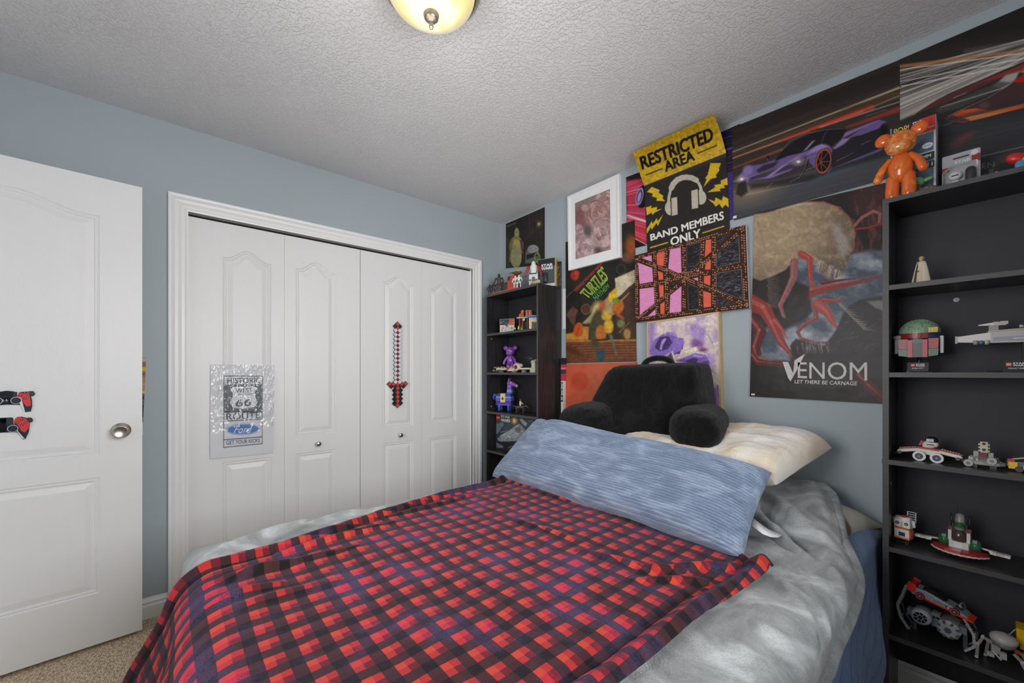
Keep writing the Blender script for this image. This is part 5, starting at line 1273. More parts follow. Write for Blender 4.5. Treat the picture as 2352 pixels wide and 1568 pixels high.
# ================================================================== THINGS STUCK TO THE DOORS
# ---- road sign print in crumpled plastic on the first closet leaf
XS = -.0125
def x_rows(x, tl, tr, br, bl):
    a_, b_, c_, d_ = [on_x(*p, x) for p in (tl, tr, br, bl)]
    return lambda t: (a_ * (1 - t) + d_ * t, b_ * (1 - t) + c_ * t)
Z = crop(460, 800, .17857)
o4 = pts(Z, '135 205 952 212 940 1342 125 1422')
c = on_x(*o4[3], XS); t = thing('road_sign_print', 'wrinkled plastic sleeve with a historic route sign print taped to the first closet leaf', 'sign', (XS, c[1], c[2]))
a = Art(x_rows(XS, *o4), 120, 190, '#e6e7ea')
GR = '#6a6f78'
a.poly(pts(Z, '300 350 805 352 800 1228 296 1278'), '#3c3f45'); a.poly(pts(Z, '308 360 798 360 793 1220 304 1268'), '#dfe2ea')
a.poly(pts(Z, '304 460 798 458 796 812 302 818'), '#70757c'); a.poly(pts(Z, '304 812 798 808 798 822 304 826'), '#3c3f45'); a.poly(pts(Z, '304 930 797 905 797 912 304 940'), '#3c3f45')
shd = pts(Z, '380 520 440 490 550 500 660 480 735 505 700 560 712 640 740 690 700 745 550 780 420 762 375 700 415 620 412 565')
cx, cy = Z(555, 630); a.poly([(cx + (x - cx) * 1.06, cy + (y - cy) * 1.06) for x, y in shd], '#4c5058'); a.poly(shd, '#e4e6ec'); a.line(Z(415, 592), Z(712, 585), 1.2, 1.2, '#5c6068')
e0 = on_x(*Z(550, 1040), XS)
a.ell(Z(548, 1040), 40 * 1.0, 12.6, '#5f86c4', -2); a.ell(Z(548, 1040), 38, 11, '#e6ecf6', -2, ring=.8); a.poly(pts(Z, '296 1170 800 1130 800 1140 296 1180'), '#3c3f45')
a.build('sheet', t, .4)
mb = MB(); DG = mat('ink_dark_grey', '#4a4e56', .5)
def xt(s, q, m, **k): text_quad(mb, s, *[on_x(*p, XS + .0008) for p in pts(Z, q)], m, **k)
xt('HISTORIC', '345 378 775 372 775 448 345 450', DG, bold=.02); xt('WEST', '455 515 672 508 672 562 455 568', DG); xt('66', '450 655 660 640 660 740 450 752', DG, bold=.04)
xt('ROUTE', '335 832 768 818 770 895 335 922', DG, bold=.02); xt('GET YOUR KICKS', '335 1185 765 1155 766 1205 336 1240', DG, bold=.02); xt('Ford', '430 1000 672 990 672 1090 430 1088', mat('ink_pale_blue', '#e8eef8', .5), shear=.5)
lettering(mb, t)
# crumpled clear film
n1, n2 = 90, 140; S, T_ = np.meshgrid(np.linspace(0, 1, n1), np.linspace(0, 1, n2))
R_ = x_rows(XS, *o4); P_ = np.array([[R_(tt)[0] * (1 - s_) + R_(tt)[1] * s_ for s_ in np.linspace(0, 1, n1)] for tt in np.linspace(0, 1, n2)])
q = fbm(S * 7 + T_ * 5, T_ * 5 - S * 4, 3); q2 = np.abs(fbm(S * 16 + T_ * 10, T_ * 7, 7) - .5)
P_[..., 0] += .0030 + .016 * np.abs(q - .5) * 2 * (1 - .9 * sstep(.55, .8, T_)) + .009 * q2 * (1 - sstep(.45, .7, T_))
def film_mat():
    m, nt, b = newmat('crumpled_clear_film'); nt.nodes.remove(b)
    tr = N(nt, 'ShaderNodeBsdfTransparent'); tr.inputs[0].default_value = (1, 1, 1, 1); g = N(nt, 'ShaderNodeBsdfGlossy'); g.inputs['Roughness'].default_value = .16
    lw = N(nt, 'ShaderNodeLayerWeight', i_Blend=.35); mr = N(nt, 'ShaderNodeMapRange'); mr.inputs[3].default_value = .10; mr.inputs[4].default_value = .85; L(nt, lw.outputs['Facing'], mr.inputs[0])
    mx = N(nt, 'ShaderNodeMixShader'); L(nt, mr.outputs[0], mx.inputs[0]); L(nt, tr.outputs[0], mx.inputs[1]); L(nt, g.outputs[0], mx.inputs[2]); L(nt, mx.outputs[0], nt.nodes['Material Output'].inputs[0])
    return m
o = grid_obj('plastic_sleeve', P_, film_mat()); wparent(o, t)
for p in o.data.polygons: p.use_smooth = False

# ---- pixel sword on the third leaf
u_ = .01485; top = on_x(912, 739, -.010)
t = thing('pixel_sword', 'red black and white cardboard pixel sword stuck to the third closet leaf', 'decoration', (-.0115, -.926, 1.545 - 41.4 * u_), PI / 2)
t.rotation_euler = (0, math.radians(0), PI / 2)
blade, outline, grip = MB(), MB(), MB()
def dia(mb, i, j, c_, s=1.0, y0=0.0, y1=-.004):
    cx_, cz_, r_ = i * u_, (41.4 - 1 - j) * u_, u_ * s
    mb.prism([(cx_ - r_, cz_), (cx_, cz_ - r_), (cx_ + r_, cz_), (cx_, cz_ + r_)], y0, y1, P(c_, .5))
cells = []
for k in range(20): cells.append((0, 2 * k, '#c8403c' if (k < 2 or k >= 14) else '#7c2c38'))
for sx in (-1, 1):
    for k in range(19):
        c_ = '#1f2220' if k == 0 else ('#dddfe4' if k < 14 else '#451c1e')
        cells.append((sx, 2 * k + 1, c_))
    cells += [(sx * 2, 28, '#c8403c'), (sx * 4, 28, '#c8403c'), (sx * 3, 29, '#2a2a2a')]
    for k in range(15, 19): cells.append((sx * 1.45, 2 * k + 1, '#23282a'))
for i, j, c_ in cells:
    dia(outline, i, j, '#14181a', 1.30 if abs(i) != 1 or not 0 < (j - 1) // 2 < 14 else 1.16, -.0002, -.002)
    dia(blade if j < 28 else grip, i, j, c_, 1.0 if abs(i) != 1.45 else .55, -.002, -.0042 - .0002 * (j % 3))
outline.build('outline', t); blade.build('blade', t); grip.build('hilt', t)

# ---- two game controllers cut from card on the entry door
def door_xz(u, v):
    d = ray(u, v); n = np.array([.998, .058]); P0 = np.array([.138, -2.233]); k = ((P0 - CAM[:2]) @ n) / (d[:2] @ n); q = CAM + d * k
    return .762 - float(-(q[:2] - P0) @ np.array([-.058, .998])), float(q[2])
def controller(name, label, body_s, grip_s, red_s, stick, btns, pad, mid_u, tailp, group):
    Zc = crop(0, 780, .19134); t = thing(name, label, 'controller cutout', (DOOR1.location.x, DOOR1.location.y, 0), DOOR1.rotation_euler[2], 'game controller cutouts on the open door')
    xm = door_xz(mid_u, 900)[0]
    def loc(s): return [door_xz(*p) for p in pts(Zc, s)]
    def both(mb, s, y0, y1, m):
        q = loc(s); mb.prism(q, y0, y1, m); mb.prism([(2 * xm - x, z) for x, z in q][::-1], y0, y1, m)
    b_ = MB(); both(b_, body_s, -.0005, -.0035, P('#1f2430')); b_.build('shell', t)
    for sd in (0, 1):
        mir = lambda s: loc(s) if not sd else [(2 * xm - x, z) for x, z in loc(s)][::-1]
        MB().prism(mir(grip_s), -.0030, -.0042, P('#e3e4ea')).prism(mir(tailp), -.0030, -.0046, P('#32353a')).build('grip', t)
        MB().prism(mir(red_s), -.0040, -.0056, P('#d83a3e')).build('red_plate', t)
    x, z = door_xz(*Zc(*stick[:2])); rr = stick[2]
    for xx in (x, 2 * xm - x): MB().cyl((xx, -.004, z), (xx, -.0060, z), rr * 1.12, n=20, m=P('#e8e8ee')).cyl((xx, -.0055, z), (xx, -.0075, z), rr, n=20, m=P('#232838')).build('thumbstick', t)
    for p in btns:
        x, z = door_xz(*Zc(*p))
        for xx in (x, 2 * xm - x): MB().cyl((xx, -.0054, z), (xx, -.0066, z), .0042, n=12, m=P('#3a1c20')).cyl((xx, -.0064, z), (xx, -.0070, z), .0022, n=10, m=P('#a89890')).build('button', t)
    p_ = MB(); both(p_, pad, -.0040, -.0050, P('#2c3242')); p_.build('touchpad', t)
    l_ = MB(); x, z = door_xz(*Zc(82, 730 if name.endswith('a') or mid_u < 18 else 1062)); 
    l_.cbox((xm, -.0042, z), (.006, .0006, .0015), P('#e6e6ea')); l_.cbox((xm - .0005, -.0042, z + .0032), (.0014, .0006, .005), P('#e6e6ea')); l_.cbox((xm, -.0042, z - .0055), (.005, .0006, .0014), P('#9aa0a8')); l_.build('logo', t)
    return t
controller('controller_cutout', 'upper of two red and black game controller cutouts on the open door', '0 622 95 612 210 628 350 620 384 720 386 800 370 860 305 868 248 782 0 775', '210 628 236 622 262 720 300 862 280 850 240 770 205 690', '200 680 235 628 300 650 350 625 372 750 366 795 320 800 285 760 262 700', (195, 728, .0125), [(247, 668), (302, 700), (345, 668), (300, 640)], '0 628 205 632 200 690 0 688', 15.5, '352 616 400 615 424 645 410 672 375 680 355 660', 0)
controller('controller_cutout', 'lower of two red and black game controller cutouts on the open door', '0 938 180 930 260 922 330 940 360 1000 345 1110 305 1190 280 1195 205 1110 0 1112', '150 930 205 925 160 985 200 1080 300 1190 265 1180 195 1085', '162 985 185 940 240 925 315 945 358 1000 345 1060 300 1112 255 1090 215 1020', (155, 1065, .0125), [(210, 990), (260, 958), (265, 1022), (315, 988)], '0 945 165 942 160 1015 0 1018', 7.5, '330 932 375 932 400 960 388 985 355 995 345 960', 0)

# ---- poster half hidden behind the open door
c = on_x(335, 1040, .003)
a = Art(lambda t_: (np.array([.003, -2.55, 1.268 - .463 * t_]), np.array([.003, -2.2235 - .016 * t_, 1.268 - .463 * t_])), 120, 170, '#4a4a48')
t = thing('comic_poster', 'colourful comic poster mostly hidden behind the open white door', 'poster', (.003, -2.4, .805))
for v0, v1, c_ in ((818, 832, '#a8a89c'), (832, 842, '#8a6a4c'), (842, 852, '#e0b428'), (852, 865, '#8a5a3c'), (865, 896, '#b88468'), (896, 905, '#d8b02c'), (905, 960, '#343842'), (960, 1045, '#5a6468')): a.poly([(200, v0), (340, v0), (340, v1), (200, v1)], c_, 1, 2)
for k in range(30): y = 820 + k * 7.3; a.line((310, y), (338, y + random.uniform(-6, 6)), 1, 1, random.choice(['#e8e8e0', '#2c2c30', '#7c8a50']), .7)
a.build('sheet', t)

# ================================================================== BOOKCASES
def wood_mat():
    m, nt, b = newmat('black_woodgrain_laminate')
    tc = N(nt, 'ShaderNodeTexCoord'); mp = N(nt, 'ShaderNodeMapping'); mp.inputs['Scale'].default_value = (60, 60, 3); L(nt, tc.outputs['Object'], mp.inputs[0])
    n1 = N(nt, 'ShaderNodeTexNoise', i_Scale=2.0, i_Detail=5.0, i_Distortion=.6); L(nt, mp.outputs[0], n1.inputs['Vector'])
    cr = N(nt, 'ShaderNodeValToRGB'); e = cr.color_ramp.elements; e[0].position = .35; e[0].color = (*lin('#201f21'), 1); e[1].position = .7; e[1].color = (*lin('#373436'), 1)
    L(nt, n1.outputs[0], cr.inputs[0]); L(nt, cr.outputs[0], b.inputs['Base Color']); setin(b, 'Roughness', .33); setin(b, 'Specular IOR Level', .5)
    bp = N(nt, 'ShaderNodeBump', i_Strength=.25, i_Distance=.0006); L(nt, n1.outputs[0], bp.inputs['Height']); L(nt, bp.outputs[0], b.inputs['Normal'])
    return m
M_WOOD = wood_mat(); M_EDGE = mat('laminate_edge', '#444345', .45, var=.25, scale=160, stretch=(.1, 1, 1)); M_BACK = mat('dark_back_panel', '#323238', .6, var=.08, scale=30)
TOPZ, STEP, DEP = 1.8001, .3032, .2347
def bookcase(name, label, x0, x1):
    t = thing(name, label, 'bookcase', (x0, 0, 0)); W = x1 - x0; th = .0165; f, bk = -DEP, -.004
    for a0 in (0, W - th):
        mb = MB().box(a0, f + .0005, 0, a0 + th, bk, TOPZ - th, M_WOOD); mb.box(a0, f, 0, a0 + th, f + .0006, TOPZ - th, M_EDGE); mb.build('side_panel', t)
    mb = MB().box(0, f + .0005, TOPZ - th, W, bk, TOPZ, M_WOOD); mb.box(0, f - .0005, TOPZ - th, W, f + .0006, TOPZ, M_EDGE); mb.build('top_board', t)
    for k in range(1, 6):
        z = TOPZ - k * STEP; ext = k == 3
        a0, a1 = (-.0012, W + .0012) if ext else (th + .0003, W - th - .0003)
        mb = MB().box(a0, f + (-.0015 if ext else .002), z - th, a1, bk - .003, z, M_WOOD); mb.box(a0, f + (-.002 if ext else .0012), z - th, a1, f + (-.0014 if ext else .0021), z, M_EDGE); mb.build('shelf', t)
    MB().box(th, f + .02, 0, W - th, f + .035, .06, M_WOOD).build('kick_board', t)
    MB().box(th * .5, bk - .003, .02, W - th * .5, bk, TOPZ - th, M_BACK).build('back_panel', t)
    return t
LB = bookcase('bookcase', 'black bookcase in the room corner beside the closet doors', .0845, .6793)
RB = bookcase('bookcase', 'tall black bookcase at the far right carrying the glossy orange bear', 2.4106, 3.004)
zr = lambda k: TOPZ - k * STEP + .0004
for px, pz in ((2.578, 1.452),):
    mb = MB().cyl((px - 2.4106, -.0075, pz), (px - 2.4106, -.0085, pz), .0075, n=24, m=P('#b4b6ba')); mb.build('round_sticker', RB)
    mb = MB(); text_box(mb, 'S', px - 2.4106 - .0018, pz - .003, px - 2.4106 + .0018, pz + .003, -.0088, P('#303034')); mb.build('sticker_print', RB)
for x, z in ((.0168, .925), (.0168, 1.46)): MB().cyl((x, -.19, z), (x + .0012, -.19, z), .005, n=14, m=P('#a8a8a8')).build('screw_cap', LB)
MB().cyl((.0168, -.19, .80), (.0180, -.19, .80), .005, n=14, m=P('#a8a8a8')).build('screw_cap', RB)

# ------------------------------------------------------------------ helpers for toys
def T(x, y, z=0, rz=0, ry=0, rx=0): return Matrix.Translation((x, y, z)) @ Matrix.Rotation(rz, 4, 'Z') @ Matrix.Rotation(ry, 4, 'Y') @ Matrix.Rotation(rx, 4, 'X')
def greeble(mb, x0, x1, y0, y1, z, n, cols, seed, hmax=.006, smin=.004, smax=.012):
    r = random.Random(seed)
    for k in range(n):
        w, d, h = r.uniform(smin, smax), r.uniform(smin, smax), r.uniform(.002, hmax); x, y = r.uniform(x0, x1 - w), r.uniform(y0, max(y0, y1 - d)); c = r.choice(cols)
        if r.random() < .25: mb.cyl((x, y, z - .0005), (x, y, z + h), w * .4, n=8, m=c, smooth=False)
        else: mb.box(x, y, z - .0005, x + w, y + d, z + h, c)
def marble_mat(name, a, b_, c, scale=14):
    m, nt, b = newmat(name); tc = N(nt, 'ShaderNodeTexCoord')
    n1 = N(nt, 'ShaderNodeTexNoise', i_Scale=scale, i_Detail=3.0, i_Distortion=2.5); L(nt, tc.outputs['Object'], n1.inputs['Vector'])
    cr = N(nt, 'ShaderNodeValToRGB'); e = cr.color_ramp.elements; e[0].position = .40; e[0].color = (*lin(a), 1); e[1].position = .66; e[1].color = (*lin(c), 1); k = e.new(.56); k.color = (*lin(b_), 1)
    L(nt, n1.outputs[0], cr.inputs[0]); L(nt, cr.outputs[0], b.inputs['Base Color']); setin(b, 'Roughness', .12); setin(b, 'Coat Weight', .6); setin(b, 'Coat Roughness', .05)
    return m
def toy_bear(label, loc, h, m_body, m_head, rz, group=None):
    t = thing('toy_bear', label, 'toy bear', loc, rz); s = h / .25
    def V(*p): return tuple(q * s for q in p)
    mb = MB().capsule([V(0, 0, .088), V(0, 0, .105), V(0, -.002, .125), V(0, 0, .148)], [.030 * s, .034 * s, .031 * s, .022 * s], m_body, 28, .82); mb.build('torso', t)
    for sx in (-1, 1):
        MB().capsule([V(sx * .021, 0, .012), V(sx * .022, 0, .035), V(sx * .020, .002, .075)], [.0185 * s, .019 * s, .0185 * s], m_body, 22, .95).build('leg', t)
        MB().capsule([V(sx * .028, 0, .143), V(sx * .047, -.004, .118), V(sx * .058, -.010, .085)], [.0105 * s, .0135 * s, .0145 * s], m_body, 20, .9).build('arm', t)
        R_ = Matrix.Rotation(sx * .5, 3, 'Y'); MB().ell(V(sx * .047, .002, .225), (.023 * s, .012 * s, .022 * s), m_body, 24, 14, R_).build('ear', t)
    mb = MB().ell(V(0, 0, .195), (.042 * s, .037 * s, .042 * s), m_head, 32, 20); mb.ell(V(0, -.018, .176), (.034 * s, .026 * s, .026 * s), m_head, 28, 16)
    mb.build('head', t)
    return t
M_OR = marble_mat('orange_gloss_marble', '#dc6420', '#e06c22', '#ee9c38', 9); M_ORH = marble_mat('orange_swirl_marble', '#dd6420', '#e89034', '#c8b0a0', 26)
toy_bear('glossy marbled orange bear figure on the front corner of the right bookcase', (2.452, -.190, TOPZ + .0003), .252, M_OR, M_ORH, math.radians(-8))
M_PU = marble_mat('purple_speckled', '#7a3aa0', '#8a48b0', '#b07ccc', 40)
toy_bear('purple speckled bear figure behind the white toy spaceship on the corner bookcase', (.208, -.085, zr(2)), .215, M_PU, M_PU, math.radians(25))

def figure(name, label, cat, loc, h, cols, rz=0, seed=0, bulk=1.0, gun=False, group=None, arms=None):
    """small standing action figure: cols = body, head, trim"""
    t = thing(name, label, cat, loc, rz, group); s = h / 1.0; b = bulk
    cb, chd, ct = [P(c) for c in cols[:3]]
    def V(x, y, z): return (x * s * b, y * s * b, z * s)
    for sx in (-1, 1):
        mb = MB().capsule([V(sx * .09, 0, .47), V(sx * .11, -.01, .27), V(sx * .12, .01, .05)], [.065 * s * b, .052 * s * b, .040 * s * b], cb, 12); mb.cbox(V(sx * .125, -.035, .022), (.085 * s * b, .16 * s * b, .044 * s), ct); mb.cbox(V(sx * .11, -.045, .27), (.06 * s * b, .03 * s * b, .07 * s), ct)
        mb.build('leg', t)
        e = arms or (.25, -.05, .55)
        MB().capsule([V(sx * .17, 0, .77), V(sx * .235, -.01, .62), V(sx * e[0], e[1], e[2] - .06)], [.050 * s * b, .040 * s * b, .034 * s * b], P(cols[3]) if len(cols) > 3 else cb, 12).build('arm', t)
    mb = MB().capsule([V(0, 0, .50), V(0, 0, .62), V(0, 0, .76)], [.10 * s * b, .10 * s * b, .12 * s * b], cb, 16, .7); mb.cbox(V(0, -.01, .50), (.23 * s * b, .15 * s * b, .04 * s), ct); mb.build('torso', t)
    mb = MB().ell(V(0, -.005, .905), (.070 * s * b, .075 * s * b, .088 * s), chd, 18, 12); mb.cbox(V(0, -.068, .90), (.085 * s * b, .012 * s * b, .022 * s), ct); mb.build('head', t)
    if gun: MB().cbox(V(.24, -.14, .52), (.03 * s, .34 * s, .045 * s), P('#17171a')).build('blaster', t)
    return t
def logo_plate(mb, x0, z0, w, h, y, sub):
    mb.box(x0, y - .0002, z0 + h * .42, x0 + w * .30, y, z0 + h, P('#c8281e')); text_box(mb, 'LEGO', x0 + w * .03, z0 + h * .55, x0 + w * .27, z0 + h * .88, y - .0005, P('#f4f0ea'), bold=.05)
    text_box(mb, 'STAR', x0 + w * .36, z0 + h * .73, x0 + w, z0 + h, y - .0005, P('#f0f0f0'), bold=.05); text_box(mb, 'WARS', x0 + w * .36, z0 + h * .42, x0 + w, z0 + h * .69, y - .0005, P('#f0f0f0'), bold=.05)
    if sub: text_box(mb, sub, x0 + w * .1, z0, x0 + w * .95, z0 + h * .22, y - .0005, P('#f0f0f0'))

# ------------------------------------------------------------------ right bookcase, top
def carton(name, label, cat, loc, w, d, h, rz, base):
    t = thing(name, label, cat, loc, rz); mb = MB().box(-w/2, -d/2, 0, w/2, d/2, h, base); mb.build('carton', t, bev=.0008); return t
t = carton('figure_box', 'tall window box with yellow pop lettering and a red sale sticker behind the orange bear', 'toy box', (2.476, -.068, TOPZ + .0004), .116, .09, .292, math.radians(0), P('#c9ccd2', .35))
mb = MB().box(-.052, -.0455, .045, .052, -.0451, .235, P('#5a6a80', .12)); mb.box(-.056, -.0456, .0, -.050, -.0450, .292, P('#e4e6ea')); mb.box(-.056, -.0457, .262, .056, -.0452, .292, P('#23252b')); mb.build('window_panel', t)
mb = MB(); text_box(mb, 'POP!', -.050, .262, -.008, .286, -.0465, P('#2c2a28'), bold=.12); text_box(mb, 'POP!', -.049, .263, -.009, .285, -.0469, P('#e8c030'), bold=.02); text_box(mb, 'STAR', .000, .276, .024, .287, -.0465, P('#f0f0f0'), bold=.06); text_box(mb, 'WARS', .000, .264, .024, .274, -.0465, P('#f0f0f0'), bold=.06); mb.build('title_print', t)
mb = MB().box(.016, -.0463, .238, .057, -.0458, .291, P('#c83028')); text_box(mb, '19 32', .026, .272, .050, .281, -.0467, P('#5a1a18')); text_box(mb, 'SALE', .026, .261, .048, .269, -.0467, P('#5a1a18')); mb.box(.017, -.0466, .2515, .056, -.0464, .2525, P('#f0e8e8')); mb.build('price_sticker', t)
mb = MB().cyl((.037, -.0458, .190), (.037, -.0464, .190), .0135, n=28, m=P('#e6e8ec')); mb.v = [(a, b_, .190 + (c_ - .190) * .72) for a, b_, c_ in mb.v]; text_box(mb, 'Funko', .028, .186, .046, .194, -.0468, P('#5a6a88'), shear=.3); mb.build('seal_sticker', t)
mb = MB().box(.0, -.0462, .140, .054, -.0457, .164, P('#2a2c31')); text_box(mb, '7MM', .018, .146, .046, .158, -.0466, P('#e8e8e8'), bold=.04); mb.box(-.02, -.0461, .166, .057, -.0456, .1685, P('#d8dade')); mb.box(.010, -.0462, .110, .054, -.0457, .132, P('#2a2c31')); text_box(mb, '511', .024, .115, .050, .128, -.0466, P('#e8e8e8'), bold=.04); mb.build('number_panel', t)
# green puppet behind the bear
t = thing('toy_figure', 'small green toy figure sitting between the orange bear and its box', 'toy', (2.488, -.150, TOPZ + .0004), 0)
GN = P('#6fa868'); mb = MB().ell((0, 0, .058), (.021, .018, .017), GN, 20, 12); mb.build('head', t)
for sx in (-1, 1): MB().ell((sx * .026, .002, .060), (.016, .006, .007), GN, 14, 8, Matrix.Rotation(sx * -.25, 3, 'Y')).build('ear', t)
MB().capsule([(0, 0, .012), (0, 0, .034)], [.020, .014], P('#7c6a48', .8), 14).build('robe', t); MB().box(-.006, -.018, .052, .006, -.0175, .054, P('#203020')).build('mouth', t)
t = thing('toy_ball', 'green and white striped toy ball glimpsed between the legs of the orange bear', 'ball', (2.450, -.125, TOPZ + .0215))
MB().ell((0, 0, 0), .021, mat('green_white_swirl', '#5aa050', .4, var=.5, scale=60), 24, 16).build('shell', t)
t = thing('brown_carving', 'small brown knobbly carving beside the orange bear leg', 'ornament', (2.515, -.178, TOPZ + .0004), .3)
BR = mat('brown_carved_wood', '#7a5434', .4, var=.4, scale=80); mb = MB().ell((0, 0, .010), (.018, .012, .010), BR, 16, 10); mb.ell((.012, -.004, .017), (.012, .009, .008), BR, 14, 8); mb.ell((-.012, .002, .013), (.010, .010, .011), BR, 14, 8); mb.build('carving', t); MB().ell((.016, -.012, .004), (.006, .004, .004), P('#2a241e'), 10, 6).build('foot', t)
t = thing('wooden_stick', 'flat tan wooden stick lying on the bookcase top before the blister pack', 'stick', (2.566, -.165, TOPZ + .004), math.radians(18))
MB().box(-.052, -.004, -.003, .052, .004, .003, mat('tan_wood', '#c08a50', .5, var=.15, scale=30, stretch=(.2, 1, 1))).build('stick', t, bev=.001)
MB().ell((.052, 0, .002), (.009, .007, .006), P('#5a3424'), 12, 8).build('tip', t)
# blister pack
t = thing('blister_pack', 'clear blister pack holding a white helmet charm on a grey and red card', 'toy pack', (2.592, -.128, TOPZ + .0004), math.radians(-2))
mb = MB().prism(rounded([(-.043, 0), (.043, 0), (.043, .128), (-.043, .128)], .005, 4), 0, .0012, P('#a6a8ae', .3)); mb.box(-.043, -.0003, .072, -.026, 0, .088, P('#8c2a2c')); mb.box(.024, -.0003, .085, .043, 0, .110, P('#8c2a2c')); mb.cbox((0, -.0003, .112), (.036, .0006, .005), P('#33343a')); mb.build('card', t)
mb = MB(); text_box(mb, 'STAR', -.014, .094, .022, .102, -.0012, P('#e0e0e4'), bold=.05); text_box(mb, 'WARS', -.010, .085, .018, .093, -.0012, P('#e0e0e4'), bold=.05); mb.build('title_print', t)
mb = MB().ell((-.012, -.012, .050), (.016, .012, .014), P('#e4e4e6'), 20, 12); mb.box(-.020, -.024, .046, -.004, -.022, .050, P('#202024')); mb.build('helmet_charm', t)
MB().box(-.020, -.016, .0, -.004, -.006, .034, P('#c4c6ca')).build('pendant', t); mb = MB().capsule([(.022, -.010, .020), (.022, -.010, .058)], [.013, .012], P('#1e1f24'), 16); mb.build('dark_charm', t)
def clear_mat():
    m, nt, b = newmat('clear_plastic'); nt.nodes.remove(b); tr = N(nt, 'ShaderNodeBsdfTransparent'); g = N(nt, 'ShaderNodeBsdfGlossy'); g.inputs['Roughness'].default_value = .08
    f = N(nt, 'ShaderNodeFresnel'); f.inputs[0].default_value = 1.5; mx = N(nt, 'ShaderNodeMixShader'); L(nt, f.outputs[0], mx.inputs[0]); L(nt, tr.outputs[0], mx.inputs[1]); L(nt, g.outputs[0], mx.inputs[2]); L(nt, mx.outputs[0], nt.nodes['Material Output'].inputs[0]); return m
M_CLEAR = clear_mat(); mb = MB().prism(rounded([(-.039, .002), (.039, .002), (.039, .082), (-.020, .082), (-.039, .066)], .006, 4), -.028, -.0006, M_CLEAR); mb.build('blister', t)
MB().cyl((.030, -.0004, .116), (.030, -.0016, .116), .0085, n=24, m=P('#d4d6da')).build('round_seal', t)
# black and white wedge, and the bright parrot-like toy at the edge
t = thing('toy_pack', 'torn black and white toy card leaning at the right of the blister pack', 'toy pack', (2.690, -.110, TOPZ + .0004), math.radians(5))
MB().prism([(-.022, .0), (-.022, .056), (-.014, .066), (.034, .052), (.040, 0)], 0, .004, P('#26262a')).build('card', t); MB().prism([(-.024, 0), (-.024, .040), (-.012, .036), (.008, 0)], -.003, -.0004, P('#d8d6d2')).build('torn_flap', t)
t = thing('toy_bird', 'bright red, orange and lime plastic toy at the far right of the bookcase top', 'toy', (2.728, -.165, TOPZ + .0004), math.radians(10))
MB().ell((-.020, .004, .048), (.024, .014, .017), P('#c82a24'), 20, 12, Matrix.Rotation(.5, 3, 'Y')).build('red_cap', t); MB().capsule([(.006, 0, .020), (.018, 0, .060), (.036, 0, .092)], [.020, .024, .018], P('#d87a38'), 16).build('orange_body', t)
MB().ell((.012, -.014, .030), (.028, .014, .022), P('#8ccc30'), 18, 12).build('lime_belly', t); MB().ell((-.016, -.016, .018), (.013, .008, .017), P('#4a90c0'), 14, 10).build('blue_wing', t)

# ------------------------------------------------------------------ shelf 2: robed figure
t = thing('action_figure', 'small robed figure in a cream cape alone on the upper shelf', 'action figure', (2.502, -.170, zr(1)), math.radians(-12))
CR = mat('cream_cloth', '#d8cdb4', .8, bump=.3, bscale=200); CRD = mat('tan_cloth', '#b8925c', .8)
mb = MB().lathe([(.0135, .002), (.0125, .02), (.0105, .045), (.0085, .06), (.0095, .072), (.006, .079), (0, .080)], CR, 20); mb.v = [(a, b_ * .75, c_) for a, b_, c_ in mb.v]; mb.build('tunic', t)
vs = []; fs = []; n = 18; m_ = 10
for j in range(m_):
    f = j / (m_ - 1); z = .078 - f * .074; r = .010 + .014 * f ** .8
    for k in range(n): w_ = math.radians(-75 + 300 * k / (n - 1)); rr = r * (1 + .06 * math.sin(k * 2.4) * f); vs.append((rr * math.cos(w_) * 1.05, rr * math.sin(w_) * .8, z))
for j in range(m_ - 1):
    for k in range(n - 1): fs.append((j * n + k, j * n + k + 1, (j + 1) * n + k + 1, (j + 1) * n + k))
mb = MB().add(vs, fs, CR, True); o = mb.build('cape', t); md = o.modifiers.new('s', 'SOLIDIFY'); md.thickness = .0012
MB().ell((0, -.001, .087), (.0062, .0066, .0078), P('#c8a484', .6), 18, 12).build('head', t); MB().ell((0, .002, .089), (.0075, .0068, .0076), mat('sandy_hair', '#b8a888', .8), 16, 10).build('hair', t)
MB().cbox((0, 0, .0445), (.0200, .0150, .0045), P('#3c2c24')).build('belt', t)
for sx in (-1, 1): MB().cbox((sx * .006, -.004, .0022), (.007, .012, .0044), P('#4a3a30')).build('boot', t)

# ------------------------------------------------------------------ shelf 3: brick helmet and cruiser on stands
t = thing('brick_helmet', 'green domed brick-built helmet with red band on a black display stand', 'brick model', (2.4935, -.125, zr(2)))
SG, SG2, DR, DR2, BKc, DG2 = P('#8fae92'), P('#6f9478'), P('#8a2a2c'), P('#a82c2c'), P('#1c1c1f'), P('#4a6a5c')
mb = MB().ell((0, .0, .135), (.052, .048, .050), SG, 28, 18); r = random.Random(4)
for k in range(9):
    th_ = math.radians(8 + k * 9.2); n = max(4, int(2 * PI * .052 * math.sin(th_) / .0085))
    for j in range(n):
        ph = 2 * PI * j / n + k * .3; d = Vector((math.sin(th_) * math.cos(ph), math.sin(th_) * math.sin(ph), math.cos(th_)))
        p = Vector((d.x * .052, d.y * .048, .135 + d.z * .050)); mb.cyl(p - d * .001, p + d * .0022, .0029, n=7, m=r.choice([SG, SG, SG2]), smooth=False)
mb.build('dome', t)
mb = MB(); n = 28
for k in range(n):
    a0, a1 = PI + PI * k / n * 1.0, PI + PI * (k + 1) / n
    q = [(math.cos(a) * rr * 1.06, math.sin(a) * rr) for a, rr in ((a0, .054), (a1, .054), (a1, .046), (a0, .046))]
    mb.prism(q, .118, .136, DR if k < 18 else P('#2c3a5c'), 'z')
mb.build('brow_band', t)
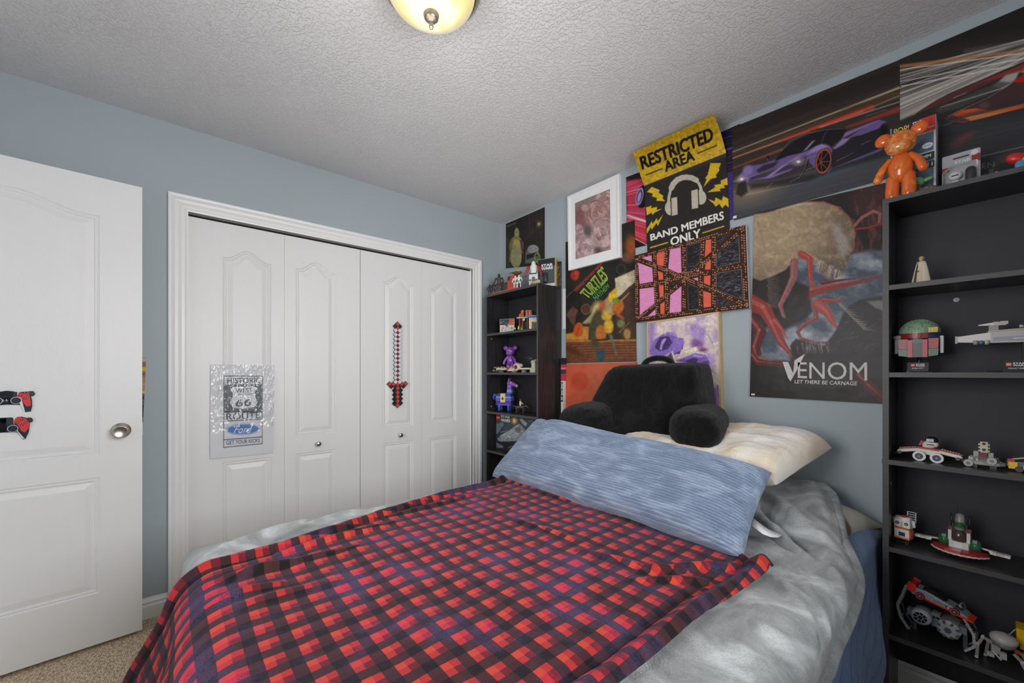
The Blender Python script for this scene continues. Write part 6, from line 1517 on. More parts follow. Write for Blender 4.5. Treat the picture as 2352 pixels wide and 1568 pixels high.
mb = MB().lathe([(.001, .058), (.050, .058), (.053, .085), (.053, .118)], BKc, 32); mb.v = [(a, b_ * .92, c_) for a, b_, c_ in mb.v]; mb.build('inner_shell', t)
mb = MB(); mb.box(-.024, -.0555, .052, -.012, -.046, .112, DR2); mb.box(.012, -.0555, .052, .024, -.046, .112, DR2); mb.box(-.012, -.052, .052, .012, -.044, .112, P('#2a2a2d')); mb.box(-.012, -.0545, .100, .012, -.046, .114, P('#4a4a4e')); mb.build('face_bar', t)
for sx in (-1, 1):
    mb = MB(); mb.prism([(sx * .025, .054), (sx * .048, .058), (sx * .050, .080), (sx * .025, .080)][::sx], -.047, -.038, DG2)
    for i in range(3):
        for j in range(3): mb.cyl((sx * (.031 + i * .006), -.047, .060 + j * .007), (sx * (.031 + i * .006), -.0485, .060 + j * .007), .0022, n=7, m=DG2, smooth=False)
    mb.build('cheek', t)
    mb = MB(); mb.prism([(sx * .025, .081), (sx * .049, .081), (sx * .050, .116), (sx * .025, .116)][::sx], -.046, -.036, P('#9c2228'))
    for j in range(4): mb.cyl((sx * .030, -.046, .085 + j * .008), (sx * .030, -.0475, .085 + j * .008), .0022, n=7, m=DR2, smooth=False)
    mb.build('cheek_panel', t)
    MB().box(min(sx * .052, sx * .060), -.030, .066, max(sx * .052, sx * .060), .010, .124, P('#b8bab8') if sx > 0 else P('#7a7c7c')).build('ear_plate', t)
mb = MB().box(.026, -.052, .136, .048, -.040, .152, P('#e0b818'))
for i in range(3): mb.box(.027 + i * .007, -.054, .138, .032 + i * .007, -.0515, .150, P('#c8a010'))
mb.build('yellow_insert', t)
MB().cbox((-.048, -.030, .124), (.032, .010, .012), P('#26262a')).build('antenna', t)
mb = MB().cyl((0, .01, .004), (0, .0, .060), .006, n=12, m=BKc); mb.cbox((0, .008, .003), (.060, .060, .006), BKc); mb.build('stand', t)
mb = MB(); X0 = mb.X; mb.X = T(0, -.050, .002, 0, 0, math.radians(-16)); mb.box(-.026, -.003, 0, .026, 0, .033, P('#3c3c40'))
for i in range(6):
    for zz in (.004, .029): mb.cyl((-.0215 + i * .0086, -.003, zz), (-.0215 + i * .0086, -.0042, zz), .0022, n=7, m=P('#3c3c40'), smooth=False)
lg = MB(); lg.X = mb.X; logo_plate(lg, -.017, .009, .034, .019, -.0034, 'BOBA FETT'); mb.X = X0; mb.build('name_plate', t); lg.build('plate_print', t)

t = thing('brick_starship', 'long grey brick-built starship on a black stand at the right edge', 'brick model', (2.60, -.125, zr(2)), math.radians(4))
GL, GM, GD = P('#b8b6b2'), P('#9a9896'), P('#6a7080')
mb = MB(); hull = [(-.018, .098), (-.018, .116), (.050, .124), (.150, .126), (.330, .128), (.340, .100), (.100, .086), (.055, .088), (.030, .092)]
def wedge(mb, x0, x1, w0, w1, z0a, z1a, z0b, z1b, m):
    v = [(x0, -w0, z0a), (x0, w0, z0a), (x0, w0, z1a), (x0, -w0, z1a), (x1, -w1, z0b), (x1, w1, z0b), (x1, w1, z1b), (x1, -w1, z1b)]
    mb.add(v, [(0, 1, 2, 3), (7, 6, 5, 4), (0, 4, 5, 1), (1, 5, 6, 2), (2, 6, 7, 3), (3, 7, 4, 0)], m)
wedge(mb, -.018, .055, .008, .020, .100, .118, .094, .128, GL); wedge(mb, .055, .340, .020, .060, .094, .128, .090, .134, GM); wedge(mb, .050, .300, .012, .030, .128, .134, .134, .146, P('#a8a294')); mb.build('hull', t)
mb = MB(); wedge(mb, .060, .320, .022, .062, .100, .112, .098, .116, GD); wedge(mb, .100, .30, .030, .0625, .104, .107, .104, .108, GL); mb.build('side_armour', t)
mb = MB(); mb.cbox((.062, 0, .140), (.020, .016, .030), GM); wedge(mb, .030, .062, .002, .010, .152, .155, .150, .160, GL); wedge(mb, .062, .088, .010, .008, .150, .162, .150, .160, GL); mb.cbox((.084, 0, .158), (.016, .012, .010), GL); mb.build('bridge', t)
mb = MB(); greeble(mb, .09, .30, -.030, .025, .140, 40, [GL, GM, P('#a89c88'), P('#8a2c2a')], 5, .008); greeble(mb, .0, .05, -.010, .008, .118, 12, [GL, GM], 8, .005, .003, .007); mb.build('deck_detail', t)
mb = MB()
for k in range(3): mb.cyl((.018 + k * .012, -.024, .096), (.027 + k * .012, -.024, .096), .0075 - .001 * (k % 2), n=14, m=[GM, P('#5c7484'), GL][k])
mb.build('engine', t)
MB().box(-.021, -.010, .096, -.016, .010, .120, GL).build('prow', t)
mb = MB().cbox((.125, 0, .048), (.012, .012, .090), BKc); mb.cbox((.125, .0, .003), (.150, .050, .006), BKc); mb.cbox((.060, -.02, .004), (.020, .006, .003), P('#c8c8c8')); mb.build('stand', t)
mb = MB(); mb.box(.076, -.062, 0, .150, -.058, .038, P('#242428')); mb.build('name_plate', t); lg = MB(); logo_plate(lg, .082, .010, .038, .020, -.0625, 'ASSAULT SHIP'); lg.build('plate_print', t)

# ------------------------------------------------------------------ shelf 4
WH, RD2, DKG, LG_, TN = P('#e0ddd4'), P('#a8302a'), P('#34363a'), P('#a0a09c'), P('#c8c0ac')
def big_wheel(mb, x, y, z, r, w, rim, tyre):
    mb.cyl((x, y - w / 2, z), (x, y + w / 2, z), r, n=28, m=tyre); mb.cyl((x, y - w / 2 - .0008, z), (x, y - w / 2 + .001, z), r * .62, n=24, m=rim); mb.cyl((x, y - w / 2 - .002, z), (x, y - w / 2, z), r * .22, n=12, m=P('#8a8c94'))
t = thing('brick_speeder', 'white and dark red brick-built winged speeder on two big white wheels', 'brick model', (2.520, -.145, zr(3)), math.radians(-6))
for x, nm in ((-.018, '#3a3c40'), (.024, '#343a50')):
    mb = MB(); big_wheel(mb, x, -.040, .0165, .0165, .006, P(nm), P('#dcdce0')); mb.build('wheel', t)
mb = MB(); wedge(mb, -.030, .030, .020, .022, .022, .040, .020, .036, WH); wedge(mb, -.028, .026, .012, .014, .040, .046, .036, .042, RD2); mb.build('hull', t)
for sx in (-1, 1):
    mb = MB(); X0 = mb.X; mb.X = T(sx * .026, 0, .034, 0, sx * .20)
    s_ = sx; mb.prism([(0, -.004), (s_ * .048, -.004), (s_ * .054, .0), (s_ * .048, .006), (0, .010)][::s_], -.020, .018, WH); mb.box(min(0, s_ * .046), -.021, .006, max(0, s_ * .046), .012, .010, RD2)
    for k in range(7): mb.cyl((s_ * (.005 + k * .0065), -.014, .010), (s_ * (.005 + k * .0065), -.014, .0118), .0022, n=7, m=WH, smooth=False); mb.cyl((s_ * (.005 + k * .0065), -.020, -.001), (s_ * (.005 + k * .0065), -.0215, -.001), .0022, n=7, m=WH, smooth=False)
    mb.X = X0; mb.build('wing', t)
    mb = MB(); mb.cbox((sx * .073, -.004, .022), (.014, .026, .012), DKG); mb.cyl((sx * .070, -.030, .020), (sx * .070, -.012, .020), .005, n=10, m=P('#55585c')); mb.cyl((sx * .080, -.020, .016), (sx * .080, .0, .016), .004, n=8, m=DKG); mb.build('cannon', t)
mb = MB(); mb.capsule([(-.004, .002, .052), (.010, .002, .056)], [.015, .012], WH, 14); mb.cbox((-.020, .004, .058), (.006, .020, .018), RD2, 0, 0, .4); mb.cbox((.004, -.014, .056), (.018, .003, .003), BKc); mb.build('cockpit', t)
mb = MB().ell((.006, .002, .070), (.016, .012, .013), P('#1e2024', .15), 18, 12); mb.cbox((.003, -.009, .070), (.018, .004, .010), P('#c4c6c8')); mb.build('canopy', t)

t = thing('brick_speeder', 'light grey brick-built patrol craft with two round pods in the middle of the shelf', 'brick model', (2.643, -.150, zr(3)), math.radians(-4))
mb = MB(); mb.prism([(-.042, -.010), (-.030, -.028), (0, -.034), (.032, -.026), (.044, -.006), (.034, .020), (-.032, .020)], .010, .020, LG_, 'z'); mb.prism([(-.030, -.006), (-.014, -.020), (.016, -.020), (.030, -.002), (.020, .016), (-.020, .016)], .020, .034, P('#8c8c88'), 'z'); mb.box(-.012, -.0215, .024, .010, -.0195, .034, P('#5e5a5c')); mb.build('hull', t)
mb = MB(); greeble(mb, -.036, .036, -.022, .014, .020, 34, [LG_, P('#8c8c88'), P('#c0beb6'), P('#6a6a6c')], 3, .012); mb.box(-.010, -.023, .034, .008, -.010, .046, P('#7c2824')); mb.box(-.022, -.016, .030, -.011, .004, .050, LG_); mb.box(.009, -.016, .028, .020, .004, .048, LG_); mb.build('deck_detail', t)
for x, z in ((-.031, .012), (.018, .026)): mb = MB(); mb.cyl((x, -.038, z), (x, -.026, z), .0105, n=20, m=P('#b4b2ac')); mb.cyl((x, -.0395, z), (x, -.038, z), .005, n=12, m=P('#7c7c7a')); mb.build('round_pod', t)
mb = MB(); mb.cbox((0, -.006, .064), (.016, .010, .034), TN)
for zz in (.052, .062, .072): mb.cbox((0, -.006, zz), (.024, .006, .005), TN)
mb.build('tower', t); mb = MB()
for zz in (.056, .075): mb.cyl((0, -.0125, zz), (0, -.0108, zz), .0042, n=14, m=P('#2a2620'))
mb.build('tower_disc', t)
mb = MB()
for x in (-.02, .02): mb.cbox((x, -.008, .005), (.014, .03, .010), DKG)
mb.build('skid', t)

YE, OR_ = P('#e8b818'), P('#d87c20')
t = thing('brick_vehicle', 'yellow, red and grey brick-built vehicle at the right end of the shelf', 'brick model', (2.735, -.160, zr(3)), math.radians(-10))
mb = MB(); mb.cbox((0, 0, .022), (.090, .030, .016), P('#5c5e60')); mb.cbox((-.032, -.014, .018), (.018, .010, .020), YE); mb.cbox((-.004, -.016, .016), (.016, .010, .012), YE); mb.cbox((-.036, -.012, .032), (.014, .010, .010), P('#b82a22')); mb.cbox((.004, -.010, .030), (.030, .020, .012), P('#c03020')); mb.build('chassis', t)
mb = MB().ell((.008, -.010, .042), (.018, .012, .011), OR_, 16, 10); mb.cbox((-.022, -.004, .040), (.030, .010, .004), P('#b0a878'), 0, 0, -.3); mb.build('engine_cover', t)
mb = MB(); mb.cyl((.010, 0, .045), (-.002, -.004, .070), .002, n=6, m=P('#c89020')); mb.cyl((.022, 0, .045), (.008, -.004, .074), .002, n=6, m=P('#6a6c70')); mb.build('exhaust', t)
for x in (-.020, .024): mb = MB(); mb.cyl((x, -.020, .0085), (x, .020, .0085), .0085, n=18, m=P('#202022')); mb.build('roller', t)

# ------------------------------------------------------------------ shelf 5
t = thing('brick_robot', 'white and orange boxy brick-built robot with a ladder on its back', 'brick model', (2.4565, -.150, zr(4)), math.radians(-14))
OG = P('#c8642c'); mb = MB(); mb.box(-.020, -.016, .018, .020, .014, .058, WH); mb.box(-.021, -.0175, .018, .021, .0, .024, P('#d87c30')); mb.box(-.021, -.0175, .052, .021, .0, .058, OG); mb.box(-.023, -.012, .026, -.019, .008, .052, P('#a83a28')); mb.box(.019, -.012, .026, .024, .008, .052, P('#c04830')); mb.build('body', t)
mb = MB(); mb.box(-.021, -.015, .058, .021, .013, .084, P('#e8e6e0')); mb.cyl((-.020, -.001, .084), (.020, -.001, .084), .011, n=18, m=P('#dcdcd8')); mb.box(-.003, -.0165, .060, .003, -.0145, .078, P('#c0beb8')); mb.build('head', t)
for x in (-.012, .012): mb = MB(); mb.cyl((x, -.0170, .072), (x, -.0148, .072), .0052, n=18, m=P('#4a2c20')); mb.cyl((x, -.0176, .072), (x, -.0168, .072), .0024, n=10, m=P('#c8c0b0')); mb.build('eye', t)
mb = MB().box(-.008, -.0165, .027, .009, -.0155, .041, P('#2a4270')); mb.box(-.008, -.0168, .041, .009, -.0155, .0435, P('#e0e4ea')); mb.build('screen', t)
MB().box(-.004, -.012, .094, .010, .006, .099, P('#c83420')).build('top_light', t)
for sx in (-1, 1): MB().capsule([(sx * .026, .0, .082), (sx * .0275, .0, .066)], [.0045, .0045], P('#d0d0d0'), 8).build('ear_pod', t)
mb = MB(); 
for x in (.004, .026): mb.box(x, .014, .076, x + .0022, .016, .112, P('#d8dade'))
for k in range(5): mb.box(.004, .014, .079 + k * .0078, .028, .016, .081 + k * .0078, P('#d8dade'))
mb.build('ladder', t)
mb = MB()
for x in (-.013, .013): mb.cbox((x, -.002, .009), (.012, .024, .018), P('#1e1e20'))
for k in range(6): mb.cyl((-.018 + k * .007, -.0165, .006), (-.018 + k * .007, -.014, .006), .003, n=8, m=P('#2a2a2c'))
mb.build('tread', t)

t = thing('brick_starship', 'red and white brick-built starship with dark green pods and outstretched wings', 'brick model', (2.590, -.130, zr(4)), math.radians(-7))
mb = MB()
for k in range(9):                                      # fan-shaped red base plate
    a0, a1 = math.radians(200 + k * 15.6), math.radians(200 + (k + 1) * 15.6)
    mb.prism([(0, .012), (.068 * math.cos(a0), .016 + .074 * math.sin(a0)), (.068 * math.cos(a1), .016 + .074 * math.sin(a1))], .014 if k % 2 else .0145, .024, P('#a8262a') if k not in (3, 4) else P('#c84a40'), 'z')
mb.build('base_plate', t)
mb = MB(); q = [(.070 * math.cos(math.radians(200 + k * 5.6)), .016 + .076 * math.sin(math.radians(200 + k * 5.6)), .012 + (.0015 if k % 2 else 0)) for k in range(26)]; mb.tube(q, .0030, P('#c8c4b8'), 6); mb.build('rim', t)
mb = MB(); mb.box(-.010, -.058, .0242, .010, -.012, .026, P('#9a9aa4')); mb.prism([(-.026, .0), (-.022, -.020), (-.008, -.026), (.008, -.026), (.022, -.020), (.026, .0)], .022, .046, P('#dcdad6'), 'z'); mb.build('lower_hull', t)
mb = MB()
for sx in (-1, 1): mb.cbox((sx * .021, -.006, .062), (.008, .018, .050), P('#d4d2cc')); mb.cbox((sx * .021, -.014, .084), (.007, .008, .010), P('#9c2a28'))
mb.cbox((0, .006, .070), (.034, .020, .060), P('#4c4a48')); mb.build('neck', t)
mb = MB().ell((0, -.010, .056), (.017, .013, .026), P('#4a3c38', .12), 18, 12); mb.build('cockpit_glass', t)
mb = MB(); mb.capsule([(0, -.004, .090), (0, .004, .124)], [.013, .011], P('#8a8a84'), 16); mb.cyl((0, -.004, .088), (0, .0, .106), .0142, .0135, n=18, m=P('#3c6a48')); mb.cyl((0, -.004, .092), (0, -.002, .096), .0150, n=18, m=P('#2a4a34')); mb.build('canopy', t)
for sx in (-1, 1):
    mb = MB(); mb.cyl((sx * .024, .002, .038), (sx * .046, .002, .038), .019, n=22, m=P('#2c6440')); mb.cyl((sx * .045, .002, .038), (sx * .048, .002, .038), .017, n=22, m=P('#1e4a2e')); mb.box(min(sx * .030, sx * .040), -.014, .050, max(sx * .030, sx * .040), .0, .0585, P('#8a9088')); mb.build('green_pod', t)
    mb = MB(); mb.cyl((sx * .046, .0, .036), (sx * .066, -.002, .034), .0035, n=10, m=P('#c8c4b8')); X0 = mb.X; mb.X = T(sx * .066, 0, .030, 0, sx * .06)
    for k in range(3): mb.box(min(sx * k * .014, sx * (k * .014 + .0135)), -.010, -.004 + .001 * k, max(sx * k * .014, sx * (k * .014 + .0135)), .008, .006, [P('#cfc8b8'), P('#b4b2aa'), P('#d8d4c8')][k])
    mb.cyl((sx * .002, -.012, .004), (sx * .002, -.009, .004), .004, n=12, m=WH); mb.X = X0; mb.build('wing', t)
mb = MB()
for sx in (-1, 1): MB().cyl((sx * .018, .010, .085), (sx * .022, .012, .128), .004, .002, n=8, m=P('#2a2c2e')).build('fin', t)
mb.cbox((-.010, .012, .132), (.006, .006, .040), P('#26282a')); mb.build('mast', t)
mb = MB(); mb.cbox((0, .0, .007), (.05, .04, .014), P('#3a3c40')); mb.build('landing_block', t)

# ------------------------------------------------------------------ shelf 6
t = thing('brick_fighter', 'grey twin-pod brick-built fighter with bent wings under the toy racing car', 'brick model', (2.533, -.130, zr(5)), math.radians(-6))
G1_, G2_, G3_ = P('#9ea2a8'), P('#7a7e86'), P('#55585e')
mb = MB(); mb.cyl((-.026, -.050, .072), (-.026, .010, .072), .026, n=32, m=G2_); mb.lathe([(.026, 0), (.0265, .004), (.023, .009), (.017, .011)], G1_, 32); k0 = len(mb.v) - 4 * 32; mb.v[k0:] = [(-.026 + a, -.050 - c_, .072 + b_) for a, b_, c_ in mb.v[k0:]]; mb.build('left_pod', t)
mb = MB(); mb.cyl((-.026, -.0585, .072), (-.026, -.060, .072), .0165, n=28, m=P('#1a1c20', .15))
for k in range(8): a = k * PI / 4 + .2; mb.cyl((-.026 + .007 * math.cos(a), -.0605, .072 + .007 * math.sin(a)), (-.026 + .0165 * math.cos(a), -.0605, .072 + .0165 * math.sin(a)), .0011, n=6, m=G1_)
mb.lathe([(.007, 0), (.0075, .001), (.006, .001)], G1_, 16); k0 = len(mb.v) - 3 * 16; mb.v[k0:] = [(-.026 + a, -.0600 - c_, .072 + b_) for a, b_, c_ in mb.v[k0:]]; mb.build('round_window', t)
mb = MB(); mb.cyl((.038, -.048, .060), (.038, .010, .060), .030, n=8, m=P('#8a857c'), smooth=False); mb.cyl((.038, -.056, .060), (.038, -.048, .060), .022, .030, n=8, m=G1_, smooth=False); mb.cyl((.038, -.060, .060), (.038, -.056, .060), .009, n=6, m=G3_)
for k in range(8): a = k * PI / 4 + .39; mb.cbox((.038 + .0225 * math.cos(a), -.053, .060 + .0225 * math.sin(a)), (.006, .006, .009), G3_, ry=-a + PI / 2)
mb.build('right_pod', t)
mb = MB(); mb.box(-.004, -.030, .046, .016, -.004, .092, G2_); greeble(mb, -.003, .014, -.028, -.006, .092, 6, [G1_, G3_], 3, .005, .004, .008)
for x in (.002, .011): mb.cyl((x, -.0315, .078), (x, -.030, .078), .0038, n=12, m=P('#202226'))
mb.build('centre_block', t)
for sx in (-1, 1):
    x0 = -.070 if sx < 0 else .082
    mb = MB(); mb.cbox((sx * .060 + .006, -.020, .066), (.022, .026, .022), G2_); mb.build('strut', t)
    pr_ = [(x0, -.010, .150), (x0 + sx * .010, -.014, .112), (x0 + sx * .022, -.020, .072), (x0 + sx * .012, -.026, .036), (x0 - sx * .010, -.034, .006)]
    if sx > 0: pr_ = [(.060, -.020, .140), (.070, -.024, .104), (.092, -.030, .064), (.094, -.034, .030), (.074, -.040, .008)]
    mb = MB()
    for p0, p1 in zip(pr_, pr_[1:]):
        d = Vector(p1) - Vector(p0); n_ = int(d.length / .006)
        for k in range(n_): q = Vector(p0) + d * ((k + .5) / n_); mb.cbox(tuple(q), (.007, .009, .0062), G1_ if k % 2 else P('#b4b6b4'), ry=-math.atan2(d.x, -d.z) * -1)
    mb.build('wing_edge', t)
    mb = MB()
    for dy in (.0, .050):
        for p0, p1 in zip(pr_, pr_[1:]): a = Vector(p0) + Vector((0, dy, 0)); b_ = Vector(p1) + Vector((0, dy, 0)); mb.tube([a, b_], .0032, G2_, 6)
    for p0 in pr_: mb.tube([Vector(p0), Vector(p0) + Vector((0, .050, 0))], .003, G2_, 6)
    mb.build('wing_frame', t)
mb = MB()
for x in (-.05, .07): mb.cbox((x, .0, .022), (.010, .012, .044), G3_)
mb.build('support', t)

t = thing('racing_car', 'silver and red toy racing car perched on top of the grey twin-pod fighter', 'toy car', (2.543, -.150, zr(5) + .122), math.radians(-8))
t.rotation_euler = (0, math.radians(10), math.radians(-8)); t.scale = (.9, .9, .9)
SL, RR = P('#8c8e94'), P('#d42a22')
mb = MB(); prf = [(-.076, .010), (-.076, .026), (-.066, .033), (-.040, .036), (-.018, .034), (.012, .028), (.045, .022), (.072, .014), (.078, .008), (.074, .005), (-.070, .005)]
mb.prism(prf, -.028, .028, SL); mb.build('body', t, bev=.002)
mb = MB(); mb.prism([(-.050, .035), (-.034, .046), (-.008, .047), (.018, .032), (.012, .028), (-.04, .033)], -.021, .021, P('#1c1e22', .1)); mb.build('canopy', t, bev=.0015)
for sy in (-1, 1):
    MB().box(-.060, min(sy * .0275, sy * .0295), .004, .056, max(sy * .0275, sy * .0295), .010, RR).build('side_skirt', t)
    for x in (-.048, .044):
        mb = MB(); yy = sy * .0275; mb.cyl((x, yy - .004, .0105), (x, yy + .004, .0105), .0135, n=24, m=P('#1c1c1e')); y1_ = yy + sy * .0045; mb.cyl((x, y1_ - .0004, .0105), (x, y1_ + .0004, .0105), .0118, n=24, m=P('#c83a34')); mb.cyl((x, y1_ - .0007, .0105), (x, y1_ + .0007, .0105), .0085, n=20, m=P('#3a3c40')); mb.cyl((x, y1_ - .001, .0105), (x, y1_ + .001, .0105), .003, n=10, m=P('#9aa0a8')); mb.build('wheel', t)
mb = MB(); mb.prism([(-.020, .010), (.030, .010), (.022, .024), (-.012, .030)], -.0293, -.0281, P('#a4a6ac'))
for k in range(9): mb.cbox((-.012 + k * .0042, -.0296, .018), (.0014, .0008, .012), P('#2c2e34'), ry=.5)
mb.cyl((.022, -.0296, .014), (.022, -.0290, .014), .0026, n=10, m=P('#303238')); mb.build('side_panel', t)
mb = MB(); mb.box(-.082, -.030, .014, -.070, .030, .034, RR); mb.box(-.084, -.032, .040, -.066, .032, .043, RR)
for sy in (-1, 1): mb.box(-.080, sy * .024 - .0012, .030, -.074, sy * .024 + .0012, .042, RR); mb.prism([(-.086, .014), (-.064, .014), (-.064, .046), (-.086, .050)], min(sy * .0295, sy * .0315), max(sy * .0295, sy * .0315), RR)
mb.build('rear_wing', t)
mb = MB(); mb.prism([(.052, .002), (.090, .000), (.092, .004), (.074, .009), (.052, .008)], -.031, .031, P('#d83820')); mb.build('front_splitter', t)
MB().cbox((.050, -.012, .026), (.020, .010, .003), P('#26282c'), ry=.2).build('headlight', t)

t = thing('brick_droid', 'grey brick-built walking droid with a round dome head and thin legs', 'brick model', (2.688, -.172, zr(5)), math.radians(-10))
mb = MB().ell((-.006, 0, .082), (.030, .030, .019), P('#b0aca8'), 28, 14); mb.cyl((.004, 0, .098), (.004, 0, .102), .007, n=10, m=P('#8a8684')); mb.build('dome', t); MB().cyl((.004, 0, .100), (.018, -.004, .128), .0012, n=8, m=P('#a8a8a8')).build('antenna', t)
mb = MB(); mb.cyl((-.006, 0, .060), (-.006, 0, .072), .022, .027, n=20, m=P('#6c6c6e')); mb.cbox((-.020, -.016, .050), (.018, .014, .024), P('#9c9a96'), .3); mb.cbox((-.004, -.022, .040), (.014, .012, .018), P('#a8a6a2'), .3); mb.cbox((-.030, -.020, .030), (.016, .012, .012), P('#a8a6a2'), .3); mb.cyl((-.024, -.024, .044), (-.006, -.028, .026), .0022, n=8, m=P('#c8c8c8')); mb.build('body', t)
MB().cbox((.022, -.008, .062), (.008, .008, .008), P('#b03424')).build('red_lamp', t)
for q in ([(-.026, -.010, .066), (-.046, -.014, .070), (-.056, -.018, .044), (-.058, -.018, .002)], [(.018, -.014, .056), (.034, -.024, .040), (.046, -.030, .016), (.058, -.034, .002)], [(.010, .014, .056), (.036, .016, .046), (.050, .018, .002)], [(-.020, .014, .056), (-.040, .016, .050), (-.046, .018, .002)]):
    mb = MB()
    for p0, p1 in zip(q, q[1:]): mb.cbox(tuple((Vector(p0) + Vector(p1)) / 2), (.007, .008, (Vector(p1) - Vector(p0)).length), P('#8e8c8a'), ry=math.atan2(p1[0] - p0[0], p1[2] - p0[2])); mb.cyl((p1[0], p1[1] - .006, p1[2] + .003), (p1[0], p1[1] + .006, p1[2] + .003), .004, n=10, m=P('#b8b6b2'))
    mb.build('leg', t)
t = thing('brick_vehicle', 'plain yellow brick-built block behind the droid at the right edge', 'brick model', (2.760, -.100, zr(5)), 0)
mb = MB(); mb.box(-.052, -.030, .068, .06, .03, .112, YE); mb.build('upper_block', t); MB().box(-.045, -.028, .050, .055, .028, .068, P('#e0ae14')).build('middle_block', t); MB().capsule([(-.020, -.012, .025), (.020, -.012, .025)], [.022, .022], YE, 18).build('drum', t)

# ================================================================== corner bookcase
# ---- top
figure('action_figure', 'tallest of the three dark brown action figures at the left of the corner bookcase top', 'action figure', (.180, -.175, TOPZ + .0004), .165, ['#4a3e36', '#3a3430', '#241f1e'], .5, gun=True, bulk=.95, group='dark figures by the closet')
figure('action_figure', 'smaller black action figure standing second from the closet on the bookcase top', 'action figure', (.135, -.195, TOPZ + .0004), .100, ['#2c2a2c', '#222022', '#4a3a34'], .6, group='dark figures by the closet')
figure('action_figure', 'smallest black action figure nearest the closet on the bookcase top', 'action figure', (.106, -.210, TOPZ + .0004), .088, ['#242326', '#1c1c1e', '#3c3a3c'], .4, group='dark figures by the closet')
t = thing('display_stand', 'red plastic display base and backdrop under the brown and white action figures', 'display stand', (.290, -.175, TOPZ + .0004), math.radians(0))
RO = P('#d8503c', .4); mb = MB().prism(rounded([(-.150, -.048), (.150, -.052), (.170, -.020), (.10, .020), (-.150, .010)], .012, 4), 0, .010, RO, 'z'); mb.build('base', t, bev=.002)
mb = MB(); mb.box(-.045, .035, 0, .080, .050, .135, P('#3a3634')); mb.box(-.042, .028, 0, .070, .036, .100, RO); mb.cyl((.018, .030, .100), (.018, .040, .100), .036, n=28, m=RO); mb.build('backdrop', t)
mb = MB(); mb.box(-.130, .040, 0, -.050, .052, .095, P('#4c4c50')); mb.box(-.124, .039, .02, -.056, .0402, .085, P('#5c5c62')); mb.build('side_backdrop', t)
t = thing('toy_crab', 'brown shelled creature toy perched on the red display backdrop', 'toy', (.345, -.130, TOPZ + .136), .3)
BC = mat('brown_shell', '#8a6238', .4, var=.35, scale=70); MB().ell((0, 0, .012), (.042, .022, .012), BC, 20, 10).build('shell', t); MB().ell((.010, -.004, .026), (.018, .012, .010), P('#c8a878'), 14, 8).build('head', t)
for a in (-.03, -.01, .02): MB().capsule([(a, -.016, .010), (a - .012, -.034, .012), (a - .016, -.040, -.002)], [.003, .0025, .002], P('#6a4426'), 8).build('claw', t)
for x, rz_, lb in ((.392, .3, 'left one of the two small white armoured figures on the red display base'), (.432, .5, 'right one of the two small white armoured figures on the red display base')):
    figure('action_figure', lb, 'action figure', (x, -.190, TOPZ + .0108), .098, ['#e4e2de', '#ecebe8', '#26262a'], rz_, gun=True, group='small white figures on the red base')
figure('action_figure', 'large white armoured action figure with dark red shoulders on the bookcase top', 'action figure', (.560, -.165, TOPZ + .0004), .185, ['#e2e0dc', '#ecebe8', '#2c2c30', '#9c2428'], .55, bulk=1.15, arms=(.27, -.02, .50))
t = thing('toy_creature', 'pale yellow bony toy lying at the feet of the large white figure', 'toy', (.628, -.205, TOPZ + .0004), .4)
PY = P('#c8c08c', .5); MB().ell((0, 0, .016), (.030, .012, .011), PY, 18, 10).build('body', t); MB().ell((.024, -.008, .022), (.011, .009, .008), PY, 14, 8).build('head', t)
for a in (-.022, -.004, .014): MB().capsule([(a, -.008, .014), (a - .006, -.016, .016), (a - .010, -.020, .003)], [.003, .0025, .002], PY, 8).build('leg', t)
MB().capsule([(-.024, .002, .020), (-.044, .004, .030), (-.052, .0, .020)], [.005, .003, .002], PY, 8).build('tail', t)
t = carton('figure_box', 'black and white carded toy box with a yellow edge leaning on the bookcase top', 'toy box', (.628, -.095, TOPZ + .0004), .135, .030, .198, .35, P('#c4c8cc', .3))
mb = MB().box(-.064, -.0155, .02, .064, -.0151, .140, P('#4e5458', .2)); mb.box(-.066, -.0157, .14, .066, -.0152, .196, P('#22252a')); mb.build('window_panel', t)
mb = MB(); text_box(mb, 'STAR', -.040, .140, .050, .160, -.0165, P('#e8e8e8'), bold=.08); text_box(mb, 'WARS', -.040, .118, .050, .138, -.0165, P('#e8e8e8'), bold=.08); mb.build('title_print', t)
MB().box(.0678, -.014, 0, .0692, .014, .196, P('#c8a028')).build('yellow_edge', t); MB().capsule([(-.005, -.018, .040), (-.005, -.018, .085)], [.020, .016], P('#2e3034'), 14).build('dark_toy', t)
t = thing('picture_frame', 'small black frame with a red and yellow picture standing against the wall on the bookcase', 'picture', (.648, -.045, TOPZ + .0004), math.radians(62))
mb = MB(); w_, h_ = .12, .185
for q in ((0, 0, w_, .008), (0, h_ - .008, w_, h_), (0, 0, .008, h_), (w_ - .008, 0, w_, h_)): mb.box(q[0] - w_ / 2, -.006, q[1], q[2] - w_ / 2, .006, q[3], P('#1c1c20'))
mb.build('frame', t); mb = MB().box(-w_ / 2 + .008, -.001, .008, w_ / 2 - .008, .004, h_ - .008, P('#3a3430')); mb.build('backing', t)
mb = MB(); r = random.Random(6)
for k in range(26):
    x, z = r.uniform(-.046, .040), r.uniform(.014, .150); mb.prism([(x, z), (x + r.uniform(.006, .016), z + r.uniform(-.004, .004)), (x + r.uniform(.002, .014), z + r.uniform(.010, .028))], -.0018, -.0012, P(r.choice(['#b82c24', '#d8b030', '#7a2a20', '#4a5a3c', '#c86a30'])))
mb.build('print', t)

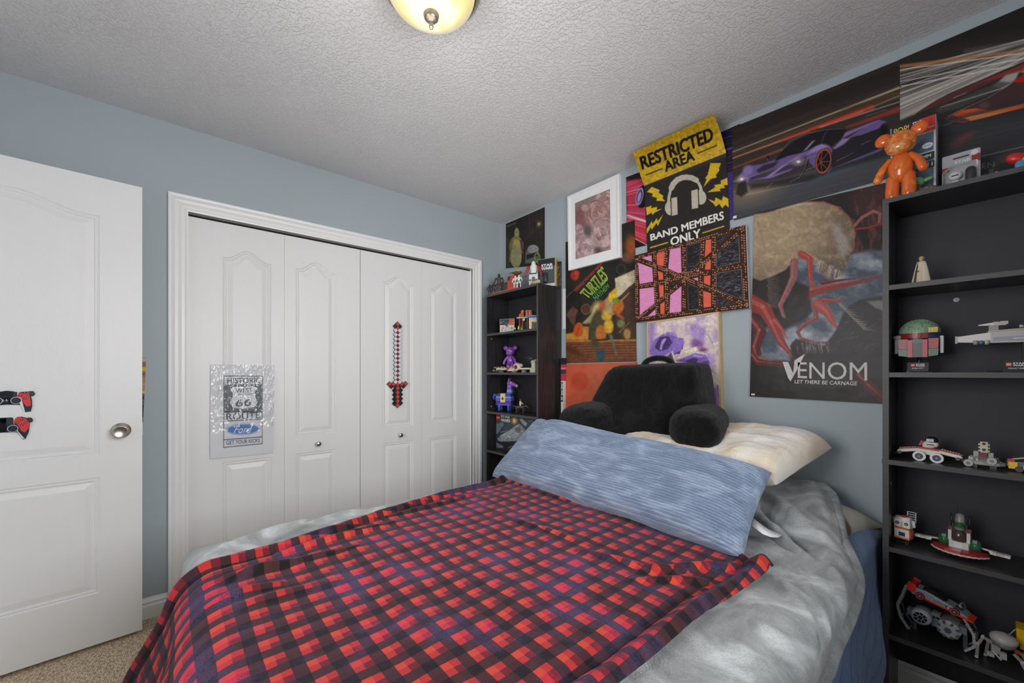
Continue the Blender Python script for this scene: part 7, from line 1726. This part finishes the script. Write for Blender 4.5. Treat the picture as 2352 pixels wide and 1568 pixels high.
# ---- shelf 1
t = thing('booklet', 'folded comic booklet standing at the left of the upper corner shelf', 'booklet', (.262, -.160, zr(1)), math.radians(28))
mb = MB().box(-.060, -.002, 0, .060, .0, .108, P('#d4cec4', .5)); mb.box(-.060, -.004, 0, -.058, 0, .108, P('#d4cec4', .5)); mb.build('cover', t)
mb = MB(); r = random.Random(8); mb.prism([(-.058, .062), (.058, .058), (.058, .106), (-.058, .107)], -.0028, -.0021, P('#2c3a48')); mb.prism([(.006, .060), (.058, .058), (.058, .100), (.020, .104)], -.0034, -.0027, P('#c05a30'))
for k in range(30): x, z = r.uniform(-.052, .040), r.uniform(.006, .090); mb.prism([(x, z), (x + r.uniform(.006, .02), z + r.uniform(-.003, .004)), (x + r.uniform(.002, .016), z + r.uniform(.004, .014))], -.0042, -.0036, P(r.choice(['#b8c4cc', '#c86a34', '#2c2c30', '#8a5a3a', '#e0d8c8', '#4a5a6a'])))
mb.build('print', t)
t = thing('brick_building', 'copper brown brick-built tower house on the upper corner shelf', 'brick model', (.420, -.105, zr(1)), math.radians(25))
CO, CO2, CO3 = P('#b0683c'), P('#7c3c24'), P('#d8d0c0')
mb = MB(); mb.box(-.058, -.030, 0, .058, .030, .008, CO2); 
for x in (-.045, -.020, .020, .045): mb.box(x - .006, -.026, .008, x + .006, -.014, .105, CO2)
mb.box(-.050, -.012, .008, .050, .028, .100, P('#241c1a')); mb.build('lower_storey', t)
mb = MB(); mb.box(-.065, -.034, .100, .065, .032, .107, CO3)
for k in range(12): mb.brick(-.064 + k * .0106, -.034, .107, 1, 1, 1, r.choice([CO, CO2, CO3]))
mb.build('balcony', t)
mb = MB(); mb.prism([(.000, .110), (.058, .110), (.052, .155), (.010, .160)], -.024, .022, CO); mb.prism([(-.058, .110), (-.012, .110), (-.020, .140), (-.050, .136)], -.018, .018, CO); mb.prism([(-.040, .136), (-.022, .136), (-.018, .158), (-.034, .166)], -.010, .010, P('#d07c48'))
for k in range(4): mb.box(.006 + k * .013, -.0255, .114, .014 + k * .013, -.0238, .150, P('#8a4428') if k % 2 else P('#e0a070'))
greeble(mb, -.05, .05, -.015, .015, .152, 10, [CO, CO3, CO2], 2, .01); mb.build('roof_turret', t)
MB().cyl((-.006, -.036, .088), (-.006, -.030, .088), .010, n=20, m=P('#c8c8c4')).build('round_window', t)
t = thing('brick_building', 'cream brick-built house with a blue roof at the right of the upper corner shelf', 'brick model', (.560, -.150, zr(1)), math.radians(25))
mb = MB(); mb.box(-.042, -.026, 0, .042, .026, .006, P('#5a7a9a')); mb.box(-.038, -.020, .006, -.018, .022, .086, P('#e4d8bc')); mb.box(.018, -.020, .006, .038, .022, .086, P('#e4d8bc')); mb.box(-.018, .010, .006, .018, .022, .086, P('#d0c4a8')); mb.box(-.018, -.018, .056, .018, -.012, .086, P('#e4d8bc')); mb.build('walls', t)
mb = MB(); mb.box(-.048, -.030, .086, .048, .028, .096, P('#3c6cb0')); mb.box(-.050, -.032, .096, .050, .030, .102, P('#5a86c4')); mb.build('roof', t)
mb = MB(); mb.box(-.012, .004, .006, .012, .008, .050, P('#3c5a4c')); mb.build('door', t); MB().cbox((.028, -.024, .028), (.010, .006, .028), P('#c86a30')).build('drainpipe', t)
for (x, y, cs, lb) in ((.388, -.192, ('#d8b028', '#1f1f22', '#1f1f22'), 'tiny black and yellow minifigure in front of the copper tower house'), (.428, -.188, ('#e0c028', '#e0c028', '#4a6a8a'), 'tiny all yellow minifigure in front of the copper tower house'), (.470, -.196, ('#3c7a40', '#2c5a34', '#8ab040'), 'tiny green minifigure in front of the copper tower house')):
    t = thing('minifigure', lb, 'minifigure', (x, y, zr(1)), .4, 'tiny minifigures in front of the tower house'); b_, h_, l_ = [P(c) for c in cs]
    MB().prism([(-.008, .014), (.008, .014), (.006, .028), (-.006, .028)], -.004, .004, b_).build('torso', t); mb = MB(); mb.box(-.0075, -.004, 0, -.0005, .004, .0135, l_); mb.box(.0005, -.004, 0, .0075, .004, .0135, l_); mb.build('legs', t); MB().cyl((0, 0, .0285), (0, 0, .038), .005, n=14, m=h_).build('head', t)

# ---- shelf 2: white ship
t = thing('brick_starship', 'long cream and dark red brick-built starship lying in front of the purple bear', 'brick model', (.330, -.165, zr(2)), math.radians(4))
CW, CR_ = P('#dcd4c0'), P('#8a2a24'); mb = MB()
mb.box(-.170, -.012, .022, .215, .010, .034, CW); mb.box(-.120, -.014, .018, .050, .012, .030, P('#c8c0ac')); greeble(mb, -.20, .10, -.014, .006, .034, 46, [CW, P('#b8b09c'), P('#6a6a60'), P('#a89c80')], 4, .012); mb.build('hull', t)
mb = MB(); mb.cyl((.065, -.030, .040), (.065, .004, .040), .024, n=24, m=CW); mb.cyl((.065, -.033, .040), (.065, -.030, .040), .016, n=24, m=CR_); mb.cyl((.065, -.0345, .040), (.065, -.033, .040), .005, n=12, m=P('#3a1a18')); mb.build('round_cockpit', t)
mb = MB(); mb.capsule([(.035, .0, .050), (.090, .0, .052)], [.018, .014], P('#c0baa8'), 16); mb.cbox((.05, 0, .070), (.03, .012, .006), P('#9a9484')); mb.build('dorsal_hump', t)
mb = MB(); mb.box(-.040, -.024, .008, -.020, .016, .040, P('#9c4a34')); mb.box(-.020, -.026, .010, .040, .016, .024, CW); mb.build('red_collar', t)
mb = MB(); greeble(mb, -.215, -.110, -.020, .012, .012, 26, [P('#5c6048'), P('#8a8468'), P('#3c3c38'), CW], 9, .014); mb.box(-.21, -.01, .004, -.10, .006, .014, P('#4a4a42')); mb.build('nose_detail', t)
mb = MB(); mb.box(.195, -.016, .0, .245, .014, .026, CW); mb.box(.205, -.012, .026, .240, .010, .085, CW); mb.box(.198, -.014, .070, .240, .012, .078, P('#c0b8a4')); greeble(mb, .205, .24, -.012, .010, .085, 6, [CW, P('#8a8678')], 6, .01); mb.build('tail_tower', t)
mb = MB(); mb.cyl((.215, -.006, .098), (.150, -.010, .106), .002, n=8, m=P('#4a4a48')); mb.cbox((.195, -.006, .102), (.022, .010, .010), P('#5c5c58')); mb.cyl((.19, -.012, .104), (.182, -.02, .115), .0015, n=6, m=P('#3a3a38')); mb.build('cannon', t)
mb = MB()
for x in (-.12, .02, .12): mb.cbox((x, 0, .009), (.03, .016, .018), P('#8a8474'))
mb.build('landing_skid', t)

# ---- shelf 3: toy llama and small mounted figure
t = thing('toy_llama', 'purple and blue toy llama with a cream saddle blanket on the corner shelf', 'toy animal', (.205, -.135, zr(3)), math.radians(30))
BL1, BL2, PU1, PU2 = P('#2c50b0'), P('#3c70c8'), P('#7a4ab0'), P('#a070c8')
for x, y in ((-.040, -.022), (-.040, .022), (.036, -.022), (.036, .022)): MB().capsule([(x, y, .012), (x, y, .050)], [.011, .013], BL1, 10).build('leg', t)
mb = MB()
bands = [P('#8a50b0'), BL1, P('#3c3c98'), P('#9058b0'), BL2, P('#7aa8dc'), BL1, P('#4a3c98')]
for k in range(8): w_ = .066 - .004 * abs(k - 3.5); mb.box(-w_, -.036, .048 + k * .0115, w_, .036, .0592 + k * .0115, bands[k])
for k in range(8):
    for j in range(11): mb.cyl((-.058 + j * .0116, -.036, .054 + k * .0115), (-.058 + j * .0116, -.0395, .054 + k * .0115), .0042, n=7, m=bands[k], smooth=False)
mb.build('body', t)
mb = MB(); nb = [BL2, P('#6ab0dc'), P('#8a64c0'), PU1, PU2, P('#8a58b8')]
for k in range(6): mb.box(.022 + k * .001, -.022 + k * .0008, .140 + k * .0125, .062 - k * .0012, .022 - k * .0008, .1522 + k * .0125, nb[k])
mb.build('neck', t)
mb = MB(); mb.capsule([(.040, 0, .218), (.066, -.004, .214), (.090, -.008, .204)], [.024, .019, .014], P('#8a5cb8'), 16); mb.cyl((.098, -.010, .200), (.106, -.011, .198), .0115, n=14, m=P('#d8c8d8')); mb.build('head', t)
for sy in (-1, 1): MB().capsule([(.034, sy * .014, .232), (.038, sy * .018, .256)], [.007, .003], P('#a070c8'), 8).build('ear', t); MB().cyl((.056, sy * .017, .222), (.057, sy * .0215, .222), .007, n=14, m=P('#f0f0f0')).build('eye', t)
mb = MB().box(-.024, -.0400, .072, .016, -.0385, .138, P('#e0c490')); mb.box(-.024, -.038, .136, .016, .038, .1415, P('#c8a878')); mb.box(-.010, -.0412, .092, .000, -.0399, .112, P('#4a3a2c')); mb.box(-.016, -.0412, .098, .008, -.0399, .102, P('#4a3a2c')); mb.build('saddle_blanket', t)
MB().capsule([(-.064, 0, .115), (-.088, -.004, .130), (-.094, -.004, .108), (-.088, -.004, .094)], [.011, .013, .012, .008], BL1, 10).build('tail', t)
t = thing('toy_rider', 'small dark brown mount with a white and brown rider beside the toy llama', 'toy', (.392, -.135, zr(3)), math.radians(35))
DB = P('#4a4038'); MB().capsule([(-.030, 0, .042), (.020, 0, .046)], [.014, .012], DB, 12).build('body', t)
for x, y in ((-.034, -.010), (-.026, .012), (.018, -.010), (.026, .012)): MB().capsule([(x, y, .036), (x + .004, y, .020), (x - .002, y, .004)], [.006, .0045, .0045], DB, 8).build('leg', t)
MB().capsule([(.026, 0, .050), (.044, -.002, .054), (.058, -.004, .040)], [.008, .008, .005], DB, 10).build('head', t); MB().capsule([(-.042, 0, .046), (-.058, 0, .058), (-.062, 0, .038)], [.005, .004, .002], DB, 8).build('tail', t)
mb = MB().capsule([(-.004, 0, .060), (-.004, 0, .082)], [.008, .009], P('#d8d4cc'), 12); mb.build('rider_body', t); MB().ell((-.004, 0, .097), (.007, .007, .008), P('#8a4a30'), 12, 8).build('rider_head', t); MB().capsule([(.002, -.008, .080), (.020, -.012, .070)], [.004, .003], P('#d8d4cc'), 8).build('rider_arm', t)
t = thing('toy_figure', 'grey toy peeking out at the right end of the llama shelf', 'toy', (.640, -.185, zr(3)), 0)
MB().capsule([(0, 0, .014), (0, 0, .034)], [.013, .011], P('#8c8c84'), 12).build('body', t); MB().ell((0, -.002, .052), (.009, .009, .010), P('#c0beb6'), 12, 8).build('head', t)

# ---- shelf 4: big set box
t = carton('model_box', 'large dark grey model kit box showing a grey wedge-shaped starship', 'toy box', (.330, -.115, zr(4)), .440, .070, .272, math.radians(0), P('#3c454e', .35))
X_, Y_ = t.location.x, t.location.y - .0356
Zb = crop(1100, 850, .16584)
o4 = pts(Zb, '230 598 785 680 760 1160 230 1100')
yf = t.location.y - .0353
a = Art(lambda t_: (np.array([X_ - .219, yf, zr(4) + .271 * (1 - t_)]), np.array([X_ + .219, yf, zr(4) + .271 * (1 - t_)])), 150, 110, '#47535c')
a.poly(pts(Zb, '230 880 800 820 800 1200 230 1200'), '#33393f', .9, 20); a.poly(pts(Zb, '260 980 600 990 560 1130 300 1110'), '#1c1f22', .7, 12)
a.poly(pts(Zb, '255 945 300 900 420 830 500 770 560 740 620 800 690 880 680 930 580 975 420 985 280 985 262 970'), '#8f9499', 1, 1.5); a.poly(pts(Zb, '300 900 430 830 540 760 610 840 520 930 330 965'), '#abafb2', .9, 2); a.poly(pts(Zb, '490 800 560 780 590 820 560 860 510 850'), '#70757a'); a.poly(pts(Zb, '560 680 590 660 670 740 650 780 600 740'), '#a4a8ac')
for k in range(60): x = random.uniform(300, 640); y = 960 - (x - 260) * .45 + random.uniform(-10, 60); a.line(Zb(x, y), Zb(x + random.uniform(8, 26), y - random.uniform(2, 12)), .9, .5, random.choice(['#5c6166', '#c4c8ca', '#3c4044']), .8, 1)
a.ell(Zb(490, 700), 7, 8, '#c8965c', soft=5); a.ell(Zb(490, 700), 3, 4, '#f0d8a0', soft=3); a.poly(pts(Zb, '240 740 330 720 345 760 310 800 260 880 235 880'), '#8f9aa6', .7, 3); a.poly(pts(Zb, '240 1000 330 1040 340 1080 250 1070'), '#8a9096', .8, 3)
for s in ('690 705 740 700', '300 860 400 830', '405 1075 470 1045'): q = pts(Zb, s); a.line(q[0], q[1], 1.1, .8, '#d0d4d8', .8)
a.mottle(.14, 6, 6, 5); o = a.build('printed_face'); l = t.location; o.data.transform(Matrix.Translation(-l)); o.parent = t
mb = MB()
def bq(s): return [tuple(np.array(on_y(*p, yf - .0006)) - np.array(l)) for p in pts(Zb, s)]
q = bq('240 608 292 608 292 705 240 700'); mb.add(q, [(0, 1, 2, 3)], P('#c02c22')); text_quad(mb, 'LEGO', *[(p[0], p[1] - .0004, p[2]) for p in bq('244 640 288 640 288 670 244 668')], P('#f0e8d8'), bold=.05)
text_quad(mb, 'STAR', *bq('305 618 432 632 432 668 305 655'), P('#ececec'), bold=.08); text_quad(mb, 'WARS', *bq('305 665 432 678 432 722 305 710'), P('#ececec'), bold=.08); mb.build('title_print', t)
# ---- shelf 5: a twiggy plant toy
t = thing('toy_plant', 'thin green twiggy toy plant on the dark lower corner shelf', 'toy plant', (.150, -.150, zr(5)), 0)
GT = P('#5c7050'); mb = MB(); mb.cyl((0, 0, 0), (0, 0, .06), .012, .008, n=14, m=P('#3a342c'))
mb.build('base', t)
for dx, dz in ((-.006, .17), (.010, .19), (.020, .14)):
    mb = MB().tube([(0, 0, .05), (dx * .6, 0, .05 + dz * .3), (dx, 0, .05 + dz * .55)], [.0028, .002, .001], GT, 6)
    for k in range(4): z = .07 + dz * .12 * k; mb.ell((dx * .5 + .005 * (-1) ** k, 0, z), (.006, .001, .003), GT, 8, 5)
    mb.build('twig', t)
